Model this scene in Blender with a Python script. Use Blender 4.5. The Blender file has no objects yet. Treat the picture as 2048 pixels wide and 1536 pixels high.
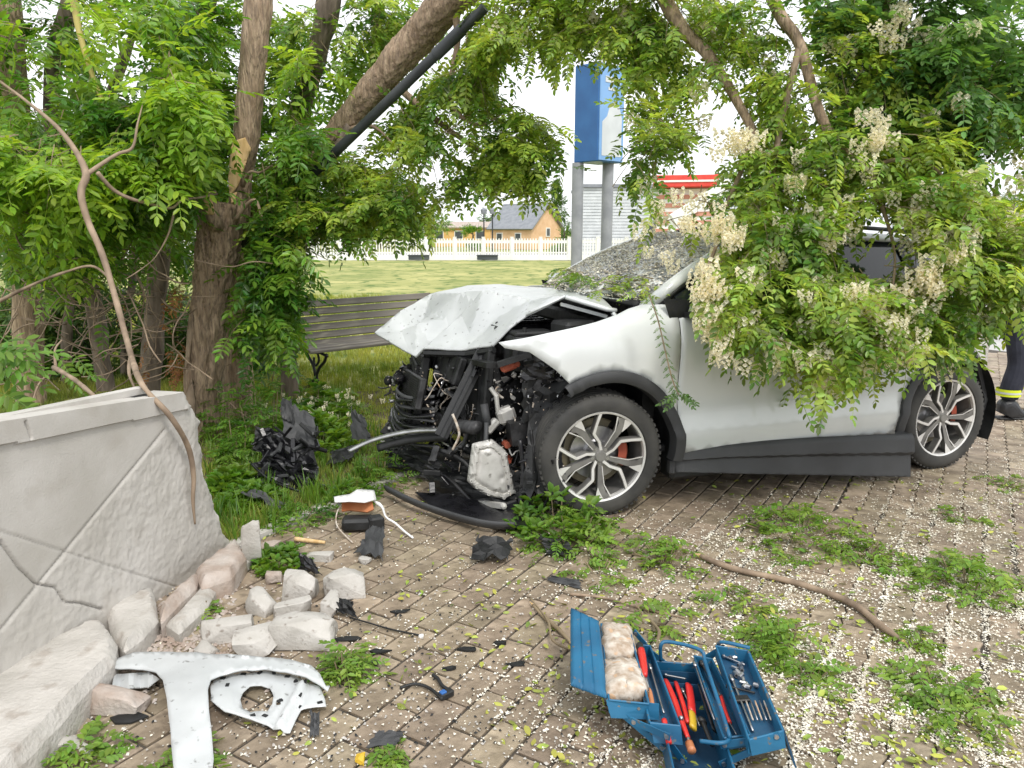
import bpy, math, random
import numpy as np
from mathutils import Vector, Matrix, noise as mnoise
from mathutils.geometry import delaunay_2d_cdt
random.seed(7); RNG = np.random.default_rng(7)
S = bpy.context.scene
C = S.collection
rad = math.radians

# ------------------------------------------------------------------ camera, sky, sun, exposure
PITCH = rad(11.2); EYE = 1.62; FPX = 1547.0
cd = bpy.data.cameras.new('camera'); cam = bpy.data.objects.new('camera', cd); C.objects.link(cam)
cam.location = (0, 0, EYE); cam.rotation_euler = (math.pi/2 - PITCH, 0, 0)
cd.sensor_width = 36; cd.lens = FPX/2048*36; cd.clip_start = .05; cd.clip_end = 2000
S.camera = cam
W = bpy.data.worlds.new('World'); S.world = W; W.use_nodes = True
nt = W.node_tree; bg = nt.nodes['Background']
sk = nt.nodes.new('ShaderNodeTexSky'); sk.sky_type = 'NISHITA'; sk.sun_disc = False
SUN_EL, SUN_AZ = rad(52), rad(160)
sk.sun_elevation = SUN_EL; sk.sun_rotation = SUN_AZ
sk.air_density = 1.0; sk.dust_density = 4.0; sk.ozone_density = 1.0
hs = nt.nodes.new('ShaderNodeHueSaturation'); hs.inputs['Saturation'].default_value = .18
mixc = nt.nodes.new('ShaderNodeMix'); mixc.data_type = 'RGBA'; mixc.inputs['Factor'].default_value = .72
mixc.inputs['B'].default_value = (10.5, 10.7, 11.0, 1)          # thin cloud layer over the whole sky
nt.links.new(sk.outputs[0], hs.inputs['Color']); nt.links.new(hs.outputs[0], mixc.inputs['A'])
nt.links.new(mixc.outputs['Result'], bg.inputs['Color']); bg.inputs['Strength'].default_value = .125
sl = bpy.data.lights.new('sun', 'SUN'); sl.energy = 1.5; sl.angle = rad(11); sl.color = (1, .95, .88)
so = bpy.data.objects.new('sun', sl); C.objects.link(so)
# direction towards the sun: azimuth measured clockwise from +Y (as the sky node does)
sd = Vector((math.sin(SUN_AZ)*math.cos(SUN_EL), math.cos(SUN_AZ)*math.cos(SUN_EL), math.sin(SUN_EL)))
so.rotation_euler = sd.to_track_quat('Z', 'Y').to_euler(); so.location = sd*30
S.view_settings.view_transform = 'Standard'; S.view_settings.look = 'None'
S.view_settings.gamma = 1; S.view_settings.use_curve_mapping = False
S.view_settings.exposure = .43
S.render.engine = 'CYCLES'
S.cycles.max_bounces = 8; S.cycles.transparent_max_bounces = 8

# ------------------------------------------------------------------ surveying the site: where a line of sight meets the ground, a height or a plane
_c, _s = math.cos(PITCH), math.sin(PITCH)
def ray(px, py):
    x = (px-1024)/FPX; y = (py-768)/FPX
    return Vector((x, _c-y*_s, -_s-y*_c))
def gp(px, py, z=0.0):
    r = ray(px, py); t = (z-EYE)/r.z
    return Vector((r.x*t, r.y*t, z))
def at(px, py, Y):
    r = ray(px, py); t = Y/r.y
    return Vector((r.x*t, Y, EYE+r.z*t))

# ------------------------------------------------------------------ materials
MATS = {}
def pm(name, c1, c2=None, scale=8, rough=.6, metal=0, bump=0, bscale=None, rough2=None, spec=.5, coat=0,
       isl=0.0, objr=0.0, detail=6, stretch=(1, 1, 1), c3=None, s3=40, t3=(.55, .62), transl=0, lo=.35, hi=.65, tint=(2.1, 1.9, .9, 1)):
    if name in MATS: return MATS[name]
    m = bpy.data.materials.new(name); m.use_nodes = True; n = m.node_tree.nodes; l = m.node_tree.links
    b = n['Principled BSDF']; out = n['Material Output']
    tc = n.new('ShaderNodeTexCoord'); mp = n.new('ShaderNodeMapping'); l.new(tc.outputs['Object'], mp.inputs[0])
    mp.inputs['Scale'].default_value = stretch
    no = n.new('ShaderNodeTexNoise'); no.inputs['Scale'].default_value = scale; no.inputs['Detail'].default_value = detail
    l.new(mp.outputs[0], no.inputs['Vector'])
    rp = n.new('ShaderNodeValToRGB'); rp.color_ramp.elements[0].position = lo; rp.color_ramp.elements[1].position = hi
    c2 = c2 or tuple(min(1, v*1.25) for v in c1)
    rp.color_ramp.elements[0].color = (*c1, 1); rp.color_ramp.elements[1].color = (*c2, 1)
    l.new(no.outputs['Fac'], rp.inputs[0]); col = rp.outputs['Color']
    if c3:
        n3 = n.new('ShaderNodeTexNoise'); n3.inputs['Scale'].default_value = s3; n3.inputs['Detail'].default_value = 4
        l.new(mp.outputs[0], n3.inputs['Vector'])
        r3 = n.new('ShaderNodeValToRGB'); r3.color_ramp.elements[0].position = t3[0]; r3.color_ramp.elements[1].position = t3[1]
        l.new(n3.outputs['Fac'], r3.inputs[0])
        mx = n.new('ShaderNodeMix'); mx.data_type = 'RGBA'; l.new(r3.outputs['Color'], mx.inputs['Factor'])
        l.new(col, mx.inputs['A']); mx.inputs['B'].default_value = (*c3, 1); col = mx.outputs['Result']
    if isl or objr:
        ge = n.new('ShaderNodeNewGeometry'); oi = n.new('ShaderNodeObjectInfo')
        ad = n.new('ShaderNodeMath'); ad.operation = 'ADD'
        l.new(ge.outputs['Random Per Island'], ad.inputs[0]); l.new(oi.outputs['Random'], ad.inputs[1])
        fr = n.new('ShaderNodeMath'); fr.operation = 'FRACT'; l.new(ad.outputs[0], fr.inputs[0])
        a = max(isl, objr)
        mr = n.new('ShaderNodeMapRange'); mr.inputs['To Min'].default_value = 1-a; mr.inputs['To Max'].default_value = 1+a
        l.new(fr.outputs[0], mr.inputs['Value'])
        hv = n.new('ShaderNodeHueSaturation'); l.new(col, hv.inputs['Color']); l.new(mr.outputs[0], hv.inputs['Value'])
        m2 = n.new('ShaderNodeMapRange'); m2.inputs['To Min'].default_value = .5-a*.06; m2.inputs['To Max'].default_value = .5+a*.05
        sn = n.new('ShaderNodeMath'); sn.operation = 'MULTIPLY'; sn.inputs[1].default_value = 7.31; l.new(fr.outputs[0], sn.inputs[0])
        f2 = n.new('ShaderNodeMath'); f2.operation = 'FRACT'; l.new(sn.outputs[0], f2.inputs[0])
        l.new(f2.outputs[0], m2.inputs['Value']); l.new(m2.outputs[0], hv.inputs['Hue'])
        col = hv.outputs['Color']
    l.new(col, b.inputs['Base Color'])
    b.inputs['Metallic'].default_value = metal; b.inputs['Specular IOR Level'].default_value = spec
    b.inputs['Coat Weight'].default_value = coat; b.inputs['Coat Roughness'].default_value = .06
    if rough2 is not None:
        mr2 = n.new('ShaderNodeMapRange'); mr2.inputs['From Min'].default_value = .3; mr2.inputs['From Max'].default_value = .7
        mr2.inputs['To Min'].default_value = rough; mr2.inputs['To Max'].default_value = rough2
        l.new(no.outputs['Fac'], mr2.inputs['Value']); l.new(mr2.outputs[0], b.inputs['Roughness'])
    else: b.inputs['Roughness'].default_value = rough
    if bump:
        nb = n.new('ShaderNodeTexNoise'); nb.inputs['Scale'].default_value = bscale or scale*4; nb.inputs['Detail'].default_value = 8
        l.new(mp.outputs[0], nb.inputs['Vector'])
        bp = n.new('ShaderNodeBump'); bp.inputs['Strength'].default_value = 1.0; bp.inputs['Distance'].default_value = bump
        l.new(nb.outputs['Fac'], bp.inputs['Height']); l.new(bp.outputs[0], b.inputs['Normal'])
    if transl:
        tr = n.new('ShaderNodeBsdfTranslucent'); ms = n.new('ShaderNodeMixShader'); ms.inputs[0].default_value = transl
        gm = n.new('ShaderNodeMix'); gm.data_type = 'RGBA'; gm.blend_type = 'MULTIPLY'; gm.inputs['Factor'].default_value = 1
        gm.inputs['B'].default_value = tint; l.new(col, gm.inputs['A'])
        l.new(gm.outputs['Result'], tr.inputs['Color']); l.new(b.outputs[0], ms.inputs[1]); l.new(tr.outputs[0], ms.inputs[2])
        l.new(ms.outputs[0], out.inputs['Surface'])
    MATS[name] = m; return m

M_PAVER = pm('paver', (.18, .14, .095), (.40, .325, .235), 7, .62, bump=.003, bscale=90, isl=.16, objr=.16, c3=(.13, .10, .07), s3=17, t3=(.52, .72), detail=9)
M_BED = pm('joint_sand', (.045, .038, .03), (.09, .075, .06), 30, .95, bump=.004)
M_SOIL = pm('soil', (.06, .045, .03), (.14, .10, .07), 9, .95, bump=.02, bscale=30)
M_GRASSG = pm('lawn_ground', (.20, .24, .06), (.42, .40, .15), .45, .95, bump=.03, bscale=20, c3=(.10, .16, .03), s3=2.2)
M_GRASS = pm('grass_blade', (.13, .20, .03), (.32, .34, .08), .8, .7, isl=.3, transl=.35)
M_WEED = pm('weed_leaf', (.07, .17, .018), (.14, .25, .03), 3, .5, isl=.3, transl=.4)
M_ASHY = pm('young_ash_leaf', (.16, .30, .025), (.28, .42, .05), 1.6, .42, isl=.3, transl=.45)
M_ASH = pm('ash_leaf', (.05, .14, .018), (.17, .31, .04), 2.2, .36, isl=.38, transl=.42, lo=.38, hi=.62)
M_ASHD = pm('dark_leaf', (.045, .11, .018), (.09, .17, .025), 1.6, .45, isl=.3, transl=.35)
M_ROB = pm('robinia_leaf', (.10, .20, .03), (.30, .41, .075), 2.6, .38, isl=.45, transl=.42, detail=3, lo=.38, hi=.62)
M_ROBB = pm('bluish_robinia_leaf', (.07, .17, .05), (.17, .31, .09), 1.8, .36, isl=.35, transl=.42)  # own bluish green of the foliage at the crown's top right
M_ROBT = pm('robinia_litter_leaf', (.10, .21, .02), (.19, .30, .04), 6, .55, isl=.3, transl=.3)
M_FLOWER = pm('blossom', (.82, .78, .66), (.90, .88, .79), 20, .7, isl=.08, transl=.5, tint=(1.5, 1.42, 1.12, 1))
M_PETAL = pm('petal', (.62, .57, .46), (.85, .82, .72), 12, .7, isl=.2)
M_BARK = pm('bark', (.25, .175, .115), (.46, .345, .24), 16, .9, bump=.022, bscale=26, stretch=(1.8, 1.8, .3), c3=(.17, .125, .09), s3=40, t3=(.46, .70), detail=10)
M_BARKD = pm('dark_bark', (.10, .078, .06), (.22, .175, .135), 12, .9, bump=.015, bscale=20, stretch=(1.5, 1.5, .35))
M_BARKL = pm('smooth_bark', (.22, .16, .11), (.36, .27, .19), 10, .8, bump=.004, bscale=40, stretch=(1, 1, .5), c3=(.14, .10, .07), s3=7, t3=(.5, .7))
M_WOOD = pm('torn_wood', (.55, .36, .15), (.72, .52, .28), 14, .75, bump=.006, bscale=40, stretch=(2, 2, .3))
M_TWIG = pm('twig', (.16, .12, .07), (.27, .21, .13), 8, .85)
M_CONC = pm('concrete', (.42, .40, .365), (.53, .51, .48), 3, .9, bump=.0015, bscale=130, c3=(.38, .35, .31), s3=5, t3=(.56, .8), detail=10)
M_CONCR = pm('rough_render', (.40, .38, .345), (.53, .505, .47), 5, .9, bump=.006, bscale=60, c3=(.33, .29, .25), s3=11, t3=(.55, .75))
M_STONE = pm('broken_concrete', (.40, .38, .345), (.52, .50, .47), 6, .92, bump=.004, bscale=75, c3=(.25, .22, .19), s3=28, t3=(.60, .70), detail=10)
M_CONCP = pm('pink_concrete', (.34, .26, .21), (.50, .45, .41), 7, .92, bump=.006, bscale=60)
M_PAINT = pm('white_paint', (.62, .65, .65), (.67, .695, .69), 1.2, .22, coat=1.0, spec=.5, c3=(.55, .57, .56), s3=3, t3=(.6, .9))
M_PAINTD = pm('scuffed_white_paint', (.44, .46, .465), (.55, .57, .575), 4, .3, rough2=.5, coat=.3, bump=.002, bscale=12, c3=(.24, .245, .24), s3=30, t3=(.64, .70))
M_BLK = pm('black_plastic', (.006, .0065, .007), (.018, .019, .02), 12, .42, rough2=.7, bump=.002, bscale=60)
M_BLKG = pm('glossy_black_plastic', (.005, .005, .006), (.014, .014, .017), 9, .18, rough2=.4, bump=.004, bscale=18)
M_CLAD = pm('grey_cladding', (.034, .035, .037), (.055, .057, .06), 4, .55, rough2=.7, bump=.0008, bscale=300)
M_RUB = pm('tyre_rubber', (.028, .028, .027), (.06, .058, .053), 6, .75, bump=.001, bscale=120)
M_ALU = pm('cast_aluminium', (.46, .45, .42), (.62, .61, .58), 14, .5, metal=.3, bump=.0006, bscale=90, c3=(.22, .21, .19), s3=16, t3=(.6, .7))
M_RIM = pm('machined_rim', (.66, .65, .63), (.78, .77, .75), 8, .42, metal=.4)
M_RIMG = pm('grey_rim', (.13, .125, .12), (.24, .235, .22), 8, .45, metal=.3)
M_STEEL = pm('steel', (.35, .35, .36), (.55, .55, .56), 12, .35, metal=.9)
M_DSTEEL = pm('dark_steel', (.02, .02, .021), (.06, .06, .062), 14, .5, metal=.5, bump=.003, bscale=40)
M_RUST = pm('rusty_red', (.28, .05, .025), (.42, .11, .06), 10, .7)
M_ORANGE = pm('amber_plastic', (.40, .13, .05), (.52, .22, .10), 10, .4)
M_BEIGE = pm('brake_shield', (.16, .14, .09), (.24, .21, .14), 10, .6)
M_BLUE = pm('blue_paint', (.008, .085, .18), (.014, .135, .26), 5, .42, rough2=.6, bump=.0006, bscale=50, c3=(.11, .12, .125), s3=38, t3=(.62, .66))
M_BLUED = pm('dark_blue_paint', (.01, .05, .11), (.015, .075, .15), 6, .5, bump=.001, bscale=50)
M_RED = pm('red_grip', (.55, .02, .02), (.70, .045, .03), 8, .35)
M_YEL = pm('yellow_grip', (.55, .35, .02), (.62, .42, .04), 8, .4)
M_PAPER = pm('dusty_cream', (.34, .26, .19), (.62, .57, .50), 30, .85, bump=.004, bscale=60, c3=(.55, .36, .22), s3=22, t3=(.6, .68))
M_WHITE = pm('white_coat', (.74, .74, .73), (.80, .80, .79), 3, .6)
M_GREYP = pm('grey_pole_paint', (.22, .23, .25), (.30, .31, .33), 3, .45)
M_POLED = pm('dark_pole_paint', (.022, .026, .03), (.045, .05, .055), 5, .4, rough2=.6)
M_SLAT = pm('weathered_slat', (.11, .10, .085), (.25, .225, .195), 7, .85, bump=.003, bscale=60, stretch=(.15, 1, 1), c3=(.26, .24, .19), s3=26, t3=(.58, .7), objr=.15)
M_IRON = pm('cast_iron', (.012, .012, .013), (.025, .025, .026), 12, .5)
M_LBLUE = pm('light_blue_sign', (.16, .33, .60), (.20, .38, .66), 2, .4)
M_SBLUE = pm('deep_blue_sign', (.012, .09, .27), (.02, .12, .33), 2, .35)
M_OCHRE = pm('ochre_render', (.66, .40, .14), (.74, .48, .20), 2, .9)
M_SALMON = pm('salmon_render', (.66, .42, .25), (.74, .50, .32), 2, .9)
M_ROOF = pm('slate_roof', (.20, .215, .24), (.26, .275, .30), 3, .7)
M_FARW = pm('pale_cladding', (.52, .55, .56), (.62, .65, .66), 2, .7)
M_FARD = pm('dark_window', (.05, .06, .07), (.08, .09, .1), 2, .3)
M_REDB = pm('red_band', (.62, .045, .035), (.70, .07, .05), 3, .5)
M_BRICKR = pm('reddish_band', (.50, .22, .16), (.58, .29, .22), 3, .8)
M_NAVY = pm('navy_cloth', (.016, .018, .03), (.03, .034, .052), 9, .85, bump=.006, bscale=22)
M_HIVIS = pm('yellow_band', (.62, .72, .02), (.70, .80, .04), 9, .6)
M_SILVB = pm('silver_band', (.5, .52, .5), (.6, .62, .6), 9, .5)
M_SKIN = pm('skin', (.48, .30, .21), (.55, .35, .26), 9, .55)
M_LEATH = pm('boot_leather', (.014, .015, .018), (.03, .032, .036), 14, .4)
M_SEAT = pm('seat_cloth', (.02, .02, .022), (.035, .035, .038), 20, .8)
M_ROAD = pm('pale_asphalt', (.34, .335, .325), (.44, .435, .42), 1.5, .9, bump=.004, bscale=90)

def glass(name, col, rough, shards=False):
    m = bpy.data.materials.new(name); m.use_nodes = True; n = m.node_tree.nodes; l = m.node_tree.links
    b = n['Principled BSDF']; b.inputs['Base Color'].default_value = (*col, 1); b.inputs['Roughness'].default_value = rough
    b.inputs['IOR'].default_value = 1.5
    if shards:   # crazed windscreen: a web of whitened cracks between dark cells
        tc = n.new('ShaderNodeTexCoord')
        def vor(sc):
            v = n.new('ShaderNodeTexVoronoi'); v.feature = 'DISTANCE_TO_EDGE'; v.inputs['Scale'].default_value = sc
            l.new(tc.outputs['Object'], v.inputs['Vector'])
            r = n.new('ShaderNodeValToRGB'); r.color_ramp.elements[0].position = .02; r.color_ramp.elements[1].position = .18
            r.color_ramp.elements[0].color = (1, 1, 1, 1); r.color_ramp.elements[1].color = (0, 0, 0, 1); l.new(v.outputs['Distance'], r.inputs[0]); return r.outputs['Color']
        a = vor(34); c = vor(13)
        no = n.new('ShaderNodeTexNoise'); no.inputs['Scale'].default_value = 7; l.new(tc.outputs['Object'], no.inputs['Vector'])
        r = n.new('ShaderNodeValToRGB'); r.color_ramp.elements[0].position = .42; r.color_ramp.elements[1].position = .6; l.new(no.outputs['Fac'], r.inputs[0])
        m1 = n.new('ShaderNodeMix'); m1.data_type = 'RGBA'; m1.blend_type = 'LIGHTEN'; m1.inputs['Factor'].default_value = 1
        l.new(a, m1.inputs['A']); l.new(c, m1.inputs['B'])
        m2 = n.new('ShaderNodeMix'); m2.data_type = 'RGBA'; m2.blend_type = 'MULTIPLY'; m2.inputs['Factor'].default_value = .8
        l.new(m1.outputs['Result'], m2.inputs['A']); l.new(r.outputs['Color'], m2.inputs['B'])
        m3 = n.new('ShaderNodeMix'); m3.data_type = 'RGBA'; l.new(m2.outputs['Result'], m3.inputs['Factor'])
        m3.inputs['A'].default_value = (.12, .13, .135, 1); m3.inputs['B'].default_value = (.75, .77, .77, 1)
        l.new(m3.outputs['Result'], b.inputs['Base Color'])
        mr = n.new('ShaderNodeMapRange'); mr.inputs['To Min'].default_value = rough; mr.inputs['To Max'].default_value = .7
        l.new(m2.outputs['Result'], mr.inputs['Value']); l.new(mr.outputs[0], b.inputs['Roughness'])
    MATS[name] = m; return m
M_GLASS = glass('tinted_glass', (.018, .022, .026), .04)
M_CRAZED = glass('crazed_glass', (.02, .02, .02), .12, True)

# ------------------------------------------------------------------ mesh helpers
class MB:
    def __init__(s): s.v = []; s.f = []
    def add(s, v, f):
        o = len(s.v); s.v += [tuple(p) for p in v]; s.f += [tuple(i+o for i in q) for q in f]; return s
    def box(s, c, d, R=None, bev=0):
        x, y, z = d[0]/2, d[1]/2, d[2]/2; c = Vector(c)
        if bev:
            b = bev; v = []
            for sz in (-1, 1):
                for (px, py) in ((x, y-b), (x-b, y), (-x+b, y), (-x, y-b), (-x, -y+b), (-x+b, -y), (x-b, -y), (x, -y+b)):
                    v.append((px, py, sz*(z-b)))
            for sz in (-1, 1):
                for (px, py) in ((x-b, y-b), (-x+b, y-b), (-x+b, -y+b), (x-b, -y+b)): v.append((px, py, sz*z))
            f = [(i, (i+1) % 8, (i+1) % 8+8, i+8) for i in range(8)]
            f += [(16, 17, 18, 19)[::-1], (20, 21, 22, 23)]
            k = ((0, 1), (2, 3), (4, 5), (6, 7))
            for q in range(4):
                a0, a1 = k[q]; f.append((16+q, a0, a1)[::1]); f.append((20+q, a0+8, a1+8)[::-1])
                n0 = k[(q+1) % 4][0]
                f.append((16+q, a1, n0, 16+(q+1) % 4)); f.append((20+q, a1+8, n0+8, 20+(q+1) % 4)[::-1])
        else:
            v = [(-x, -y, -z), (x, -y, -z), (x, y, -z), (-x, y, -z), (-x, -y, z), (x, -y, z), (x, y, z), (-x, y, z)]
            f = [(3, 2, 1, 0), (4, 5, 6, 7), (0, 1, 5, 4), (1, 2, 6, 5), (2, 3, 7, 6), (3, 0, 4, 7)]
        R = R or Matrix.Identity(3)
        return s.add([tuple(R @ Vector(p) + c) for p in v], f)
    def tube(s, pts, r, n=8, caps=True, flat=1.0):
        pts = [Vector(p) for p in pts]; k = len(pts)
        if not hasattr(r, '__len__'): r = [r]*k
        up = None; rings = []
        for i in range(k):
            t = (pts[min(i+1, k-1)]-pts[max(i-1, 0)]).normalized()
            if up is None: up = t.orthogonal().normalized()
            up = (up - t*up.dot(t))
            up = up.normalized() if up.length > 1e-6 else t.orthogonal().normalized()
            w = t.cross(up)
            rings.append([tuple(pts[i] + (up*math.cos(a)*flat + w*math.sin(a))*r[i]) for a in [2*math.pi*j/n for j in range(n)]])
        v = [p for q in rings for p in q]; f = []
        for i in range(k-1):
            for j in range(n): f.append((i*n+j, i*n+(j+1) % n, (i+1)*n+(j+1) % n, (i+1)*n+j))
        if caps: f.append(tuple(range(n))[::-1]); f.append(tuple(range((k-1)*n, k*n)))
        return s.add(v, f)
    def bar(s, a, b, w, h, up=(0, 0, 1)):
        a = Vector(a); b = Vector(b); t = (b-a); L = t.length; t.normalize(); u = Vector(up); y = u.cross(t)
        if y.length < 1e-4: y = t.orthogonal()
        y.normalize(); z = t.cross(y)
        R = Matrix((t, y, z)).transposed()
        return s.box((a+b)/2, (L, w, h), R)
    def lathe(s, prof, n=48, axis='y', ang0=0, ang1=2*math.pi, o=(0, 0, 0)):   # prof: (r, along)
        v = []; k = len(prof); full = abs(ang1-ang0-2*math.pi) < 1e-6; m = n if full else n+1
        for j in range(m):
            a = ang0+(ang1-ang0)*j/n
            for (r, h) in prof: v.append((o[0]+r*math.cos(a), o[1]+h, o[2]+r*math.sin(a)) if axis == 'y' else (o[0]+r*math.cos(a), o[1]+r*math.sin(a), o[2]+h))
        f = []
        for j in range(n):
            for i in range(k-1):
                q = ((j*k+i), (j*k+i+1), (((j+1) % m)*k+i+1), (((j+1) % m)*k+i))
                f.append(q if axis == 'y' else q[::-1])
        return s.add(v, f)
    def prism(s, poly, z0, z1):
        n = len(poly); v = [(x, y, z0) for x, y in poly]+[(x, y, z1) for x, y in poly]
        f = [tuple(range(n))[::-1], tuple(range(n, 2*n))]+[(i, (i+1) % n, (i+1) % n+n, i+n) for i in range(n)]
        return s.add(v, f)
    def xf(s, Mx):
        s.v = [tuple(Mx @ Vector(p)) for p in s.v]; return s

def mesh_of(name, v, f, smooth=False):
    me = bpy.data.meshes.new(name); me.from_pydata(v, [], f); me.update()
    if smooth: me.polygons.foreach_set('use_smooth', [True]*len(me.polygons))
    return me
def obj(name, mb, mat, parent=None, smooth=False, loc=None):
    me = mb if isinstance(mb, bpy.types.Mesh) else mesh_of(name, mb.v, mb.f, smooth)
    if mat is not None and not me.materials: me.materials.append(mat)
    o = bpy.data.objects.new(name, me); C.objects.link(o)
    if parent is not None: o.parent = parent
    if loc is not None: o.location = loc
    return o
def tag(o, label=None, cat=None, group=None, kind=None):
    if label: o['label'] = label
    if cat: o['category'] = cat
    if group: o['group'] = group
    if kind: o['kind'] = kind
    return o
def thing(name, loc, label, cat, group=None, rz=0):
    o = bpy.data.objects.new(name, None); C.objects.link(o); o.location = loc; o.rotation_euler = (0, 0, rz); o.empty_display_size = .1
    return tag(o, label, cat, group)
def local(o, p):   # world -> local of a thing (location + z rotation)
    return Matrix.Rotation(-o.rotation_euler.z, 3, 'Z') @ (Vector(p)-o.location)
def rebase(mb, o):
    mb.v = [tuple(local(o, p)) for p in mb.v]; return mb
def autosmooth(o, ang=35):
    me = o.data
    me.polygons.foreach_set('use_smooth', [True]*len(me.polygons))
    me.set_sharp_from_angle(angle=rad(ang)); return o
def solid(o, t, off=-1):
    m = o.modifiers.new('thickness', 'SOLIDIFY'); m.thickness = t; m.offset = off; return o

def inpoly(x, y, P):
    c = False; n = len(P); j = n-1
    for i in range(n):
        xi, yi = P[i]; xj, yj = P[j]
        if (yi > y) != (yj > y) and x < (xj-xi)*(y-yi)/(yj-yi)+xi: c = not c
        j = i
    return c
def densify(P, d):
    out = []
    for i in range(len(P)):
        a = P[i]; b = P[(i+1) % len(P)]; L = math.dist(a, b); k = max(1, int(round(L/d)))
        for j in range(k): out.append((a[0]+(b[0]-a[0])*j/k, a[1]+(b[1]-a[1])*j/k))
    return out
def sheet(outline, step, fn, holes=(), jitter=.0):
    """a surface over a 2-D outline: fn(u, v) -> xyz"""
    P = densify(outline, step); H = [densify(h, step) for h in holes]
    pts = [Vector(p) for p in P]; edges = [(i, (i+1) % len(P)) for i in range(len(P))]
    for h in H:
        o = len(pts); pts += [Vector(p) for p in h]; edges += [(o+i, o+(i+1) % len(h)) for i in range(len(h))]
    xs = [p[0] for p in P]; ys = [p[1] for p in P]
    near = [Vector(p) for p in pts]
    arr = np.array([[p.x, p.y] for p in near])
    x = min(xs)+step*.5; row = 0
    while x < max(xs):
        y = min(ys)+step*(.5 if row % 2 else .9)
        while y < max(ys):
            if inpoly(x, y, P) and not any(inpoly(x, y, h) for h in H):
                if np.min((arr[:, 0]-x)**2+(arr[:, 1]-y)**2) > (step*.45)**2:
                    pts.append(Vector((x+random.uniform(-1, 1)*jitter*step, y+random.uniform(-1, 1)*jitter*step)))
            y += step
        x += step; row += 1
    vv, ee, ff, *_ = delaunay_2d_cdt(pts, edges, [], 0, 1e-6)
    faces = []
    for f in ff:
        cx = sum(vv[i][0] for i in f)/len(f); cy = sum(vv[i][1] for i in f)/len(f)
        if inpoly(cx, cy, P) and not any(inpoly(cx, cy, h) for h in H): faces.append(tuple(f))
    mb = MB(); mb.add([fn(v[0], v[1]) for v in vv], faces); return mb
def catmull(P, k=6):
    P = [Vector(p) for p in P]; out = []
    for i in range(len(P)-1):
        p0 = P[max(i-1, 0)]; p1 = P[i]; p2 = P[i+1]; p3 = P[min(i+2, len(P)-1)]
        for j in range(k):
            t = j/k; out.append(.5*((2*p1)+(p2-p0)*t+(2*p0-5*p1+4*p2-p3)*t*t+(3*p1-p0-3*p2+p3)*t**3))
    out.append(P[-1]); return out
def lerps(xs, ys, x): return float(np.interp(x, xs, ys))
def fbm(p, sc=1, oct=4):
    return mnoise.fractal(Vector(p)*sc, 1.0, 2.0, oct)
def rock(mb, c, d, seed, rz=0, tilt=0, cuts=7):
    """angular lump: a box-ish convex shape chipped by random planes"""
    rr = random.Random(seed); P = []
    R = Matrix.Rotation(rz, 3, 'Z') @ Matrix.Rotation(tilt, 3, 'X')
    import bmesh
    bm = bmesh.new(); bmesh.ops.create_cube(bm, size=1)
    for k in range(cuts):
        n = Vector((rr.uniform(-1, 1), rr.uniform(-1, 1), rr.uniform(-.7, 1))).normalized()
        r = bmesh.ops.bisect_plane(bm, geom=bm.verts[:]+bm.edges[:]+bm.faces[:], plane_co=n*rr.uniform(.42, .6), plane_no=n, clear_outer=True)
        es = [e for e in r['geom_cut'] if isinstance(e, bmesh.types.BMEdge)]
        if es:
            try: bmesh.ops.contextual_create(bm, geom=es)
            except Exception: pass
    bmesh.ops.bevel(bm, geom=bm.edges[:], offset=.035, segments=1, affect='EDGES', clamp_overlap=True)
    bmesh.ops.triangulate(bm, faces=bm.faces[:]); bmesh.ops.subdivide_edges(bm, edges=bm.edges[:], cuts=1, use_grid_fill=True)
    bm.verts.index_update()
    v = []
    for q in bm.verts:
        p = q.co*1.0; p += p.normalized()*.05*fbm(q.co+Vector((seed*3.1, 0, 0)), 3.5)
        v.append(tuple(R @ Vector((p.x*d[0], p.y*d[1], p.z*d[2])) + Vector(c)))
    f = [tuple(w.index for w in q.verts) for q in bm.faces]; bm.free()
    zmin = min(p[2] for p in v); dz = c[2]-zmin if False else 0
    mb.add(v, f); return mb

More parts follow.
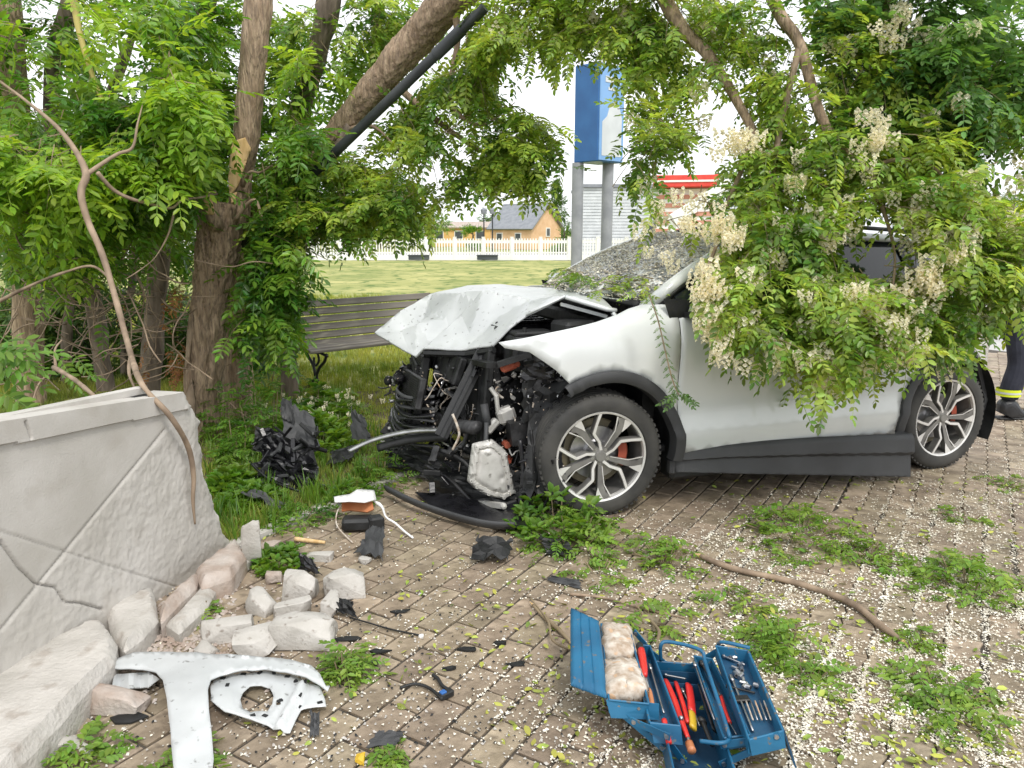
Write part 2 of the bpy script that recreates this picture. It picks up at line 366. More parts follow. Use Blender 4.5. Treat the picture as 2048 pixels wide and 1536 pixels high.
# ------------------------------------------------------------------ leaves: baked in bulk with numpy
def leaflet(L, Wd, fold=.25, n=2):
    """one leaflet along +x folded along its midrib"""
    if n == 1:
        return np.array([[0, 0, 0], [L*.45, Wd/2, fold*Wd*.5], [L, 0, -.05*L], [L*.45, -Wd/2, fold*Wd*.5]]), [(0, 2, 1), (0, 3, 2)]
    v = np.array([[0, 0, 0], [L*.28, Wd*.42, fold*Wd*.45], [L*.68, Wd*.42, fold*Wd*.4], [L, 0, -.06*L], [L*.68, -Wd*.42, fold*Wd*.4], [L*.28, -Wd*.42, fold*Wd*.45]])
    return v, [(0, 3, 2, 1), (0, 5, 4, 3)]
def pinnate(L, pairs, ll, lw, droop, rr, n=2, fold=.3, rach=.0016):
    V = []; F = []; o = 0
    def pt(t): return np.array([L*t*(1-.18*droop*t), 0, -droop*L*t*t*.55])
    K = 4; rv = []
    for i in range(K+1):
        p = pt(i/K); rv += [p+[0, rach, 0], p-[0, rach, 0]]
    V.append(np.array(rv)); F += [(2*i, 2*i+1, 2*i+3, 2*i+2) for i in range(K)]; o += len(rv)
    for k in range(pairs):
        t = .2+.74*(k/(max(1, pairs-1))) if pairs > 1 else .6
        p = pt(t); sc = (.72+.4*math.sin(math.pi*min(1, t+.1)))*rr.uniform(.85, 1.12)
        for s in (-1, 1):
            v, f = leaflet(ll*sc, lw*sc, fold*rr.uniform(.5, 1.4), n)
            a = s*(rad(68)-rad(18)*t)+rr.uniform(-.15, .15); b = rr.uniform(.0, .35)+.25*droop*t; tw = rr.uniform(-.4, .4)
            Rz = np.array([[math.cos(a), -math.sin(a), 0], [math.sin(a), math.cos(a), 0], [0, 0, 1]])
            Ry = np.array([[math.cos(b), 0, math.sin(b)], [0, 1, 0], [-math.sin(b), 0, math.cos(b)]])
            Rx = np.array([[1, 0, 0], [0, math.cos(tw), -math.sin(tw)], [0, math.sin(tw), math.cos(tw)]])
            V.append(v @ (Rz@Ry@Rx).T + p); F += [tuple(i+o for i in q) for q in f]; o += len(v)
    v, f = leaflet(ll, lw, fold, n); b = .3*droop
    Ry = np.array([[math.cos(b), 0, math.sin(b)], [0, 1, 0], [-math.sin(b), 0, math.cos(b)]])
    V.append(v @ Ry.T + pt(1)); F += [tuple(i+o for i in q) for q in f]
    return np.vstack(V), F
def raceme(L, n, rr):
    """hanging flower cluster: pea blossoms round a drooping stalk"""
    V = []; F = []; o = 0
    for k in range(n):
        t = k/n; z = -L*t; r = .026*(1-.5*t)+.005
        a = k*2.4+rr.uniform(-.3, .3); cx, cy = r*math.cos(a), r*math.sin(a); s = .0155*(1.1-.4*t)*rr.uniform(.8, 1.2)
        c = np.array([cx, cy, z]); d = np.array([math.cos(a), math.sin(a), -.3]); u = np.array([-math.sin(a), math.cos(a), 0]); w = np.array([0, 0, 1.0])
        v = np.array([c, c+d*s+u*s*.9+w*s*.3, c+d*s*1.3+w*s*1.1, c+d*s-u*s*.9+w*s*.3, c+d*s*1.3-w*s*.5])
        V.append(v); F += [(o, o+1, o+2), (o, o+2, o+3), (o, o+4, o+1), (o, o+3, o+4)]; o += 5
    return np.vstack(V), F
def broad(L, Wd, n, rr):
    """a rosette of n broad leaves on stalks"""
    V = []; F = []; o = 0
    for k in range(n):
        a = k*2.4+rr.uniform(-.4, .4); el = rr.uniform(.35, 1.1); l = L*rr.uniform(.6, 1.15); w = Wd*rr.uniform(.7, 1.2)
        v = np.array([[0, 0, 0], [l*.35, .002, 0], [l*.5, w*.5, .012], [l*.8, w*.45, .0], [l*1.05, 0, -.03*1], [l*.8, -w*.45, .0], [l*.5, -w*.5, .012], [l*.35, -.002, 0]])
        Ry = np.array([[math.cos(-el), 0, math.sin(-el)], [0, 1, 0], [-math.sin(-el), 0, math.cos(-el)]])
        Rz = np.array([[math.cos(a), -math.sin(a), 0], [math.sin(a), math.cos(a), 0], [0, 0, 1]])
        V.append(v @ (Rz@Ry).T); F += [(o, o+1, o+7), (o+1, o+4, o+3, o+2), (o+1, o+6, o+5, o+4)]; o += 8
    return np.vstack(V), F
rr_ = random.Random(3)
T_ASH = [pinnate(rr_.uniform(.20, .28), rr_.choice((4, 5, 5)), .075, .030, rr_.uniform(.2, 1.0), rr_) for _ in range(8)]
T_ROB = [pinnate(rr_.uniform(.16, .23), rr_.choice((5, 6, 6)), .050, .026, rr_.uniform(.2, 1.0), rr_) for _ in range(8)]
T_FAR = [pinnate(.34, 4, .13, .07, rr_.uniform(.2, .8), rr_, n=1) for _ in range(4)]
T_RAC = [raceme(rr_.uniform(.08, .12), 27, rr_) for _ in range(6)]
T_BRO = [broad(.12, .045, 7, rr_) for _ in range(5)]
def blades(n, h, w, rr):
    V = []; F = []
    for k in range(n):
        a = rr.uniform(0, 6.28); b = rr.uniform(0, 6.28); r = rr.uniform(0, .03); l = h*rr.uniform(.6, 1.2); le = rr.uniform(.1, .7)*l
        c = np.array([r*math.cos(b), r*math.sin(b), 0]); d = np.array([math.cos(a), math.sin(a), 0]); u = np.array([-d[1], d[0], 0])*w/2
        V.append(np.array([c-u, c+u, c+d*le*.4+u*.7+[0, 0, l*.6], c+d*le*.4-u*.7+[0, 0, l*.6], c+d*le+[0, 0, l]]))
        F += [(5*k, 5*k+1, 5*k+2, 5*k+3), (5*k+3, 5*k+2, 5*k+4)]
    return np.vstack(V), F
T_GR = [blades(9, .07, .006, rr_) for _ in range(5)]
T_GRT = [blades(12, .16, .008, rr_) for _ in range(5)]

def bake(name, T, pos, dirs, ups, sc, mat, parent=None, smooth=False):
    """place template i%len(T) at every pos, +x along dirs, +z near ups"""
    pos = np.asarray(pos, float); n = len(pos)
    if n == 0: return None
    dirs = np.asarray(dirs, float); ups = np.asarray(ups, float); sc = np.asarray(sc, float)
    x = dirs/np.linalg.norm(dirs, axis=1, keepdims=True)
    y = np.cross(ups, x); ln = np.linalg.norm(y, axis=1, keepdims=True); y = y/np.maximum(ln, 1e-6)
    z = np.cross(x, y); R = np.stack([x, y, z], axis=2)*sc[:, None, None]
    org = np.zeros(3) if parent is None else np.array(parent.location)
    VV = []; LI = []; LT = []; off = 0; which = RNG.integers(0, len(T), n)
    for ti, (tv, tf) in enumerate(T):
        ix = np.nonzero(which == ti)[0]
        if len(ix) == 0: continue
        v = np.einsum('nij,kj->nki', R[ix], tv)+(pos[ix]-org)[:, None, :]
        k = len(tv); flat = np.array([i for q in tf for i in q]); tot = np.array([len(q) for q in tf])
        li = (flat[None, :]+(np.arange(len(ix))*k)[:, None]).ravel()+off
        VV.append(v.reshape(-1, 3)); LI.append(li); LT.append(np.tile(tot, len(ix))); off += k*len(ix)
    V = np.vstack(VV); LI = np.concatenate(LI).astype(np.int32); LT = np.concatenate(LT).astype(np.int32)
    me = bpy.data.meshes.new(name); me.vertices.add(len(V)); me.vertices.foreach_set('co', V.astype(np.float32).ravel())
    me.loops.add(len(LI)); me.loops.foreach_set('vertex_index', LI)
    me.polygons.add(len(LT)); st = np.concatenate([[0], np.cumsum(LT)[:-1]]).astype(np.int32)
    me.polygons.foreach_set('loop_start', st); me.polygons.foreach_set('loop_total', LT)
    if smooth: me.polygons.foreach_set('use_smooth', np.ones(len(LT), bool))
    me.update(calc_edges=True); me.materials.append(mat)
    o = bpy.data.objects.new(name, me); C.objects.link(o)
    if parent is not None: o.parent = parent
    return o

def proj(p):
    dz = p[2]-EYE; d = p[1]*_c-dz*_s; yy = -(dz*_c+p[1]*_s)
    return (1024+FPX*p[0]/d, 768+FPX*yy/d) if d > .1 else (-1e4, -1e4)
OPEN = []      # openings in the crowns: (outline, share of leaves missing, nearer than)
def gone(p, fuzz=9):
    x, y = proj(p); x += random.gauss(0, fuzz); y += random.gauss(0, fuzz)
    for P, pr, Ym in OPEN:
        if p[1] < Ym and inpoly(x, y, P) and random.random() < pr: return True
    return False
class Spray:
    """collects twigs with leaves (and flowers) for one crown"""
    def __init__(s): s.p = []; s.d = []; s.u = []; s.s = []; s.fp = []; s.fs = []; s.tw = MB()
    def twig(s, a, d, L, nl, sc=1, sag=.35, flowers=0, rw=.0035, lat=.9):
        a = Vector(a); d = Vector(d).normalized(); P = [a]; k = 5; cur = a.copy(); dd = d.copy()
        for i in range(k):
            dd = (dd+Vector((0, 0, -sag/k))+Vector((random.uniform(-1, 1), random.uniform(-1, 1), random.uniform(-1, 1)))*.06).normalized()
            cur = cur+dd*L/k; P.append(cur.copy())
        if gone(P[-1], 4) or gone(P[3], 4): return P
        s.tw.tube(P, [rw*(1-.8*i/k) for i in range(k+1)], 3, caps=False)
        for j in range(nl):
            t = (j+.7)/nl*k; i = min(int(t), k-1); p = P[i].lerp(P[i+1], min(1, t-i)); tg = (P[i+1]-P[i]).normalized()
            side = tg.cross(Vector((random.uniform(-.3, .3), random.uniform(-.3, .3), 1))).normalized()*(1 if j % 2 else -1)
            ld = (tg*random.uniform(.4, .9)+side*lat+Vector((0, 0, random.uniform(-.45, .25)))).normalized()
            if gone(p+ld*.10*sc, 4) or gone(p+ld*.21*sc, 4): continue
            s.p.append(tuple(p)); s.d.append(tuple(ld)); s.u.append((random.gauss(0, .35), random.gauss(0, .35)-.15, 1)); s.s.append(sc*random.uniform(.7, 1.15))
        s.p.append(tuple(P[-1])); s.d.append(tuple(dd)); s.u.append((random.gauss(0, .3), random.gauss(0, .3), 1)); s.s.append(sc)
        for j in range(flowers):
            i = random.randint(0, k); s.fp.append(tuple(P[i])); s.fs.append(random.uniform(.8, 1.25))
        return P
    def clump(s, c, r, n, L=.45, nl=7, sc=1, down=.3, flow=0.0, sag=.5, src=None):
        c = Vector(c); src = Vector(src) if src is not None else None
        for i in range(n):
            while True:
                q = Vector((random.uniform(-1, 1), random.uniform(-1, 1), random.uniform(-1, 1)))
                if q.length <= 1: break
            p = c+Vector((q.x*r[0], q.y*r[1], q.z*r[2]))
            if src is not None: d = (p-src).normalized()*.8
            else: d = Vector((q.x, q.y, q.z))
            d = d+Vector((random.gauss(0, .5), random.gauss(0, .5), random.gauss(0, .4)-down))
            d.normalize(); f = 0
            while random.random() < flow and f < 3: f += 1
            s.twig(p-d*L*.5, d, L*random.uniform(.7, 1.2), nl, sc, sag, f)
    def build(s, parent, T, mat, leafname='crown', lab=None):
        o = bake(leafname, T, s.p, s.d, s.u, s.s, mat, parent)
        if lab: o['label'] = lab
        if s.tw.v: obj('twigs', rebase(s.tw, parent), M_TWIG, parent)['kind'] = 'stuff'
        if s.fp:
            n = len(s.fp); dd = np.tile([1., 0, 0], (n, 1)); a = RNG.uniform(0, 6.28, n); dd[:, 0] = np.cos(a); dd[:, 1] = np.sin(a)
            up = np.column_stack([RNG.normal(0, .25, n), RNG.normal(0, .25, n), np.ones(n)])
            bake('blossom', T_RAC, s.fp, dd, up, s.fs, M_FLOWER, parent)
        return o
# ================================================================== THE SETTING
ANG = rad(59); UX, UY = math.cos(ANG), math.sin(ANG)
def uv(u, v): return (u*UX+v*UY, u*UY-v*UX)          # paving grid: u along the courses, v across them (to the right)
def to_uv(x, y): return (x*UX+y*UY, x*UY-y*UX)
EDGE = -3.17                                            # where paving meets lawn

g = MB(); R_ = 900
g.add([(-R_, -60, -.09), (R_, -60, -.09), (R_, R_, -.09), (-R_, R_, -.09)], [(0, 1, 2, 3)])
tag(obj('ground', g, M_SOIL), kind='structure')
def patch(name, poly, z, mat, step=None, amp=0):
    if step:
        mb = sheet(poly, step, lambda x, y: (x, y, z+amp*fbm((x, y, 3.1), .9)))
        o = obj(name, mb, mat, smooth=True)
    else:
        mb = MB(); mb.add([(x, y, z) for x, y in poly], [tuple(range(len(poly)))]); o = obj(name, mb, mat)
    return tag(o, kind='structure')
a_, b_ = uv(-8, EDGE-.02), uv(70, EDGE-.02)
patch('lawn', [uv(-8, EDGE-.05), uv(22, EDGE-.05), (9, 16.5), (60, 18.5), (60, 46), (-60, 46), (-60, -5)], -.012, M_GRASSG, .8, .03)
patch('paving_bed', [uv(-6, EDGE), uv(14, EDGE), uv(9, 9), uv(-4, 9)][::-1], -.010, M_BED)
patch('car_park', [uv(9, EDGE+.02), uv(21, EDGE+.02), (9, 16.2), (60, 18), (60, -20), uv(-4, 7.3), uv(9, 7.3)][::-1], -.05, M_ROAD)
patch('far_street', [(-70, 46.05), (90, 46.05), (90, 58), (-70, 58)], -.02, M_ROAD)
patch('far_field', [(-300, 58.05), (300, 58.05), (300, 600), (-300, 600)], -.03, M_GRASSG)

# ---- paving stones
BL, BW, GAP = .235, .128, .012
def rect_stone(rr):
    l = BL-GAP; w = BW-GAP; b = .004; h = .05
    P = [(0, 0), (l, 0), (l, w), (0, w)]; Q = [(b, b), (l-b, b), (l-b, w-b), (b, w-b)]
    return P, Q, h
def zig(u, v0):   # course edge that runs in a zigzag
    t = (u/(BL/2)) % 1.0; a = .011
    return v0+(a if .06 < t < .5 else -a if .56 < t < 1 else 0)
def stone_geo(kind, tl):
    if kind == 'rect': P, Q, h = rect_stone(None)
    else:
        l = BL-.007; w = BW-.006; a = .012; h = .05; b = .003
        up = [(0, 0), (.22*l, a), (.30*l, a), (.5*l, -a*.2), (.72*l, a), (.80*l, a), (l, 0)]
        def shift(P, dy): return [(x, y+dy) for x, y in P]
        P = shift(up, 0)+[(x, y+w) for x, y in reversed(up)]
        cx, cy = l/2, w/2; Q = [(x+(b if x < cx else -b), y+(b if i < len(up) else -b)) for i, (x, y) in enumerate(P)]
    n = len(P)
    V = [(x, y, -h) for x, y in P]+[(x, y, -.004) for x, y in P]+[(x, y, 0) for x, y in Q]
    V = [(x, y, z+tl[0]*(x-.1)+tl[1]*(y-.05)) for x, y, z in V]
    F = [(i, (i+1) % n, (i+1) % n+n, i+n) for i in range(n)]+[(i+n, (i+1) % n+n, (i+1) % n+2*n, i+2*n) for i in range(n)]+[tuple(range(2*n, 3*n))]
    return V, F
SEAM = -.62
stones = []
rr = random.Random(11)
v0 = EDGE+.01; row = 0
while v0 < 7.2:
    off = (row % 2)*BL/2
    k0 = int(-2.5/BL)
    for k in range(k0, 60):
        u0 = k*BL+off
        x, y = uv(u0+.1, v0+.05)
        if y < (1.55 if abs(x) < 2 else 1.0) or y > 10.4: continue
        if x < -(y*.80+.55) or x > y*.9+2.0: continue
        stones.append((u0, v0, 'rect' if v0 < SEAM else 'zig', x, y))
    v0 += BW; row += 1
def visible_rank(s): return math.hypot(s[3], s[4]) + (3 if abs(s[3]) > s[4]*.66+.05 or s[4] < 1.95 else 0) + (4 if s[3] < -.7-.2*(s[4]-2) and s[4] > 2.6 else 0)
stones.sort(key=visible_rank)
bedo = bpy.data.objects['paving_bed']
TM = {}
for kd in ('rect', 'zig'):
    TM[kd] = []
    for i in range(5):
        V, F = stone_geo(kd, (rr.uniform(-.02, .02), rr.uniform(-.03, .03))); me = mesh_of('paving_stone', V, F); me.materials.append(M_PAVER); TM[kd].append(me)
rest = MB()
for i, (u0, v0, kd, x, y) in enumerate(stones):
    dz = rr.uniform(-.003, .003)
    p = uv(u0, v0)
    # local stone axes: x along u, y along v  (u x v points down, so mirror y)
    M4 = Matrix.Translation((p[0], p[1], dz)) @ Matrix(((UX, UY, 0), (UY, -UX, 0), (0, 0, 1))).to_4x4()
    if i < 296:
        q = uv(u0, v0+BW-GAP)      # turn by pure rotation: start from the far long side
        M5 = Matrix.Translation((q[0], q[1], dz)) @ Matrix(((UX, -UY, 0), (UY, UX, 0), (0, 0, 1))).to_4x4()
        o = bpy.data.objects.new('paving_stone', rr.choice(TM[kd])); C.objects.link(o); o.matrix_world = M5; o.parent = bedo
    else:
        V, F = stone_geo(kd, (rr.uniform(-.02, .02), rr.uniform(-.03, .03)))
        rest.add([tuple(M4 @ Vector(w)) for w in V], [f[::-1] for f in F])
ro = obj('paving_stones', rest, M_PAVER, bedo); tag(ro, kind='stuff')
# kerb between paving and lawn: long concrete edging stones, sunk in the grass
kb = MB()
for k in range(12):
    a = uv(-1+k*1.0, EDGE-.05); b = uv(-1+k*1.0+.99, EDGE-.05); kb.bar((a[0], a[1], -.03), (b[0], b[1], -.03), .08, .1)
tag(obj('kerb', kb, M_CONC), kind='structure')

# ---- grass on the lawn
def scatter_ok(x, y): return to_uv(x, y)[1] < EDGE-.06
gpz = []; gs = []
N = 0
while N < 26000:
    y = 3.6+ (RNG.random()**1.6)*16; x = RNG.uniform(-.70, .45)*y
    if not scatter_ok(x, y): continue
    gpz.append((x, y, -.015)); gs.append(RNG.uniform(.5, 1.1)*(1+.05*y)); N += 1
n = len(gpz); a = RNG.uniform(0, 6.28, n)
tag(bake('grass', T_GR, gpz, np.column_stack([np.cos(a), np.sin(a), np.zeros(n)]), np.tile([0, 0, 1.], (n, 1)), gs, M_GRASS),
    'short pale green grass of the lawn beyond the bench', 'grass', kind='stuff')
# soil patch at the foot of the tree and wall
patch('soil_strip', [uv(1.2, EDGE-.04), uv(5.6, EDGE-.04), uv(6.0, -5.2), uv(3.2, -6.6), uv(-.2, -5.5), uv(-1, EDGE-.04)][::-1], .012, M_SOIL, .15, .02)

# ---- far things -------------------------------------------------
F_Y = 44.0
ff = thing('picket_fence', (0, F_Y, 0), 'long white picket fence on a low white wall across the far side of the lawn', 'fence')
x0 = -30.4; SEC = 1.6; n_sec = 30
pick = MB()
for i in range(10): pick.box((i*.155+.10, 0, .74), (.07, .03, .92))
pick.box((.8, .03, 1.02), (SEC-.14, .04, .16)); 
pick_me = mesh_of('pickets', pick.v, pick.f); pick_me.materials.append(M_WHITE)
post = MB(); post.box((0, 0, .62), (.17, .17, 1.24), bev=.02); post.box((0, 0, 1.27), (.2, .2, .05)); post_me = mesh_of('post', post.v, post.f); post_me.materials.append(M_WHITE)
rail = MB(); rail.box((.8, .045, .42), (SEC-.14, .05, .08)); rail_me = mesh_of('rail', rail.v, rail.f); rail_me.materials.append(M_WHITE)
kbm = MB(); kbm.box((.8, .04, .14), (SEC-.002, .22, .28)); kb_me = mesh_of('plinth', kbm.v, kbm.f); kb_me.materials.append(M_WHITE)
for i in range(n_sec):
    for nm, me in (('pickets', pick_me), ('post', post_me), ('rail', rail_me), ('plinth', kb_me)):
        o = bpy.data.objects.new(nm, me); C.objects.link(o); o.parent = ff; o.location = (x0+i*SEC, 0, 0)
        if nm == 'pickets': o['kind'] = 'stuff'
for k, (px, lab) in enumerate(((975, 'dark low slot box at the foot of the fence below the slate-roofed house'), (838, 'dark low slot box at the foot of the fence left of the other'))):
    b = MB(); p = at(px, 520, F_Y-.6); w = 1.15
    b.box((0, 0, .17), (w, .25, .26), bev=.03); b.box((0, -.13, .3), (w+.06, .1, .05))
    tag(obj('planter_trough', b, M_FARD, loc=(p.x, p.y, 0)), lab, 'trough', 'troughs at the foot of the fence')

def house(name, x, y, w, d, h, rz, wall, roof, rh, lab, gable='x', win=()):
    t = thing(name, (x, y, 0), lab, 'house', rz=rz)
    b = MB()
    if gable == 'x':   # gable ends face local +-x... ridge along x
        P = [(-d/2, 0), (d/2, 0), (d/2, h), (0, h+rh), (-d/2, h)]
        b.add([(-w/2, py, pz) for py, pz in P]+[(w/2, py, pz) for py, pz in P], [(0, 1, 2, 3, 4)[::-1], (5, 6, 7, 8, 9), (0, 5, 6, 1)[::-1], (1, 6, 7, 2)[::-1], (0, 4, 9, 5)[::-1]])
    obj('wall', b, wall, t)
    r = MB(); e = .3
    sl_ = math.atan2(rh, d/2); ln = math.hypot(rh, d/2)+.4
    for s_ in (-1, 1):
        r.box((0, s_*(d/4+.1*math.cos(sl_)), h+rh/2-.02+.1), (w+2*e, ln, .12), Matrix.Rotation(-s_*sl_, 3, 'X'))
    obj('roof', r, roof, t)
    for (face, u, z, ww, hh) in win:
        m = MB(); q = MB()
        if face == 'e': m.box((w/2+.03, u, z), (.08, ww, hh)); q.box((w/2+.075, u, z), (.02, ww-.16, hh-.16))
        elif face == 's': m.box((u, -d/2-.03, z), (ww, .08, hh)); q.box((u, -d/2-.075, z), (ww-.16, .02, hh-.16))
        else: m.box((-w/2-.03, u, z), (.08, ww, hh)); q.box((-w/2-.075, u, z), (.02, ww-.16, hh-.16))
        f = obj('window', m, M_WHITE, t); obj('pane', q, M_FARD, f)
    return t
p = at(1030, 470, 70)
house('slate_house', p.x+1.0, 72, 4.6, 4.6, 1.8, rad(-38), M_SALMON, M_ROOF, 2.0, 'salmon house with steep grey slate roof behind the fence', win=(('e', .2, 1.5, .6, .8), ('s', -1.2, 1.1, .7, .7), ('s', .9, 1.1, .7, .7)))
p = at(918, 470, 82)
house('ochre_house', p.x+1.0, 84, 9, 5, 1.9, 0, M_OCHRE, M_CONCP, .5, 'low ochre building left of the slate-roofed house', win=(('s', -3, 1.2, .9, .9), ('s', -1, 1.2, .9, .9), ('s', 1.2, 1.2, .9, .9), ('s', 3.2, 1.2, .9, .9)))
# two thin lamp columns in front of the ochre building
for px, lab in ((968, 'left one of two slim dark lamp columns before the ochre building'), (985, 'right one of two slim dark lamp columns before the ochre building')):
    p = at(px, 475, 60); t = thing('street_lamp', (p.x, 60, 0), lab, 'street lamp', 'lamp columns behind the fence')
    b = MB(); b.tube([(0, 0, 0), (0, 0, 2.9)], .05, 8); obj('post', b, M_POLED, t)
    b = MB(); b.lathe([(0.01, 0), (.2, .05), (.26, .35), (.1, .45), (.01, .5)], 10, 'z', o=(0, 0, 2.85)); obj('lamp_head', b, M_ROOF, t)
# clad building to the right behind the sign
p = at(1290, 470, 46)
t = thing('clad_building', (p.x, 52, 0), 'pale building with horizontal cladding boards behind the right pole of the blue sign', 'building')
b = MB(); b.box((0, 4, 2.2), (6.2, 8, 4.4)); obj('wall', b, M_FARW, t)
for k in range(22):
    b = MB(); b.box((0, -.03, .1+k*.2), (6.24, .06, .16)); obj('plank', b, M_FARW, t)
b = MB(); b.box((0, 4, 4.5), (6.6, 8.5, .2)); obj('roof', b, M_ROOF, t)
b = MB(); b.box((1.6, -.09, 1.1), (1, .06, 2.1)); obj('door', b, M_FARD, t)
# red and white banded kiosk
p = at(1388, 400, 40)
t = thing('banded_kiosk', (p.x, 42, 0), 'kiosk with bright red fascia over reddish and cream bands, seen through the branches', 'kiosk', rz=rad(-14))
b = MB(); b.box((0, 2, 1.9), (3.0, 4, 3.8)); obj('wall', b, M_WHITE, t)
for k in range(8):
    b = MB(); b.box((0, -.03, .3+k*.44), (3.04, .06, .22)); obj('band', b, M_BRICKR, t)
b = MB(); b.box((0, 1.7, 4.15), (3.3, 4.9, .62), bev=.04); obj('fascia', b, M_REDB, t)
b = MB(); b.box((0, -.78, 4.15), (3.34, .03, .1)); obj('stripe', b, M_WHITE, t)
# pale slanted boom in front of it
a1, a2 = at(1345, 440, 30), at(1402, 404, 30)
b = MB(); b.bar(a1, a2+(a2-a1)*1.0, .5, .42); b.tube([a1-Vector((0, 0, a1.z)), a1], .14, 10)
b.v = [(x-a1.x, y-a1.y, z) for x, y, z in b.v]
tag(obj('barrier_boom', b, M_WHITE, loc=(a1.x, a1.y, 0)), 'pale raised boom on a short post in front of the banded kiosk', 'barrier')

# parked vehicle-free road edge: low white kerb at far right
b = MB(); b.box((14, 13.2, .12), (10, .3, .24), Matrix.Rotation(rad(6), 3, 'Z'), bev=.03)
tag(obj('low_wall', b, M_WHITE), 'low white kerb wall at the far right behind the firefighter', 'wall')

# far trees, each with its own trunk and crown
def far_tree(px, Y, hpx, rpx, kind, lab, mat=M_ASHD, n=420):
    p = at(px, 470, Y); k = Y/FPX; H_ = EYE+(462-hpx)*k; r = rpx*k
    t = thing({'con': 'conifer', 'round': 'broadleaf_tree', 'bush': 'bush'}[kind], (p.x, Y, 0), lab, 'bush' if kind == 'bush' else 'tree', 'trees and bushes beyond the fence')
    b = MB(); b.tube([(0, 0, 0), (0.05, 0, H_*.5), (0, 0, H_*.93)], [.035*H_+.04, .025*H_+.02, .02], 7)
    for j in range(7):
        a = j*2.4; z = H_*(.25+.09*j); b.tube([(0, 0, z), (math.cos(a)*r*.5, math.sin(a)*r*.5, z+r*.25)], [.05, .015], 5)
    obj('trunk', b, M_BARKD, t)
    P = []
    if kind == 'con':
        while len(P) < n:
            z = RNG.uniform(.06, 1); rm = r*(1-z)**.8*(.75+.25*math.sin(z*38))+.06
            a = RNG.uniform(0, 6.28); q = rm*math.sqrt(RNG.random()); P.append((q*math.cos(a), q*math.sin(a), z*H_))
    else:
        cl = [(RNG.uniform(-.7, .7)*r, RNG.uniform(-.7, .7)*r, H_*RNG.uniform(.3 if kind == 'round' else .1, .85), r*RNG.uniform(.3, .55)) for _ in range(11)]
        while len(P) < n:
            c = cl[RNG.integers(len(cl))]; q = RNG.normal(0, 1, 3); q /= np.linalg.norm(q); q *= c[3]*RNG.uniform(.5, 1.1)
            P.append((c[0]+q[0], c[1]+q[1], max(.1, c[2]+q[2]*.8)))
    P = np.array(P); D = P-np.array([0, 0, H_*.45]); D[:, 2] -= .2*r; D += RNG.normal(0, .3*r, D.shape)
    U = np.column_stack([RNG.normal(0, .5, n), RNG.normal(0, .5, n), np.ones(n)])
    bake('crown', T_FAR, P+np.array(t.location), D, U, np.full(n, max(1.0, r*.55))*RNG.uniform(.7, 1.3, n), mat, t)
far_tree(1112, 88, 372, 44, 'con', 'tall dark conifer right of the slate-roofed house', n=900)
far_tree(1060, 96, 410, 40, 'round', 'dark tree behind the slate roof', n=700)
far_tree(1185, 62, 396, 34, 'round', 'green tree between the two sign poles', M_ASH, n=700)
far_tree(1010, 100, 420, 50, 'round', 'rounded tree behind the ochre building', n=600)
far_tree(860, 70, 420, 44, 'round', 'green tree left of the ochre building', M_ASH, n=600)
far_tree(945, 66, 448, 16, 'bush', 'small green bush in front of the ochre building', M_ASH, n=260)
far_tree(1128, 58, 452, 20, 'bush', 'small bush left of the left sign pole', M_ASH, n=260)
far_tree(760, 74, 350, 90, 'round', 'broad tree far behind the leaning trunk', n=900)
far_tree(600, 60, 300, 110, 'round', 'large tree far behind the torn trunk', n=1100)
far_tree(380, 52, 240, 130, 'round', 'large tree far behind the crossed branches', n=1300)
far_tree(130, 48, 250, 150, 'round', 'large tree far off at the left edge', n=1300)
far_tree(2030, 60, 385, 60, 'round', 'hazy tree at the right edge beyond the street', n=700)
far_tree(1930, 70, 395, 70, 'round', 'tree beyond the street behind the hanging branch', n=700)
far_tree(1480, 66, 340, 70, 'round', 'tree behind the car roof', n=700)

# ---- blue pylon sign on two poles
Y0 = 16.8; c0 = at(1195, 322, Y0)
t = thing('pylon_sign', (c0.x, Y0, 0), 'tall blue box sign standing on two grey poles behind the car', 'sign', rz=rad(45))
zb = c0.z; zt = at(1195, 122, Y0).z
dl, df = .66, .86
# local x runs along the light front (away to the right), local y along the dark side (away to the left)
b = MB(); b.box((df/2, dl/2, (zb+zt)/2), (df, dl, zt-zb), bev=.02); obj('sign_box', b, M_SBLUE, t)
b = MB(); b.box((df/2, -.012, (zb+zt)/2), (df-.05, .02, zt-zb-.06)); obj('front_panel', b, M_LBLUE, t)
wp = [(.10, .12), (.76, .12), (.76, .92), (.66, 1.16), (.48, 1.22), (.34, 1.12), (.26, .92), (.10, .80)]
b = MB(); b.add([(x, -.028, zb+z) for x, z in wp]+[(x, -.022, zb+z) for x, z in wp], [tuple(range(8)), tuple(range(8, 16))[::-1]]+[(i, i+8, (i+1) % 8+8, (i+1) % 8) for i in range(8)])
obj('pale_emblem', b, M_FARW, t)
b = MB(); b.box((df/2, -.022, zt-.32), (.5, .02, .12)); b.box((df/2, -.022, zt-.5), (.3, .02, .06)); obj('lettering_bar', b, M_FARW, t)
for q in ((.08, dl-.06), (df-.18, .25)):
    b = MB(); b.tube([(q[0], q[1], 0), (q[0], q[1], zb)], .125, 20); b.box((q[0], q[1], .03), (.4, .4, .06), bev=.01); o = obj('post', b, M_GREYP, t); autosmooth(o)

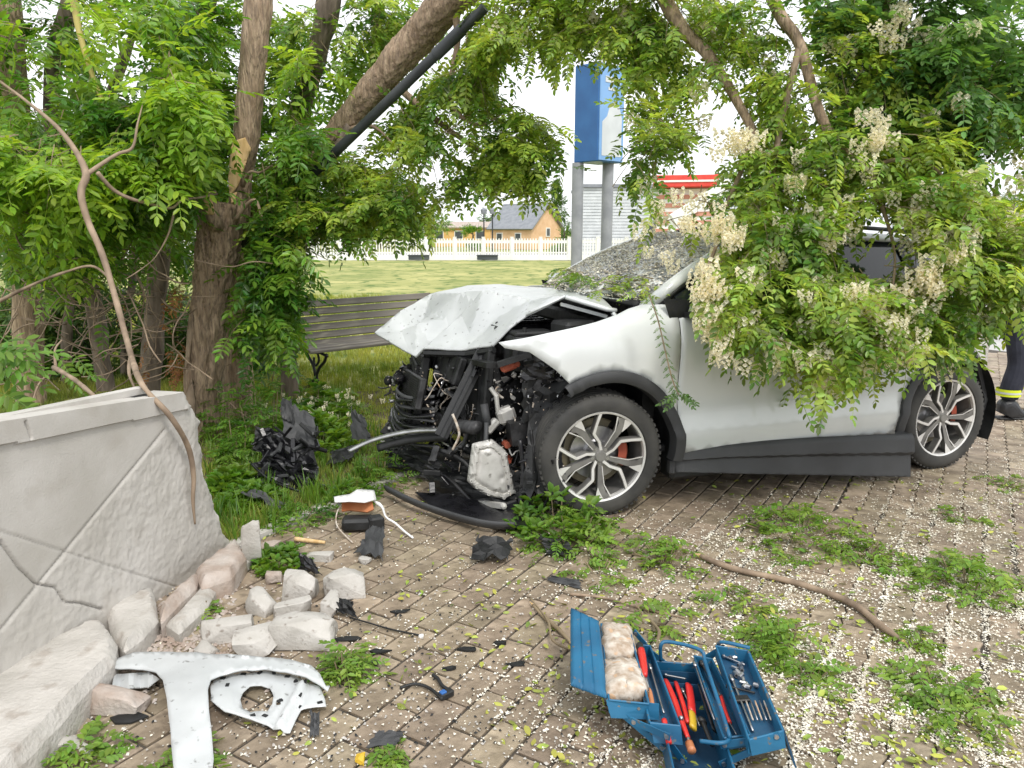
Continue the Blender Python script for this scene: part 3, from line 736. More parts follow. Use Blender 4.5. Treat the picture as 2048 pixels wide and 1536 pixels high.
# ---- bench
B0 = gp(618, 706, .45); dirb = (gp(790, 686, .45)-B0).normalized()
brz = math.atan2(dirb.y, dirb.x)
t = thing('park_bench', (B0.x, B0.y, 0), 'weathered slatted park bench with curly cast iron legs on the lawn', 'bench', rz=brz)
BLEN = 1.9
prof = [(0.0, .44), (.085, .452), (.17, .45), (.255, .44), (.34, .43), (.415, .455), (.452, .53), (.478, .61), (.50, .69), (.525, .77), (.55, .85)]
sb = MB(); sb.box((BLEN/2, 0, 0), (BLEN, .07, .03), bev=.006); sme = mesh_of('slat', sb.v, sb.f); sme.materials.append(M_SLAT)
for i, (y, z) in enumerate(prof):
    a = prof[max(0, i-1)]; b_ = prof[min(len(prof)-1, i+1)]; an = math.atan2(b_[1]-a[1], b_[0]-a[0])
    o = bpy.data.objects.new('slat', sme); C.objects.link(o); o.parent = t; o.location = (0, y, z+.02); o.rotation_euler = (an, 0, 0)
for x in (.18, BLEN-.18):
    b = MB()
    b.tube([(x, y, z-.01) for y, z in [(-.03, .41), (.1, .43), (.34, .41), (.42, .45), (.5, .66), (.56, .88)]], .014, 8)
    b.tube(catmull([(x, -.02, .42), (x, .03, .34), (x, .14, .26), (x, .2, .16), (x, .12, .06), (x, -.04, .0)], 5), .015, 8)
    b.tube(catmull([(x, .42, .42), (x, .36, .36), (x, .26, .27), (x, .24, .15), (x, .36, .05), (x, .48, 0)], 5), .015, 8)
    b.tube(catmull([(x, .16, .41), (x, .14, .34), (x, .2, .28), (x, .24, .3), (x, .24, .36)], 5), .012, 8)
    b.box((x, -.05, .01), (.05, .09, .02)); b.box((x, .5, .01), (.05, .09, .02))
    obj('leg', b, M_IRON, t, smooth=True)

# ---- concrete wall -------------------------------------------------
WP = Vector((-1.44, 3.86, 0)); WD = Vector((.2147, .9767, 0)).normalized(); WN = Vector((WD.y, -WD.x, 0))     # normal points to the paving
def wpt(px, py, off=0.0):
    r = ray(px, py); k = (WP-Vector((0, 0, EYE))+WN*off).dot(WN)/r.dot(WN)
    p = Vector((0, 0, EYE))+r*k; return ((p-WP).dot(WD), p.z)
def wxyz(s, z, off=0.0): return WP+WD*s+WN*off+Vector((0, 0, z))
t_wall = thing('garden_wall', tuple(wxyz(-1.2, 0)), 'cracked pale concrete garden wall with broken plinth at the left', 'wall')
topz = [wpt(0, 830), wpt(370, 775)]; TS = [q[0] for q in topz]; TZ = [q[1] for q in topz]
endp = [wpt(*q) for q in ((370, 775), (408, 838), (414, 930), (436, 1000), (455, 1060), (480, 1092))]
ridge = [wpt(330, 850), wpt(0, 1250)]; crs = [wpt(-20, 1045), wpt(370, 1172)]
crack = [wpt(*q) for q in ((0, 1072), (38, 1125), (72, 1158), (110, 1165), (130, 1195), (160, 1197), (205, 1210))]
crack2 = [wpt(*q) for q in ((44, 832), (48, 842), (52, 852), (55, 866))]
def segd(p, a, b):
    ax, ay = a; bx, by = b; t_ = max(0, min(1, ((p[0]-ax)*(bx-ax)+(p[1]-ay)*(by-ay))/max(1e-9, (bx-ax)**2+(by-ay)**2)))
    return math.hypot(p[0]-ax-(bx-ax)*t_, p[1]-ay-(by-ay)*t_)
def sidev(p, a, b): return (b[0]-a[0])*(p[1]-a[1])-(b[1]-a[1])*(p[0]-a[0])
S0 = -2.6
def s_end(z):
    zs = [q[1] for q in endp][::-1]; ss = [q[0] for q in endp][::-1]; return lerps(zs, ss, z)
nu, nv = 420, 130
V = []; 
def face_off(s, z):
    o = 0.0
    d = segd((s, z), *ridge); o -= .009*math.exp(-(d/.006)**2)
    right = sidev((s, z), ridge[1], ridge[0]) < 0
    if right: o += .0015+.0035*(fbm((s, z, 2), 16, 5))+.002*fbm((s, z, 5), 50, 2)
    else: o += .001*fbm((s, z, 1), 9)
    d = segd((s, z), *crs); o -= .007*math.exp(-(d/.0035)**2)
    d = min(segd((s, z), crack[i], crack[i+1]) for i in range(len(crack)-1)); o -= .02*math.exp(-(d/.0035)**2)
    d = min(segd((s, z), crack2[i], crack2[i+1]) for i in range(len(crack2)-1)); o -= .02*math.exp(-(d/.004)**2)
    zt_ = lerps(TS, TZ, s) if s > TS[0] else TZ[0]+(s-TS[0])*(TZ[1]-TZ[0])/(TS[1]-TS[0])
    if z > zt_-.085: o += .014
    e = s_end(z)-s
    if e < .10: o -= (.10-e)**2*3.2*(1+.6*fbm((s, z, 8), 10))
    return o
for j in range(nv+1):
    for i in range(nu+1):
        w_ = j/nv
        # columns follow the end profile
        zt_end = endp[0][1]; z_ = w_*1.04
        se = s_end(min(z_, zt_end)); 
        t_ = i/nu; s_ = S0+(se-S0)*(1-(1-t_)**1.15)
        ztop_ = TZ[0]+(s_-TS[0])*(TZ[1]-TZ[0])/(TS[1]-TS[0]); z = w_*ztop_
        se = s_end(z); s_ = S0+(se+.012*fbm((0, z, 3), 14)-S0)*(1-(1-t_)**1.15)
        V.append(wxyz(s_, z-.02, face_off(s_, z)))
F = [(j*(nu+1)+i, j*(nu+1)+i+1, (j+1)*(nu+1)+i+1, (j+1)*(nu+1)+i) for j in range(nv) for i in range(nu)]
n0 = len(V)
# back, top and end
top = [j for j in range(nv*(nu+1), (nv+1)*(nu+1))]; endc = [j*(nu+1)+nu for j in range(nv+1)]
for i in top: V.append(Vector(V[i])-WN*.16)
F += [(top[i], top[i+1], n0+i+1, n0+i) for i in range(nu)]
n1 = len(V)
for k, i in enumerate(endc): V.append(Vector(V[i])-WN*(.16 if k == nv else .16-.02*abs(math.sin(k*.7))))
F += [(endc[i], n1+i, n1+i+1, endc[i+1]) for i in range(nv)]
mb = MB(); mb.add(V, F); o = obj('wall_slab', rebase(mb, t_wall), M_CONC, t_wall); autosmooth(o, 50)
# coping rail behind the top edge, and a black bar standing in for the gap's shade
q0 = wxyz(-2.6, TZ[0]+.03, -.10); q1 = wxyz(TS[1]-.16, TZ[1]+.018, -.10)
mb = MB(); mb.bar(q0, q1, .05, .028); obj('coping_rail', rebase(mb, t_wall), M_CONC, t_wall)
mb = MB(); mb.bar(q0+WN*.035-Vector((0, 0, .022)), q1+WN*.035-Vector((0, 0, .022)), .03, .012); obj('gap_shade_bar', rebase(mb, t_wall), M_BLK, t_wall)
# plinth: what still stands of the skirting, in broken lengths
def lump(name, px, z0, th, mat, seed, parent=None, lab=None):
    """block whose visible outline on the ground side is given by the survey; rounded broken edges"""
    P = [gp(x, y, z0) for x, y in px]; cx = sum(p.x for p in P)/len(P); cy = sum(p.y for p in P)/len(P)
    pl = [(p.x, p.y) for p in P]
    rr = random.Random(seed)
    def ed(x, y):
        return min(segd((x, y), pl[i], pl[(i+1) % len(pl)]) for i in range(len(pl)))
    def fn(x, y):
        e = min(1, ed(x, y)/.018); h = z0*(.62+.38*e) if z0 > .0 else 0
        return (x, y, h+th*fbm((x+seed, y, seed*1.7), 6)*.28+th*.12*fbm((x, y, seed), 24))
    m = sheet(pl, .02, fn)
    nb = len(m.v); m2 = MB(); m2.add(m.v, m.f)
    # skirt to the ground
    Pd = densify(pl, .02); m2.add([fn(x, y) for x, y in Pd]+[(x+.0, y, -.01) for x, y in Pd], [(i, (i+1) % len(Pd), (i+1) % len(Pd)+len(Pd), i+len(Pd)) for i in range(len(Pd))])
    return m2
pl_px = [([(-60, 1362), (0, 1325), (90, 1275), (176, 1236), (207, 1232), (233, 1268), (226, 1302), (176, 1356), (120, 1420), (60, 1482), (0, 1540), (-90, 1600)], .13, M_CONCR),
         ([(210, 1208), (306, 1165), (316, 1225), (285, 1262), (249, 1290), (222, 1262)], .10, M_CONCR),
         ([(316, 1200), (372, 1150), (404, 1120), (392, 1160), (320, 1230)], .11, M_CONCP),
         ([(330, 1240), (404, 1165), (432, 1170), (412, 1208), (357, 1256)], .07, M_CONCR),
         ([(388, 1130), (440, 1092), (470, 1062), (492, 1100), (462, 1140), (402, 1160)], .12, M_CONCP)]
for i, (px, h, m_) in enumerate(pl_px):
    m = lump('plinth_block', px, h, .03, m_, i+1)
    o = obj('plinth_block', rebase(m, t_wall), m_, t_wall); autosmooth(o, 50)
# stepped moulding line along the long plinth block
m = MB(); a = gp(-40, 1478, .05); b = gp(196, 1310, .05); m.bar(a, b, .025, .07); obj('moulding', rebase(m, t_wall), M_CONCP, t_wall)
# ================================================================== THE CAR
P0 = gp(1190, 1035); P1 = gp(1885, 940); CA = math.atan2(P1.y-P0.y, P1.x-P0.x)
CFW = Vector((-math.cos(CA), -math.sin(CA), 0)); CLF = Vector((math.sin(CA), -math.cos(CA), 0))
car = thing('crashed_car', (P0.x, P0.y, 0), 'white car with crumpled bonnet and torn-open front end on the paving', 'car', rz=math.pi+CA)
def side(px, py, off=0.0):     # line of sight -> car lengthways x and height z on the plane y = off
    r = ray(px, py); o = Vector((0, 0, EYE)); k = (P0+CLF*off-o).dot(CLF)/r.dot(CLF); p = o+r*k
    return ((p-P0).dot(CFW), p.z)
def cpt(px, py, off):
    x, z = side(px, py, off); return (x, off, z)
CW = 1.84
def ys(x, z):
    y = lerps([0, .25, .33, .42, .46, .50, .62, .80, .95, 1.03, 1.12, 1.20, 1.28], [-.05, -.01, .015, .035, .042, .022, .005, .012, .03, .028, .005, -.055, -.13], z)
    if x > .15: y -= (x-.15)**2*.55
    if x < -2.2: y -= (x+2.2)**2*.20
    # flared haunches over the wheels
    for wx in (-.05, -2.66):
        y += .022*math.exp(-((x-wx)/.48)**2)*max(0, min(1, (1.15-z)/.3))
    return y
WX = (-.05, -2.66); WZ = .36
def arc(cx, cz, R, a0, a1, n): return [(cx+R*math.cos(rad(a0+(a1-a0)*i/n)), cz+R*math.sin(rad(a0+(a1-a0)*i/n))) for i in range(n+1)]
def body_panel(name, outl, step=.05, both=True, mat=M_PAINT, extra=0.0, fn=None, t=.004, smooth=True, parent=car, dent=None):
    f = fn or (lambda x, z: (x, ys(x, z)+extra+(dent(x, z) if dent else 0), z))
    o = obj(name, sheet(outl, step, f), mat, parent, smooth=smooth); solid(o, t)
    # make sure outward side is up
    if both:
        o2 = obj(name, sheet(outl, step, lambda x, z: (x, -CW-(ys(x, z)+extra), z)), mat, parent, smooth=smooth); solid(o2, t)
    return o
fender = [(.56, 1.035), (.40, 1.066), (.20, 1.100), (.02, 1.130), (-.12, 1.162), (-.20, 1.190), (-.29, 1.208), (-.42, 1.206), (-.485, 1.20), (-.497, 1.12), (-.499, .70), (-.512, .40)]
fender += [(-.545, .335)]
fender += arc(WX[0], WZ, .50, 180, 62, 16)[0:]
fender += [(.27, .885), (.33, .93), (.41, .985), (.53, 1.005)]
def fdent(x, z):
    return -.014*math.exp(-((x-.33)/.07)**2-((z-1.0)/.05)**2)+.008*math.sin(x*26+z*9)*max(0, min(1, (x-.1)/.3))
body_panel('front_wing', fender, .045, both=False, dent=fdent)
body_panel('front_wing', [(x, z) for x, z in fender], .07, both=False, fn=lambda x, z: (x, -CW-ys(x, z), z))
BELT = [(-.42, 1.202), (-.9, 1.205), (-1.6, 1.215), (-2.3, 1.232), (-3.0, 1.26)]
def belt(x): return lerps([-3.3, -3.0, -2.3, -1.6, -.9, -.42], [1.27, 1.26, 1.232, 1.215, 1.205, 1.202], x)
fd = [(-.503, .70), (-.503, 1.11), (-.50, 1.19)]+[(-.56, belt(-.56)), (-1.0, belt(-1)), (-1.535, belt(-1.53)), (-1.535, .30), (-1.0, .322), (-.7, .335), (-.552, .338), (-.516, .40)]
body_panel('front_door', fd, .06, both=True)
rd = [(-1.542, belt(-1.54)), (-2.0, belt(-2)), (-2.52, belt(-2.5)), (-2.50, 1.0), (-2.42, .88)]+arc(WX[1], WZ, .50, 82, 12, 8)[3:]+[(-2.175, .29), (-1.542, .30)]
rd = [(-1.542, belt(-1.54)), (-2.0, belt(-2)), (-2.52, belt(-2.5)), (-2.53, 1.02), (-2.47, .90)]+arc(WX[1], WZ, .50, 72, 0, 8)+[(-2.17, .30), (-1.542, .30)]
body_panel('rear_door', rd, .06, both=True)
qp = [(-2.527, belt(-2.52)), (-2.9, 1.26), (-2.98, 1.25), (-3.08, 1.05), (-3.15, .8), (-3.18, .62), (-3.14, .40)]+arc(WX[1], WZ, .50, 180, 76, 10)+[(-2.537, 1.02)]
body_panel('rear_quarter_panel', qp, .07, both=True)
# wheel arch cladding
for (wx, a0, a1) in ((WX[0], 58, 188), (WX[1], -4, 200)):
    for sgn in (1, -1):
        m = MB(); n = 40; Vv = []; 
        for j in range(n+1):
            a = rad(a0+(a1-a0)*j/n)
            for (r, e) in ((.503, .006), (.500, .022), (.485, .030), (.455, .030), (.436, .020), (.432, -.05)):
                x = wx+r*math.cos(a); z = WZ+r*math.sin(a); y = ys(x, max(z, .3))+e
                if wx == WX[0] and sgn == 1 and a < rad(75): y -= .01*math.sin(j*1.7)
                Vv.append((x, y if sgn == 1 else -CW-y, z))
        m.add(Vv, [(j*6+i, j*6+i+1, (j+1)*6+i+1, (j+1)*6+i)[::sgn] for j in range(n) for i in range(5)])
        o = obj('arch_cladding', m, M_CLAD, car); autosmooth(o, 40)
        m = MB(); s_ = .04 if sgn == 1 else -CW-.04
        m.lathe([(.47, -.03), (.47, -.38), (.30, -.40)], 30, 'y', rad(a0-4), rad(a1+4), o=(wx, 0, WZ))
        if sgn == -1: m.v = [(x, -CW-y, z) for x, y, z in m.v]
        obj('wheel_arch_liner', m, M_BLK, car, smooth=True)
# sill cladding, its rear end hanging low
def sill(x, t_):    # t_ 0 at top .. 1 at bottom
    zt_ = lerps([-2.37, -2.2, -1.5, -.84, -.51], [.31, .320, .352, .366, .350], x); zb = lerps([-2.27, -1.1, -.54], [.024, .155, .222], x)
    z = zt_+(zb-zt_)*t_; k = lerps([-2.27, -1.5, -.5], [.055, .02, -.022], x)
    return (x, lerps([0, .08, .42, .5, 1], [.022, .046, .062, .03, .048], t_)+k, z)
m = sheet([(-2.255, 0), (-.515, 0), (-.515, 1), (-2.255, 1)], .05, lambda x, t_: sill(x, t_)); o = obj('side_skirt', m, M_CLAD, car); autosmooth(o, 30); solid(o, .02)
m = MB(); m.box((-1.45, -.08, .23), (1.9, .14, .14), bev=.02); obj('sill_beam', m, M_BLK, car)
m = MB(); m.box((-.51, -.02, .25), (.05, .06, .10), bev=.015); obj('mud_flap', m, M_CLAD, car)
m = sheet([(-2.3, 0), (-.5, 0), (-.5, 1), (-2.3, 1)], .2, lambda x, t_: (x, -CW-.03-.02*t_, .3-.16*t_)); solid(obj('side_skirt', m, M_CLAD, car), .02)
# underbody and cabin tub
m = MB(); m.box((-1.55, -CW/2, .26), (3.3, CW-.5, .10)); m.box((-2.55, -CW/2, .75), (1.3, CW-.62, .7)); m.box((-.42, -CW/2, .78), (.08, CW-.34, .92)); obj('underbody', m, M_BLK, car)
m = MB(); m.box((-1.7, -CW/2, .33), (2.5, CW-.25, .04)); obj('cabin_floor', m, M_SEAT, car)
# engine bay: inner wings, strut tower, bulkhead
m = MB()
m.bar((-.40, -.16, 1.02), (.30, -.22, .93), .10, .06); m.bar((-.4, -CW+.16, 1.02), (.45, -CW+.25, .98), .1, .06)
m.tube([(-.05, -.34, .55), (-.08, -.36, 1.02)], .14, 16); m.box((-.1, -.36, 1.02), (.34, .28, .03), bev=.01)
m.box((-.30, -CW/2, 1.06), (.22, CW-.5, .10), bev=.02)
m.bar((-.38, -.3, .55), (.40, -.36, .45), .12, .14); m.bar((-.3, -CW+.3, .5), (.7, -CW+.42, .45), .12, .14)
obj('inner_wing', m, M_DSTEEL, car)
# cowl and wiper
m = MB(); m.tube(catmull([(-.37, -.22, 1.20), (-.25, -.5, 1.225), (-.16, -.92, 1.235), (-.25, -1.4, 1.225), (-.36, -1.66, 1.2)], 5), .03, 8, flat=.5); obj('cowl_panel', m, M_BLK, car, smooth=True)
# ---- windscreen, pillars, roof, glass
def screen(u, v):   # u 0..1 across (left to right), v 0..1 upward
    k = 4*u*(1-u); base = Vector((-.40+.27*k, -.17-(CW-.34)*u, 1.205+.03*k)); top_ = Vector((-1.22+.16*k, -.33-(CW-.66)*u, 1.575+.045*k))
    p = base.lerp(top_, v); bul = .05*math.sin(math.pi*v)
    sagd = -.055*math.exp(-((u-.45)/.22)**2-((v-.62)/.3)**2)
    return (p.x, p.y, p.z+bul+sagd+.006*fbm((u, v, 4), 9))
m = sheet([(0, 0), (1, 0), (1, 1), (0, 1)], .05, screen); obj('windscreen', m, M_CRAZED, car, smooth=True)
for u in (0, 1):
    sg = 1 if u == 0 else -1
    P = [Vector(screen(u, v))+Vector((-.005, sg*.018, .004)) for v in (-.06, .2, .4, .6, .8, 1.0)]
    m = MB()
    for i in range(5): pass
    m.tube(P, [.040, .040, .039, .038, .037, .036], 10, flat=.72); obj('a_pillar', m, M_PAINT, car, smooth=True)
    P = [p+Vector((-.035, sg*.004, -.03)) for p in P]; m = MB(); m.tube(P, .022, 6); obj('pillar_seal', m, M_BLK, car, smooth=True)
def roofp(x, w):   # x from -1.2 to -3.0, w -1..1
    k = 1-w*w; h = lerps([-3.15, -2.6, -2.0, -1.5, -1.2, -1.05], [1.575, 1.625, 1.65, 1.645, 1.61, 1.585], x)
    wd = lerps([-3.15, -2.4, -1.2], [.50, .57, .60], x)
    return (x-.16*(k-0)*(0), -CW/2+w*wd, h-.055*(1-k)-.012*w**4-.05*math.exp(-((x+1.35)/.25)**2-((w-.1)/.5)**2))
m = sheet([(-1.20, -1), (-1.09, -.5), (-1.06, 0), (-1.09, .5), (-1.20, 1), (-3.15, 1), (-3.15, -1)][::-1], .12, roofp); o = obj('roof', m, M_PAINT, car, smooth=True); solid(o, .02)
for w in (-1, 1):
    P = [Vector(roofp(x, w*.99)) for x in (-1.2, -1.6, -2.1, -2.6, -3.1)]
    m = MB(); m.tube([p+Vector((0, w*.018, .0)) for p in P], .03, 8, flat=.8); obj('roof_side', m, M_PAINT, car, smooth=True)
    m = MB(); m.tube([P[0].lerp(P[1], .3)+Vector((0, 0, .02)), P[0].lerp(P[1], .5)+Vector((0, 0, .05)), P[1]+Vector((0, 0, .06)), P[2]+Vector((0, 0, .06)), P[3]+Vector((0, 0, .055)), P[4]+Vector((0, 0, .015))], .014, 8); obj('roof_rail', m, M_BLK, car, smooth=True)
    def win(x, t_, w=w):
        top_ = roofp(min(x, -1.2), w*.985); yb = ys(x, belt(x))-.01; yb = yb if w > 0 else -CW-yb
        zt_ = top_[2]-.03; yt_ = top_[1]
        if x > -1.2:
            q = screen(0 if w > 0 else 1, (x+.40)/(-.82)); zt_ = q[2]-.035; yt_ = q[1]
        z = belt(x)-.02; return (x, yb+(yt_-yb)*t_, z+(zt_-z)*t_)
    for (xa, xb) in ((-.56, -1.50), (-1.56, -2.40), (-2.45, -2.86)):
        o = obj('side_window', sheet([(xa, 0), (xb, 0), (xb, 1), (xa, 1)], .12, win), M_GLASS, car, smooth=True)
    for xa in (-1.53, -2.425, -2.92):
        m = MB(); m.bar(win(xa, 0), win(xa, 1.05), .075, .03, up=(0, 1, 0)); obj('window_pillar', m, M_BLK if xa > -2.8 else M_PAINT, car)
    # mirror and its black sail
    sg = 1 if w > 0 else -1
    yb = ys(-.55, 1.15); Y = lambda y: y if w > 0 else -CW-y
    m = MB(); q = [(-.40, 1.245), (-.585, 1.235), (-.50, .985)]
    m.add([(x, Y(yb+.012+.004*i), z) for i in (0, 1) for x, z in q], [(0, 1, 2), (3, 5, 4), (0, 3, 4, 1), (1, 4, 5, 2), (2, 5, 3, 0)]); obj('mirror_sail', m, M_BLK, car)
    mo = MB(); mo.box((-.62, Y(yb+.17), 1.21), (.13, .22, .15), bev=.03); m2 = MB(); mi = obj('door_mirror', mo, M_PAINT, car)
    m2.box((-.565, Y(yb+.05), 1.15), (.06, .14, .03)); obj('mirror_arm', m2, M_BLK, mi)
    # door handles
    for xh in (-1.36, -2.26):
        m = MB(); yy = ys(xh, .98); m.tube([(xh-.10, Y(yy+.005), .985), (xh-.07, Y(yy+.035), .99), (xh+.07, Y(yy+.035), .99), (xh+.10, Y(yy+.005), .985)], .012, 6); obj('door_handle', m, M_PAINT, car, smooth=True)
# tail
m = sheet([(-1, 0), (1, 0), (1, 1), (-1, 1)], .12, lambda w, t_: (-3.0-.20*math.sin(math.pi*min(1, t_*1.25))+.10*w*w, -CW/2+w*lerps([0, .5, .7, 1], [.66, .70, .68, .5], t_), lerps([0, 1], [.42, 1.58], t_)))
o = obj('tailgate', m, M_PAINT, car, smooth=True); solid(o, .02)
m = MB(); m.box((-3.12, -CW/2, .42), (.2, CW-.5, .26), bev=.06); obj('rear_bumper', m, M_CLAD, car)
# cabin
m = MB(); m.box((-.68, -CW/2, 1.02), (.42, CW-.42, .22), bev=.06); m.tube(catmull([(-.5, -.3, 1.13), (-.55, -.9, 1.15), (-.5, -1.5, 1.13)], 4), .06, 8); obj('dashboard', m, M_SEAT, car)
for y in (-.52, -1.30):
    m = MB(); m.box((-1.45, y, .55), (.5, .5, .18), bev=.05); m.box((-1.72, y, .88), (.16, .5, .62), Matrix.Rotation(rad(-12), 3, 'Y'), bev=.05); m.box((-1.8, y, 1.28), (.1, .28, .18), bev=.03); obj('seat', m, M_SEAT, car)
m = MB(); n = 24; m.tube([(-.98-.10*math.sin(2*math.pi*i/n), -.52+.19*math.cos(2*math.pi*i/n), 1.04+.16*math.sin(2*math.pi*i/n)) for i in range(n+1)], .014, 6, caps=False); m.box((-.97, -.52, 1.04), (.05, .12, .1), bev=.02); obj('steering_wheel', m, M_BLK, car)
m = MB(); m.box((-2.45, -CW/2, .6), (.5, 1.3, .2), bev=.05); m.box((-2.72, -CW/2, .9), (.16, 1.3, .6), bev=.05); obj('rear_seat', m, M_SEAT, car)

# ---- wheels
def make_wheel(name, loc, steer=0, camber=0, phase=0, mirror=False):
    hub = MB(); hub.lathe([(.001, -.03), (.05, -.035), (.058, -.05), (.058, -.12), (.001, -.12)], 24, 'y')
    w = obj(name, hub, M_RIMG, car, smooth=False); w.location = loc; w.rotation_euler = (camber, 0, steer)
    ty = MB(); R = .362; prof = [(.262, -.022), (.275, -.004), (.300, .000), (.325, -.002), (.344, -.010), (.355, -.024), (R, -.040)]
    for k in range(4):   # tread ribs and grooves
        a = -.048-k*.040; prof += [(R, a), (R-.007, a-.003), (R-.007, a-.009), (R, a-.012)]
    prof += [(R, -.195), (.352, -.215), (.325, -.232), (.275, -.235), (.262, -.22)]
    ty.lathe(prof, 72, 'y'); o = obj('tyre', ty, M_RUB, w); autosmooth(o, 32)
    for k in range(72):   # shoulder blocks
        pass
    sb_ = MB()
    for k in range(64):
        a = 2*math.pi*k/64; sb_.box((R*.992*math.cos(a), -.032, R*.992*math.sin(a)), (.012, .022, .018), Matrix.Rotation(-a, 3, 'Y'))
        sb_.box((R*.992*math.cos(a), -.205, R*.992*math.sin(a)), (.012, .022, .018), Matrix.Rotation(-a, 3, 'Y'))
    o = obj('tread_blocks', sb_, M_RUB, w); o['kind'] = 'stuff'
    br = MB(); br.lathe([(.266, -.012), (.270, -.020), (.262, -.03), (.250, -.04), (.243, -.10), (.243, -.21), (.262, -.23)], 60, 'y'); autosmooth(obj('rim_barrel', br, M_RIMG, w), 40)
    lip = MB(); lip.lathe([(.252, -.030), (.256, -.012), (.266, -.008), (.271, -.016), (.271, -.024)], 72, 'y'); autosmooth(obj('rim', lip, M_RIM, w), 40)
    def spoke(P, wd, dep, y0):   # strip along path P=[(r,ang,y)], widths wd
        m = MB(); n = len(P)
        pts = [Vector((r*math.cos(a), y, r*math.sin(a))) for r, a, y in P]; V = []
        for i in range(n):
            tg = (pts[min(i+1, n-1)]-pts[max(i-1, 0)]).normalized(); sd = Vector((-tg.z, 0, tg.x)); h = wd[i]/2
            for s_, dy in ((-1, 0), (1, 0), (.85, -dep), (-.85, -dep)): V.append(pts[i]+sd*h*s_+Vector((0, dy, 0)))
        m.add(V, [(i*4+a, i*4+(a+1) % 4, (i+1)*4+(a+1) % 4, (i+1)*4+a)[::-1] for i in range(n-1) for a in range(4)]+[(0, 1, 2, 3), tuple(range(4*n-4, 4*n))[::-1]])
        return m
    for k in range(5):
        a = rad(87-72*k)-phase; sg = -1
        # slim bent spoke, machined face
        P = [(.030, a-sg*rad(12), -.034), (.085, a+sg*rad(3), -.030), (.142, a+sg*rad(15), -.022), (.146, a+sg*rad(15), -.021), (.20, a+sg*rad(6), -.017), (.256, a+sg*rad(0), -.013)]
        m = spoke(P, [.016, .015, .017, .017, .015, .016], .003, 0); obj('spoke_face', m, M_RIM, w)
        P2 = [(r, b, y-.004) for r, b, y in P]; m = spoke(P2, [.024, .022, .024, .024, .022, .026], .045, 0); obj('spoke', m, M_RIMG, w)
        # broad blade
        a2 = a+rad(36)
        P = [(.035, a2, -.036), (.09, a2-sg*rad(3), -.032), (.17, a2-sg*rad(2), -.024), (.222, a2+sg*rad(0), -.018), (.256, a2+sg*rad(3), -.014)]
        m = spoke(P, [.026, .024, .034, .048, .080], .045, 0); obj('blade_spoke', m, M_RIMG, w)
        P = [(.185, a2-sg*rad(7), -.0185), (.215, a2-sg*rad(6), -.0165), (.256, a2-sg*rad(4), -.0125)]
        m = spoke(P, [.002, .022, .050], .003, 0); obj('blade_tip', m, M_RIM, w)
        P = [(.06, a2+sg*rad(9), -.0325), (.17, a2+sg*rad(5.2), -.022), (.25, a2+sg*rad(12), -.0135)]
        m = spoke(P, [.004, .005, .008], .003, 0); obj('blade_edge', m, M_RIM, w)
    cp = MB(); cp.lathe([(.001, -.022), (.028, -.023), (.032, -.030), (.032, -.04)], 24, 'y'); obj('hub_cap', cp, M_RIMG, w, smooth=False)
    for k in range(5):
        a = rad(57+72*k); nb = MB(); nb.lathe([(.001, -.034), (.009, -.034), (.009, -.05)], 8, 'y', o=(.048*math.cos(a), 0, .048*math.sin(a))); obj('wheel_nut', nb, M_STEEL, w)
    bd = MB(); bd.lathe([(.05, -.085), (.075, -.085), (.08, -.11), (.158, -.11), (.160, -.125), (.05, -.125)], 40, 'y'); autosmooth(obj('brake_disc', bd, M_STEEL, w), 30)
    bs = MB(); bs.lathe([(.05, -.15), (.19, -.15), (.2, -.14)], 32, 'y', rad(-150), rad(120)); obj('brake_shield', bs, M_BEIGE, w)
    ca_ = MB(); ca_.lathe([(.125, -.075), (.175, -.078), (.185, -.09), (.185, -.145), (.125, -.145)], 10, 'y', rad(158), rad(208)); obj('brake_caliper', ca_, M_RUST, w)
    return w
make_wheel('wheel', (-.025, .025, .360), steer=rad(-7), camber=rad(-2))
make_wheel('wheel', (-2.655, -.01, .362), phase=rad(14))
for wx in (-.02, -2.66):
    w = make_wheel('wheel', (wx, -CW+.02, .362)); w.rotation_euler = (0, 0, math.pi)
m = MB(); m.tube([(-2.66, -.2, .36), (-2.66, -CW+.2, .36)], .04, 8); m.tube([(-.02, -.16, .36), (0, -.75, .40)], .028, 8); m.tube([(-.02, -CW+.16, .36), (0, -1.1, .40)], .028, 8); obj('axle', m, M_DSTEEL, car)

# ---- crumpled bonnet
HP = {k: v for k, v in dict(
 A=cpt(1226, 618, -.20), K=cpt(1130, 592, -.30), E=cpt(1052, 630, -.42), G=cpt(1018, 655, -.45), FL=cpt(985, 690, -.50), F1=cpt(930, 699, -.72), F2=cpt(846, 697, -.95), T=cpt(831, 713, -1.04), FR=cpt(749, 665, -1.42),
 R1=cpt(800, 622, -1.50), R2=cpt(862, 587, -1.56), PK=cpt(935, 571, -1.50), PR=cpt(1000, 568, -1.50), RR=cpt(1050, 573, -1.55)).items()}
RM = (-.24, -.92, 1.245); RL2 = (-.25, -.5, 1.225)
outl3 = [HP[k] for k in ('A', 'K', 'E', 'G', 'FL', 'F1', 'F2', 'T', 'FR', 'R1', 'R2', 'PK', 'PR', 'RR')]+[RM, RL2]
def hq_(px, py, off, dz=0): p = cpt(px, py, off); return (p[0], p[1], p[2]+dz)
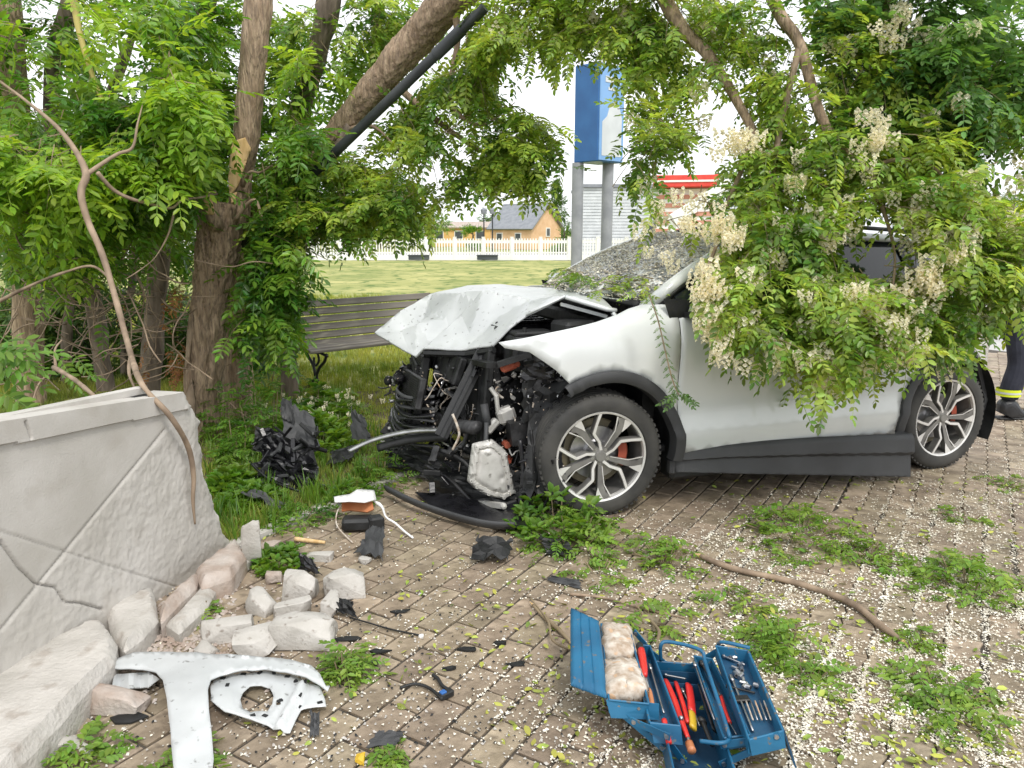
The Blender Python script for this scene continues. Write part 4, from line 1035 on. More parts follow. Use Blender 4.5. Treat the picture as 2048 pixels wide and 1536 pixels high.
inner3 = [hq_(948, 585, -1.12, -.05), hq_(905, 640, -1.16, -.065), hq_(868, 680, -1.12, -.045), hq_(890, 645, -1.24, .03), hq_(925, 635, -1.04, .035), hq_(920, 595, -1.26, .03), hq_(965, 592, -1.0, .04),
          hq_(1012, 600, -.86, .03), hq_(1030, 632, -.62, .02), hq_(990, 625, -.80, -.05), hq_(965, 655, -.78, -.035), hq_(940, 672, -.84, .015), hq_(1060, 592, -.74, -.02), hq_(1105, 592, -.60, .0),
          hq_(835, 655, -1.28, .025), hq_(860, 625, -1.36, -.01), hq_(800, 665, -1.36, .01), hq_(845, 640, -1.40, -.025), hq_(1020, 578, -1.15, .01), hq_(1060, 606, -.62, .015)]
ctl = outl3+inner3
cv, ce, cf, *_ = delaunay_2d_cdt([Vector((p[0], p[1])) for p in ctl], [(i, (i+1) % len(outl3)) for i in range(len(outl3))], [], 0, 1e-5)
tri = []
O2 = [(p[0], p[1]) for p in outl3]
for f in cf:
    cx = sum(cv[i][0] for i in f)/3; cy = sum(cv[i][1] for i in f)/3
    if len(f) == 3 and inpoly(cx, cy, O2): tri.append(f)
def hoodz(x, y):
    best = None; bd_ = 1e9
    for f in tri:
        a, b, c = (ctl[i] for i in f)
        d = (b[1]-c[1])*(a[0]-c[0])+(c[0]-b[0])*(a[1]-c[1])
        if abs(d) < 1e-9: continue
        l1 = ((b[1]-c[1])*(x-c[0])+(c[0]-b[0])*(y-c[1]))/d; l2 = ((c[1]-a[1])*(x-c[0])+(a[0]-c[0])*(y-c[1]))/d; l3 = 1-l1-l2
        e = -min(l1, l2, l3)
        if e < bd_: bd_ = e; best = l1*a[2]+l2*b[2]+l3*c[2]
        if e <= 1e-6: break
    return best
def hoodfn(x, y):
    z = hoodz(x, y); 
    return (x, y, z+.005*fbm((x*2, y*2, 1), 2.2)+.002*fbm((x, y, 4), 14))
m = sheet(O2, .022, hoodfn); o = obj('bonnet', m, M_PAINTD, car); autosmooth(o, 9); solid(o, .012)
# rolled rear edge of the bonnet, its inner frame and hinge
m = MB(); m.tube([Vector(HP['K'])+Vector((0, .01, -.005)), Vector(HP['A'])+Vector((.04, .0, .0)), Vector(HP['A'])+Vector((-.02, 0, -.01))], .014, 8); m.tube([Vector(HP['K']), Vector(HP['E'])], .007, 6); obj('bonnet_edge', m, M_PAINT, car, smooth=True)
m = MB(); a = Vector(HP['K'])-Vector((0, .06, .05)); b = Vector(HP['A'])-Vector((0, .08, .05)); m.bar(a, b, .05, .02); m.tube([Vector(HP['A'])+Vector((-.0, 0, -.02)), Vector(HP['A'])+Vector((-.03, .02, -.08)), Vector(HP['A'])+Vector((.0, .03, -.12))], .014, 6); obj('bonnet_hinge', m, M_PAINT, car)
m = MB(); m.tube([Vector(p)+Vector((-.01, 0, -.03)) for p in (HP['FL'], HP['F1'], HP['F2'])], .02, 6); obj('bonnet_seal', m, M_BLK, car)

# ---- torn-open front: radiator pack, beams, gearbox, hoses, looms
def C3(px, py, off): return Vector(cpt(px, py, off))
def part(name, m, mat, lab=None, smooth=False):
    o = obj(name, m, mat, car, smooth=smooth)
    if smooth == 'auto': autosmooth(o, 35)
    if lab: o['label'] = lab
    return o
Rr = random.Random(5)
# engine block mass, behind everything
m = MB(); m.box((.24, -.98, .62), (.46, .78, .52), bev=.06); m.box((.20, -.9, .92), (.42, .62, .14), bev=.04)
for k in range(5): m.box((.48, -.72-.13*k, .66), (.05, .05, .36), bev=.01)
part('engine_block', m, M_DSTEEL)
m = MB(); m.box((.16, -.92, 1.01), (.46, .56, .07), bev=.03)
for k in range(4): m.box((.16, -.74-.12*k, 1.055), (.38, .03, .02), bev=.008)
part('engine_cover', m, M_BLKG)
m = MB(); m.box((.24, -.42, .92), (.28, .2, .2), bev=.02); m.box((.24, -.42, 1.03), (.24, .16, .03), bev=.01); m.tube([(.3, -.36, 1.04), (.3, -.36, 1.07)], .012, 8); part('battery', m, M_BLK)
m = MB(); m.box((.02, -.30, 1.05), (.22, .18, .12), Matrix.Rotation(rad(14), 3, 'Z'), bev=.02); part('fuse_box', m, M_BLK)
# radiator pack crushed against the engine on the far side: finned slabs and slats
def slab(c, d, rot, mat, name, fins=0, fdir='z'):
    m = MB(); R = Matrix.Rotation(rot[2], 3, 'Z') @ Matrix.Rotation(rot[1], 3, 'Y') @ Matrix.Rotation(rot[0], 3, 'X'); m.box((0, 0, 0), d, bev=min(d)*.2)
    for k in range(fins):
        q = (k+.5)/fins-.5
        if fdir == 'z': m.box((d[0]*.5, 0, q*d[2]*.94), (.012, d[1]*.96, d[2]/fins*.45))
        else: m.box((d[0]*.5, q*d[1]*.94, 0), (.012, d[1]/fins*.45, d[2]*.96))
    m.v = [tuple(R @ Vector(p)+Vector(c)) for p in m.v]; return part(name, m, mat)
slab((.72, -1.36, .55), (.06, .66, .52), (0.05, rad(-10), rad(-8)), M_BLK, 'radiator', 26)
slab((.80, -1.16, .60), (.04, .74, .20), (rad(4), rad(-14), rad(-4)), M_DSTEEL, 'intercooler', 14)
slab((.62, -1.05, .80), (.05, .72, .18), (rad(-6), rad(-18), rad(6)), M_BLK, 'fan_shroud', 6, 'y')
slab((.60, -1.60, .82), (.18, .22, .26), (rad(10), rad(8), rad(12)), M_BLKG, 'air_box', 4)
slab((.76, -1.42, .50), (.03, .62, .50), (rad(2), rad(-12), rad(-10)), M_BLK, 'shroud_panel', 9)
slab((.50, -1.05, .62), (.05, 1.1, .62), (0, rad(-6), rad(2)), M_BLK, 'fan_cowl', 5, 'y')
for k in range(9):   # grille slats, bent, at the lower front
    z = .27+.040*k; m = MB(); b0 = .016*math.sin(k*2.1)
    m.tube(catmull([(.86-.018*k, -1.64, z+.03+b0), (.90-.010*k, -1.42, z+b0), (.90, -1.15, z-.012-b0*.5), (.86, -.95, z+b0), (.74, -.78, z+.02)], 5), .012+.006*(k % 2), 6, flat=.5); part('grille_slat', m, M_BLKG if k % 2 else M_CLAD, smooth=True)
# slanting latch panel strut
a, b = C3(968, 700, -.62), C3(882, 872, -.62)
m = MB(); m.bar(a, b, .055, .02); d = (b-a).normalized(); n_ = Vector((0, 1, 0)).cross(d).normalized()
m.bar(a+n_*.028, b+n_*.028, .012, .03); m.bar(a-n_*.028, b-n_*.028, .012, .03); part('slanting_strut', m, M_CLAD)
m = MB(); m.tube([a+Vector((.0, .02, .03)), a+Vector((0, .01, 0)), a.lerp(b, .3)+Vector((0, .03, 0))], .016, 8); part('latch_post', m, M_BLKG)
# gearbox casting
ctr = C3(985, 925, -.52)
m = MB(); P = [(925, 935), (945, 905), (1000, 905), (1028, 930), (1035, 985), (1020, 1015), (990, 1005), (958, 985), (942, 960)]
P = [(940, 948), (948, 890), (985, 882), (1012, 905), (1022, 950), (1030, 985), (1008, 998), (975, 990), (950, 975), (938, 962)]
GO = -.30
pl = [side(x, y, GO) for x, y in P]
def gb(x, z):
    d = min(segd((x, z), pl[i], pl[(i+1) % len(pl)]) for i in range(len(pl)))
    return (x, GO-.02+.03*min(1, d/.012)-.012*(d > .028)+.016*max(0, min(1, (d-.034)/.02))-.010*max(0, 1-math.hypot(x-.47, z-.2)/.03), z)
m = sheet(pl, .009, gb); o = part('gearbox_casing', m, M_ALU, 'cast aluminium gearbox end casing hanging in the torn front', 'auto'); solid(o, .008)
for i in range(len(pl)):
    a_ = pl[i]; m = MB(); m.lathe([(.004, .024), (.010, .024), (.011, .0), (.011, -.03)], 8, 'y', o=(a_[0]*.93+.07*side(985, 940, GO)[0], GO-.005, a_[1]*.93+.07*side(985, 940, GO)[1])); part('casing_bolt_boss', m, M_ALU)
m = MB(); c = C3(1012, 830, -.42); m.box(c, (.11, .08, .10), Matrix.Rotation(.3, 3, 'Y'), bev=.02); m.box(c+Vector((.09, 0, -.06)), (.1, .05, .05), Matrix.Rotation(.8, 3, 'Y'), bev=.012); m.tube([c+Vector((.05, 0, .02)), c+Vector((.06, 0, .12)), c+Vector((.09, -.02, .17))], .014, 8); part('engine_mount', m, M_ALU)
m = MB(); m.tube([C3(973, 845, -.36), C3(972, 875, -.34), C3(970, 895, -.32)], .014, 10); m.tube([C3(968, 808, -.44), C3(975, 850, -.41)], .024, 10); part('coolant_pipe', m, M_CLAD, smooth=True)
# crash beam strip bent out to the far side
P = [C3(697, 902, -1.02), C3(740, 882, -.98), C3(790, 868, -.90), C3(835, 861, -.80), C3(880, 860, -.66)]
m = MB(); m.tube(catmull(P, 6), .016, 8, flat=.55); part('bent_trim_strip', m, M_STEEL, 'thin silver strip bent out of the front', True)
m = MB(); P = [p+Vector((-.05, 0, -.05)) for p in P[1:]]; m.tube(catmull(P, 5), .03, 8, flat=.7); part('bumper_beam', m, M_BLK, smooth=True)
m = MB(); m.tube(catmull([C3(905, 828, -.5), C3(914, 850, -.48), C3(918, 872, -.48), C3(905, 900, -.5)], 5), .008, 8); part('pale_hose', m, M_PAPER, smooth=True)
m = MB(); m.box(C3(1018, 732, -.34), (.10, .05, .05), Matrix.Rotation(.3, 3, 'Y'), bev=.01); m.box(C3(1030, 728, -.33), (.05, .055, .03), bev=.008); part('red_bracket', m, M_RUST, smooth=False)
for (px, py, off, s_) in ((1012, 888, -.40, .035), (1014, 920, -.40, .03), (1016, 915, -.46, .03)):
    m = MB(); m.lathe([(.001, .03), (s_*.6, .03), (s_*.62, -.02)], 10, 'y', o=tuple(C3(px, py, off))); part('rust_red_boss', m, M_RUST)
m = MB(); m.tube([C3(1052, 918, -.22), C3(1060, 945, -.22)], .014, 8); part('white_marker', m, M_PAPER)
for (px, py) in ((1088, 888), (1062, 965), (1066, 978)):
    m = MB(); m.box(C3(px, py, -.17), (.022, .012, .018), bev=.004); part('yellow_clip', m, M_YEL)
# undertray torn and folded in front of the wheel, and lower structure
def crump(name, pts, mat, amp, sd, step=.035, th=.004, parent=car, lab=None):
    """crumpled plastic skin through a quad of corners"""
    a, b, c, d = (Vector(p) for p in pts)
    n = (b-a).cross(d-a).normalized()
    def fn(u, v):
        p = (a*(1-u)+b*u)*(1-v)+(d*(1-u)+c*u)*v
        q = mnoise.cell_vector(Vector((u*5+sd, v*5, sd))) if False else None
        h = amp*(abs(mnoise.noise(Vector((u*3.1+sd, v*3.1, sd))))*2.4-.5+.6*mnoise.noise(Vector((u*8, v*8, sd*2))))
        return p+n*h
    rr = random.Random(sd)
    ol = []
    for i in range(9): ol.append((i/9+rr.uniform(-.03, .03), rr.uniform(-.0, .12)))
    for i in range(9): ol.append((1-rr.uniform(0, .12), i/9+rr.uniform(-.03, .03)))
    for i in range(9): ol.append((1-i/9+rr.uniform(-.03, .03), 1-rr.uniform(0, .14)))
    for i in range(9): ol.append((rr.uniform(0, .12), 1-i/9+rr.uniform(-.03, .03)))
    m = sheet(ol, max(.05, step/max(.2, (b-a).length)), fn, jitter=.25); o = obj(name, m, mat, parent); 
    if parent is not None and parent is not car: pass
    solid(o, th, 0)
    if lab: o['label'] = lab
    return o
crump('arch_liner_scrap', [C3(1042, 1000, -.1), C3(1120, 1000, -.05), C3(1150, 800, -.14), C3(1050, 800, -.26)], M_BLK, .03, 3)
crump('arch_liner_scrap', [C3(1040, 850, -.3), C3(1135, 830, -.16), C3(1130, 725, -.2), C3(1040, 720, -.34)], M_BLK, .03, 4)
crump('splash_shield', [C3(860, 1000, -.7), C3(1060, 1030, -.15), C3(1060, 930, -.3), C3(870, 900, -.8)], M_BLK, .04, 5)
crump('splash_shield', [C3(770, 930, -1.3), C3(900, 985, -.7), C3(920, 900, -.7), C3(760, 860, -1.4)], M_BLK, .05, 6)
crump('headlamp_tray', [C3(1040, 760, -.30), C3(1150, 770, -.12), C3(1130, 705, -.16), C3(1040, 690, -.28)], M_BLKG, .02, 7)
crump('headlamp_tray', [C3(790, 800, -1.5), C3(860, 800, -1.3), C3(850, 720, -1.3), C3(800, 720, -1.5)], M_BLKG, .05, 8)
# many small torn pieces, clips, brackets and stubs: scattered through the bay
mats_ = [M_BLK, M_BLKG, M_DSTEEL, M_CLAD, M_ALU, M_BLK, M_STEEL, M_BLKG]
for k in range(285):
    px = Rr.uniform(768, 1135); py = Rr.uniform(726, 1000)
    if px > 960 and py < 745: py += 30
    if px > 1060 and py > 800 and Rr.random() < .7: continue
    if px < 800 and (py < 745 or py > 900): continue
    if px < 870 and py > 930: continue
    offs = lerps([760, 900, 1040, 1135], [-1.5, -.85, -.40, -.20], px)+Rr.uniform(-.10, .06)
    c = C3(px, py, offs); 
    if c.z < .04: continue
    R = Matrix.Rotation(Rr.uniform(0, 3), 3, 'Z') @ Matrix.Rotation(Rr.uniform(-1, 1), 3, 'Y') @ Matrix.Rotation(Rr.uniform(-1, 1), 3, 'X')
    m = MB(); mt = Rr.choice(mats_); q = Rr.random()
    if Rr.random() < .22: mt = Rr.choice([M_ALU, M_STEEL, M_STEEL, M_PAPER])  # extra pale bits stand in for light reflections among the wreckage
    small = mt in (M_ALU, M_STEEL, M_PAPER)
    if not small: c = c+Vector((-.05, -.08, 0))*(1 if Rr.random() < .5 else 0)
    if q < .4: s_ = .45 if small else 1; m.box(c, (Rr.uniform(.03, .12)*s_, Rr.uniform(.02, .06)*s_, Rr.uniform(.015, .08)*s_), R, bev=.004); nm = 'bracket'
    elif q < .7:
        P = [c+R @ Vector((t_*Rr.uniform(.08, .2)-.1, Rr.uniform(-.03, .03), Rr.uniform(-.02, .02))) for t_ in (0, .35, .7, 1)]; m.tube(catmull(P, 3), Rr.uniform(.004, .013), 6); nm = 'hose'
    elif q < .85: m.lathe([(.001, .02), (.02, .02), (.028, .01), (.028, -.02), (.001, -.02)], 10, 'y'); m.v = [tuple(R @ (Vector(p)*(.6 if small else 1.3))+c) for p in m.v]; nm = 'pulley'
    else:
        s_ = Rr.uniform(.05, .11)*(.5 if small else 1); poly = [(Rr.uniform(.5, 1)*s_*math.cos(a), Rr.uniform(.4, 1)*s_*math.sin(a)) for a in [j*1.047 for j in range(6)]]
        m.prism(poly, -.003, .003); m.v = [tuple(R @ Vector(p)+c) for p in m.v]; nm = 'torn_plate'
    part(nm, m, mt)
m = MB(); m.lathe([(.001, .02), (.016, .014), (.02, 0), (.016, -.014), (.001, -.02)], 12, 'y', o=tuple(C3(1007, 1012, -.16))); m.bar(C3(1007, 1012, -.20), C3(960, 1005, -.42), .03, .03); part('ball_joint', m, M_ALU)
for (L, r_, mt) in (([(880, 900, -.62), (930, 925, -.50), (990, 1000, -.32), (1060, 1015, -.14)], .016, M_BLK), ([(850, 930, -.74), (900, 960, -.6), (950, 1010, -.40)], .012, M_DSTEEL), ([(1040, 880, -.2), (1046, 940, -.18), (1040, 1010, -.14)], .013, M_BLKG), ([(1062, 860, -.18), (1070, 930, -.14), (1078, 1000, -.10)], .010, M_DSTEEL), ([(900, 905, -.56), (925, 890, -.5), (935, 860, -.46)], .012, M_CLAD)):
    m = MB(); m.tube(catmull([C3(*q) for q in L], 5), r_, 8); part('hose', m, mt, smooth=True)
for k in range(46):
    px, py = Rr.uniform(850, 1066), Rr.uniform(885, 1028); off = lerps([850, 1066], [-.68, -.10], px)+Rr.uniform(-.03, .04); c = C3(px, py, off)
    if c.z < .05 or (925 < px < 1040 and py < 1000): continue
    R = Matrix.Rotation(Rr.uniform(0, 3), 3, 'Z') @ Matrix.Rotation(Rr.uniform(-1, 1), 3, 'Y'); m = MB()
    m.box(c, (Rr.uniform(.03, .11), Rr.uniform(.01, .05), Rr.uniform(.008, .04)), R, bev=.003); part('bracket', m, Rr.choice([M_BLK, M_BLKG, M_DSTEEL, M_CLAD, M_BLKG]))
# splinters and crumbs of glass, metal and plastic over the torn front; pale specks are added glints of light
cr = []
for k in range(520):
    px, py = Rr.uniform(770, 1130), Rr.uniform(735, 1045); off = lerps([760, 900, 1040, 1135], [-1.42, -.78, -.30, -.08], px)+Rr.uniform(-.05, .05)+(.10 if py > 900 else 0); c = C3(px, py, off)
    if c.z < .02 or (px < 860 and py > 960): continue
    cr.append(c)
for i, mt in enumerate((M_STEEL, M_PAPER, M_BLKG)):
    m = MB()
    for c in cr[i::3]:
        s_ = Rr.uniform(.003, .008)*(2.2 if i == 2 else 1); m.box(c, (s_, s_*Rr.uniform(.5, 3), s_*.6), Matrix.Rotation(Rr.uniform(0, 3), 3, 'Z') @ Matrix.Rotation(Rr.uniform(0, 3), 3, 'X'))
    o = part('glint_splinters', m, mt); o['kind'] = 'stuff'
# wiring looms
for k in range(40):
    px = Rr.uniform(800, 1060); py = Rr.uniform(735, 900); off = lerps([760, 900, 1040, 1135], [-1.38, -.78, -.38, -.20], px)
    P = [C3(px, py, off)]
    for j in range(4): P.append(P[-1]+Vector((Rr.uniform(-.06, .06), Rr.uniform(-.08, .08), Rr.uniform(-.12, .03))))
    P = [p for p in P if p.z > .05]
    if len(P) < 3: continue
    m = MB(); m.tube(catmull(P, 4), Rr.uniform(.0025, .006), 5); part('wire', m, Rr.choice([M_BLK, M_BLK, M_BLKG, M_PAPER, M_CLAD]), smooth=True)
# slim plates and crossmember
m = MB(); m.tube([(.60, -.35, .50), (.66, -.8, .42), (.7, -1.4, .40)], .045, 10, flat=.7); part('crossmember', m, M_DSTEEL, smooth=True)
m = MB(); m.bar((.50, -.36, .86), (.55, -1.50, .78), .07, .03); m.bar((.48, -.32, .87), (.3, -.26, .93), .05, .03); part('upper_crossmember', m, M_BLK)
m = MB(); m.tube([(-.02, -.14, .36), (.22, -.35, .30), (.30, -.55, .28)], .022, 8); m.bar((.0, -.2, .25), (.28, -.5, .22), .08, .03); part('control_arm', m, M_DSTEEL)
m = MB(); m.tube([(-.04, -.25, .45), (-.07, -.33, .98)], .028, 12)
for k in range(6):
    pass
hz = [( -.05+.055*math.cos(j*.7)-.0, -.27-.05*(j/50)+.055*math.sin(j*.7), .62+.0068*j) for j in range(50)]; m.tube(hz, .008, 6); part('suspension_strut', m, M_DSTEEL, smooth=True)
# petals and leaf bits caught on the windscreen and cowl
pp = []; 
for k in range(6000):
    u, v = RNG.uniform(.02, .98), RNG.uniform(0, 1)
    p = Vector(screen(u, v)); p.z += .006; w_ = P0+CFW*p.x+CLF*p.y; pp.append((w_.x, w_.y, p.z))
n = len(pp); a = RNG.uniform(0, 6.28, n)
T_PET = []
for _ in range(5):
    l = rr_.uniform(.010, .017); w_ = l*rr_.uniform(.5, .9); T_PET.append((np.array([[0, 0, 0], [l*.5, w_*.5, .003], [l, 0, .001], [l*.5, -w_*.5, .0035]]), [(0, 2, 1), (0, 3, 2)]))
sc_ = thing('petal_cover', (0, 0, 0), 'white petals and leaf scraps lying over the crazed windscreen', 'petals')
bake('petals', T_PET, pp, np.column_stack([np.cos(a), np.sin(a), np.zeros(n)]), RNG.normal(0, .4, (n, 3))+[0, 0, 1], RNG.uniform(1.0, 2.0, n), M_PETAL, sc_)['kind'] = 'stuff'
sp = Spray()
for k in range(26):
    u, v = RNG.uniform(.05, .75), RNG.uniform(0, .2); p = Vector(screen(u, v)); w_ = P0+CFW*p.x+CLF*p.y
    sp.twig((w_.x, w_.y, p.z+.02), (RNG.normal(), RNG.normal(), .1), .12, 3, .6, .1)
sp.build(sc_, T_ROB, M_ROB, 'leaf_scraps')
sc_['kind'] = 'stuff'
# ================================================================== TREES
def wtube(pts, r, n=12, bump=.0, seed=0, caps=True, k=6):
    P = catmull([Vector(p) for p in pts], k)
    rs = np.interp(np.linspace(0, 1, len(P)), np.linspace(0, 1, len(r)), r) if hasattr(r, '__len__') else [r]*len(P)
    m = MB(); m.tube(P, list(rs), n, caps=caps)
    if bump:
        ctr = [P[i//n] if i//n < len(P) else P[-1] for i in range(len(m.v))]
        m.v = [tuple(Vector(v)+(Vector(v)-c).normalized()*bump*(fbm((v[0]*3, v[1]*3, v[2]*1.1+seed), 2.2, 3)+(.9*(.5-abs(fbm((v[0]*5, v[1]*5, v[2]*1.0), 5.5, 3))*2) if n > 30 else 0))) for v, c in zip(m.v, ctr)]
    return m
def tpx(L, Y=None):   # list of (px, py, Y)
    return [at(x, y, yy) for x, y, yy in L]

OPEN += [([(70, 330), (60, 180), (90, -10), (175, -10), (150, 180), (150, 330)], .5, 7.0), ([(-10, -10), (50, -10), (60, 200), (-10, 200)], .45, 6.9), ([(560, 200), (610, 130), (640, -10), (695, -10), (670, 120), (620, 260)], .7, 6.8), ([(150, 560), (340, 540), (340, 800), (60, 800), (60, 640)], .6, 8.0),
 ([(1288, 612), (1300, 590), (1400, 505), (1440, 500), (1400, 560), (1320, 625)], .97, 99), ([(1300, -10), (1345, -10), (1430, 100), (1410, 130), (1340, 60)], .8, 99), ([(1550, -10), (1600, -10), (1665, 240), (1640, 260), (1590, 120)], .75, 99),
 ([(372, 870), (385, 640), (398, 480), (392, 385), (438, 375), (450, 260), (478, 120), (492, -20), (552, -20), (537, 140), (517, 290), (502, 380), (492, 420), (477, 560), (452, 700), (427, 870)], .97, 6.0),
 ([(628, 322), (760, 140), (862, -20), (965, -20), (915, 90), (840, 170), (700, 300), (640, 350)], .9, 6.3),
 ([(1000, 135), (1060, 112), (1100, 132), (1145, 118), (1150, 330), (1120, 290), (1118, 235), (1060, 215), (1010, 195)], .85, 99),
 ([(1138, 120), (1215, 120), (1232, 250), (1222, 500), (1135, 500)], .97, 99),
 ([(1215, 120), (1256, 120), (1256, 330), (1222, 330)], .6, 99),
 ([(1405, 205), (1440, 175), (1490, 205), (1484, 270), (1430, 350), (1365, 345), (1392, 300), (1420, 250)], .97, 99),
 ([(1332, 345), (1436, 345), (1436, 425), (1335, 425)], .85, 99),
 ([(610, 492), (700, 488), (770, 474), (800, 455), (860, 445), (892, 410), (940, 400), (1010, 388), (1090, 396), (1118, 350), (1135, 300), (1142, 500), (1222, 340), (1245, 420), (1290, 465), (1330, 480), (1350, 540), (1410, 512), (1420, 545), (1310, 625), (1225, 645), (980, 720), (610, 720)], .97, 99),
 ([(1225, 340), (1280, 400), (1290, 470), (1225, 480)], .6, 99), ([(1280, 420), (1420, 440), (1430, 510), (1340, 560), (1290, 480)], .55, 99), ([(1640, 465), (1850, 435), (1865, 535), (1800, 560), (1640, 500)], .65, 99), ([(560, 690), (640, 690), (640, 900), (440, 900), (470, 760)], .6, 99),
 ([(1225, 640), (1310, 600), (1368, 575), (1388, 620), (1432, 680), (1530, 722), (1590, 775), (1660, 775), (1740, 780), (1830, 718), (1935, 728), (1968, 672), (1985, 640), (2120, 650), (2120, 1000), (1225, 1000)], 1.0, 5.5),
 ([(1985, 318), (2120, 290), (2120, 372), (1990, 368)], .95, 99),
 ([(205, 75), (250, 50), (310, 90), (300, 180), (230, 200), (200, 140)], .6, 99), ([(630, 20), (760, 10), (720, 110), (640, 130)], .55, 99), ([(800, 330), (880, 300), (900, 400), (800, 400)], .5, 99),
 ([(870, 200), (930, 190), (1030, 250), (960, 330), (870, 300)], .35, 99)]
# -- the torn tree beside the wall
b0 = at(398, 885, 6.0)
tt = thing('torn_tree', (b0.x, b0.y, 0), 'tree with split bark and pale torn wood standing behind the end of the wall', 'tree')
m = wtube([Vector((b0.x-.02, b0.y, -.05))]+tpx([(398, 860, 6.0), (412, 700, 6.0), (425, 560, 6.0), (440, 470, 6.0), (446, 405, 6.0)]), [.18, .142, .134, .142, .165, .185], 72, .024, 1, k=18)
autosmooth(obj('trunk', rebase(m, tt), M_BARK, tt), 60)
m = wtube(tpx([(474, 445, 6.0), (482, 360, 6.0), (492, 270, 5.97), (503, 160, 5.94), (514, 40, 5.9), (522, -80, 5.88), (530, -260, 5.85)]), [.09, .082, .098, .092, .098, .104, .10], 36, .010, 2, k=14)
autosmooth(obj('stem', rebase(m, tt), M_BARK, tt), 60)
# bare wood where bark was ripped off
def patch_on(px_poly, Y, rad_, axis_px, mat, name, par, dz=.0):
    ax = [at(x, y, Y) for x, y in axis_px]
    pl = px_poly
    def fn(px, py):
        t_ = (py-axis_px[0][1])/(axis_px[1][1]-axis_px[0][1]); c = ax[0].lerp(ax[1], t_)
        r_ = rad_[0]+(rad_[1]-rad_[0])*t_+.004
        p = at(px, py, Y); dx = p.x-c.x; dx = max(-r_*.97, min(r_*.97, dx)); return (c.x+dx, c.y-math.sqrt(r_*r_-dx*dx)-.004+.004*fbm((px*.05, py*.012, 1), 3), p.z)
    m = sheet(pl, 6, fn); o = obj(name, rebase(m, par), mat, par, smooth=True); solid(o, .012); return o
patch_on([(474, 288), (500, 278), (508, 300), (496, 340), (486, 372), (470, 395), (466, 360), (470, 320)], 5.97, (.086, .098), ((480, 380), (492, 270)), M_WOOD, 'torn_wood', tt)
patch_on([(472, 390), (484, 385), (480, 412), (474, 408)], 5.9, (.1, .1), ((476, 440), (484, 360)), M_WOOD, 'torn_wood', tt)
patch_on([(386, 640), (398, 600), (402, 650), (392, 720), (384, 735)], 6.0, (.14, .135), ((403, 780), (418, 640)), M_BARKL, 'torn_wood', tt)
patch_on([(388, 790), (400, 745), (408, 800), (404, 850), (396, 846)], 6.0, (.15, .142), ((396, 860), (405, 760)), M_BARKL, 'torn_wood', tt)
c = at(424, 432, 5.78); m = MB(); m.tube([c+Vector((0, .12, -.10)), c+Vector((0, .02, -.02)), c+Vector((.0, 0, .05)), c+Vector((.01, .0, .10))], [.07, .055, .048, .03], 12); obj('branch_stub', rebase(m, tt), M_BARK, tt, smooth=True)
m = MB(); m.box(c+Vector((.0, -.048, .07)), (.065, .03, .13), Matrix.Rotation(.25, 3, 'X'), bev=.012); m.box(c+Vector((-.01, -.04, .13)), (.03, .02, .09), Matrix.Rotation(.2, 3, 'Y'), bev=.006); obj('torn_wood', rebase(m, tt), M_WOOD, tt)
for k, L in enumerate([[(486, 372, 5.9), (500, 345, 5.8), (520, 345, 5.75), (545, 330, 5.7)], [(470, 440, 5.85), (510, 400, 5.75), (530, 470, 5.7), (545, 520, 5.65)], [(430, 385, 5.8), (395, 398, 5.6), (360, 380, 5.5)]]):
    obj('branch', rebase(wtube(tpx(L), [.016, .010, .004], 8), tt), M_BARKL, tt, smooth=True)

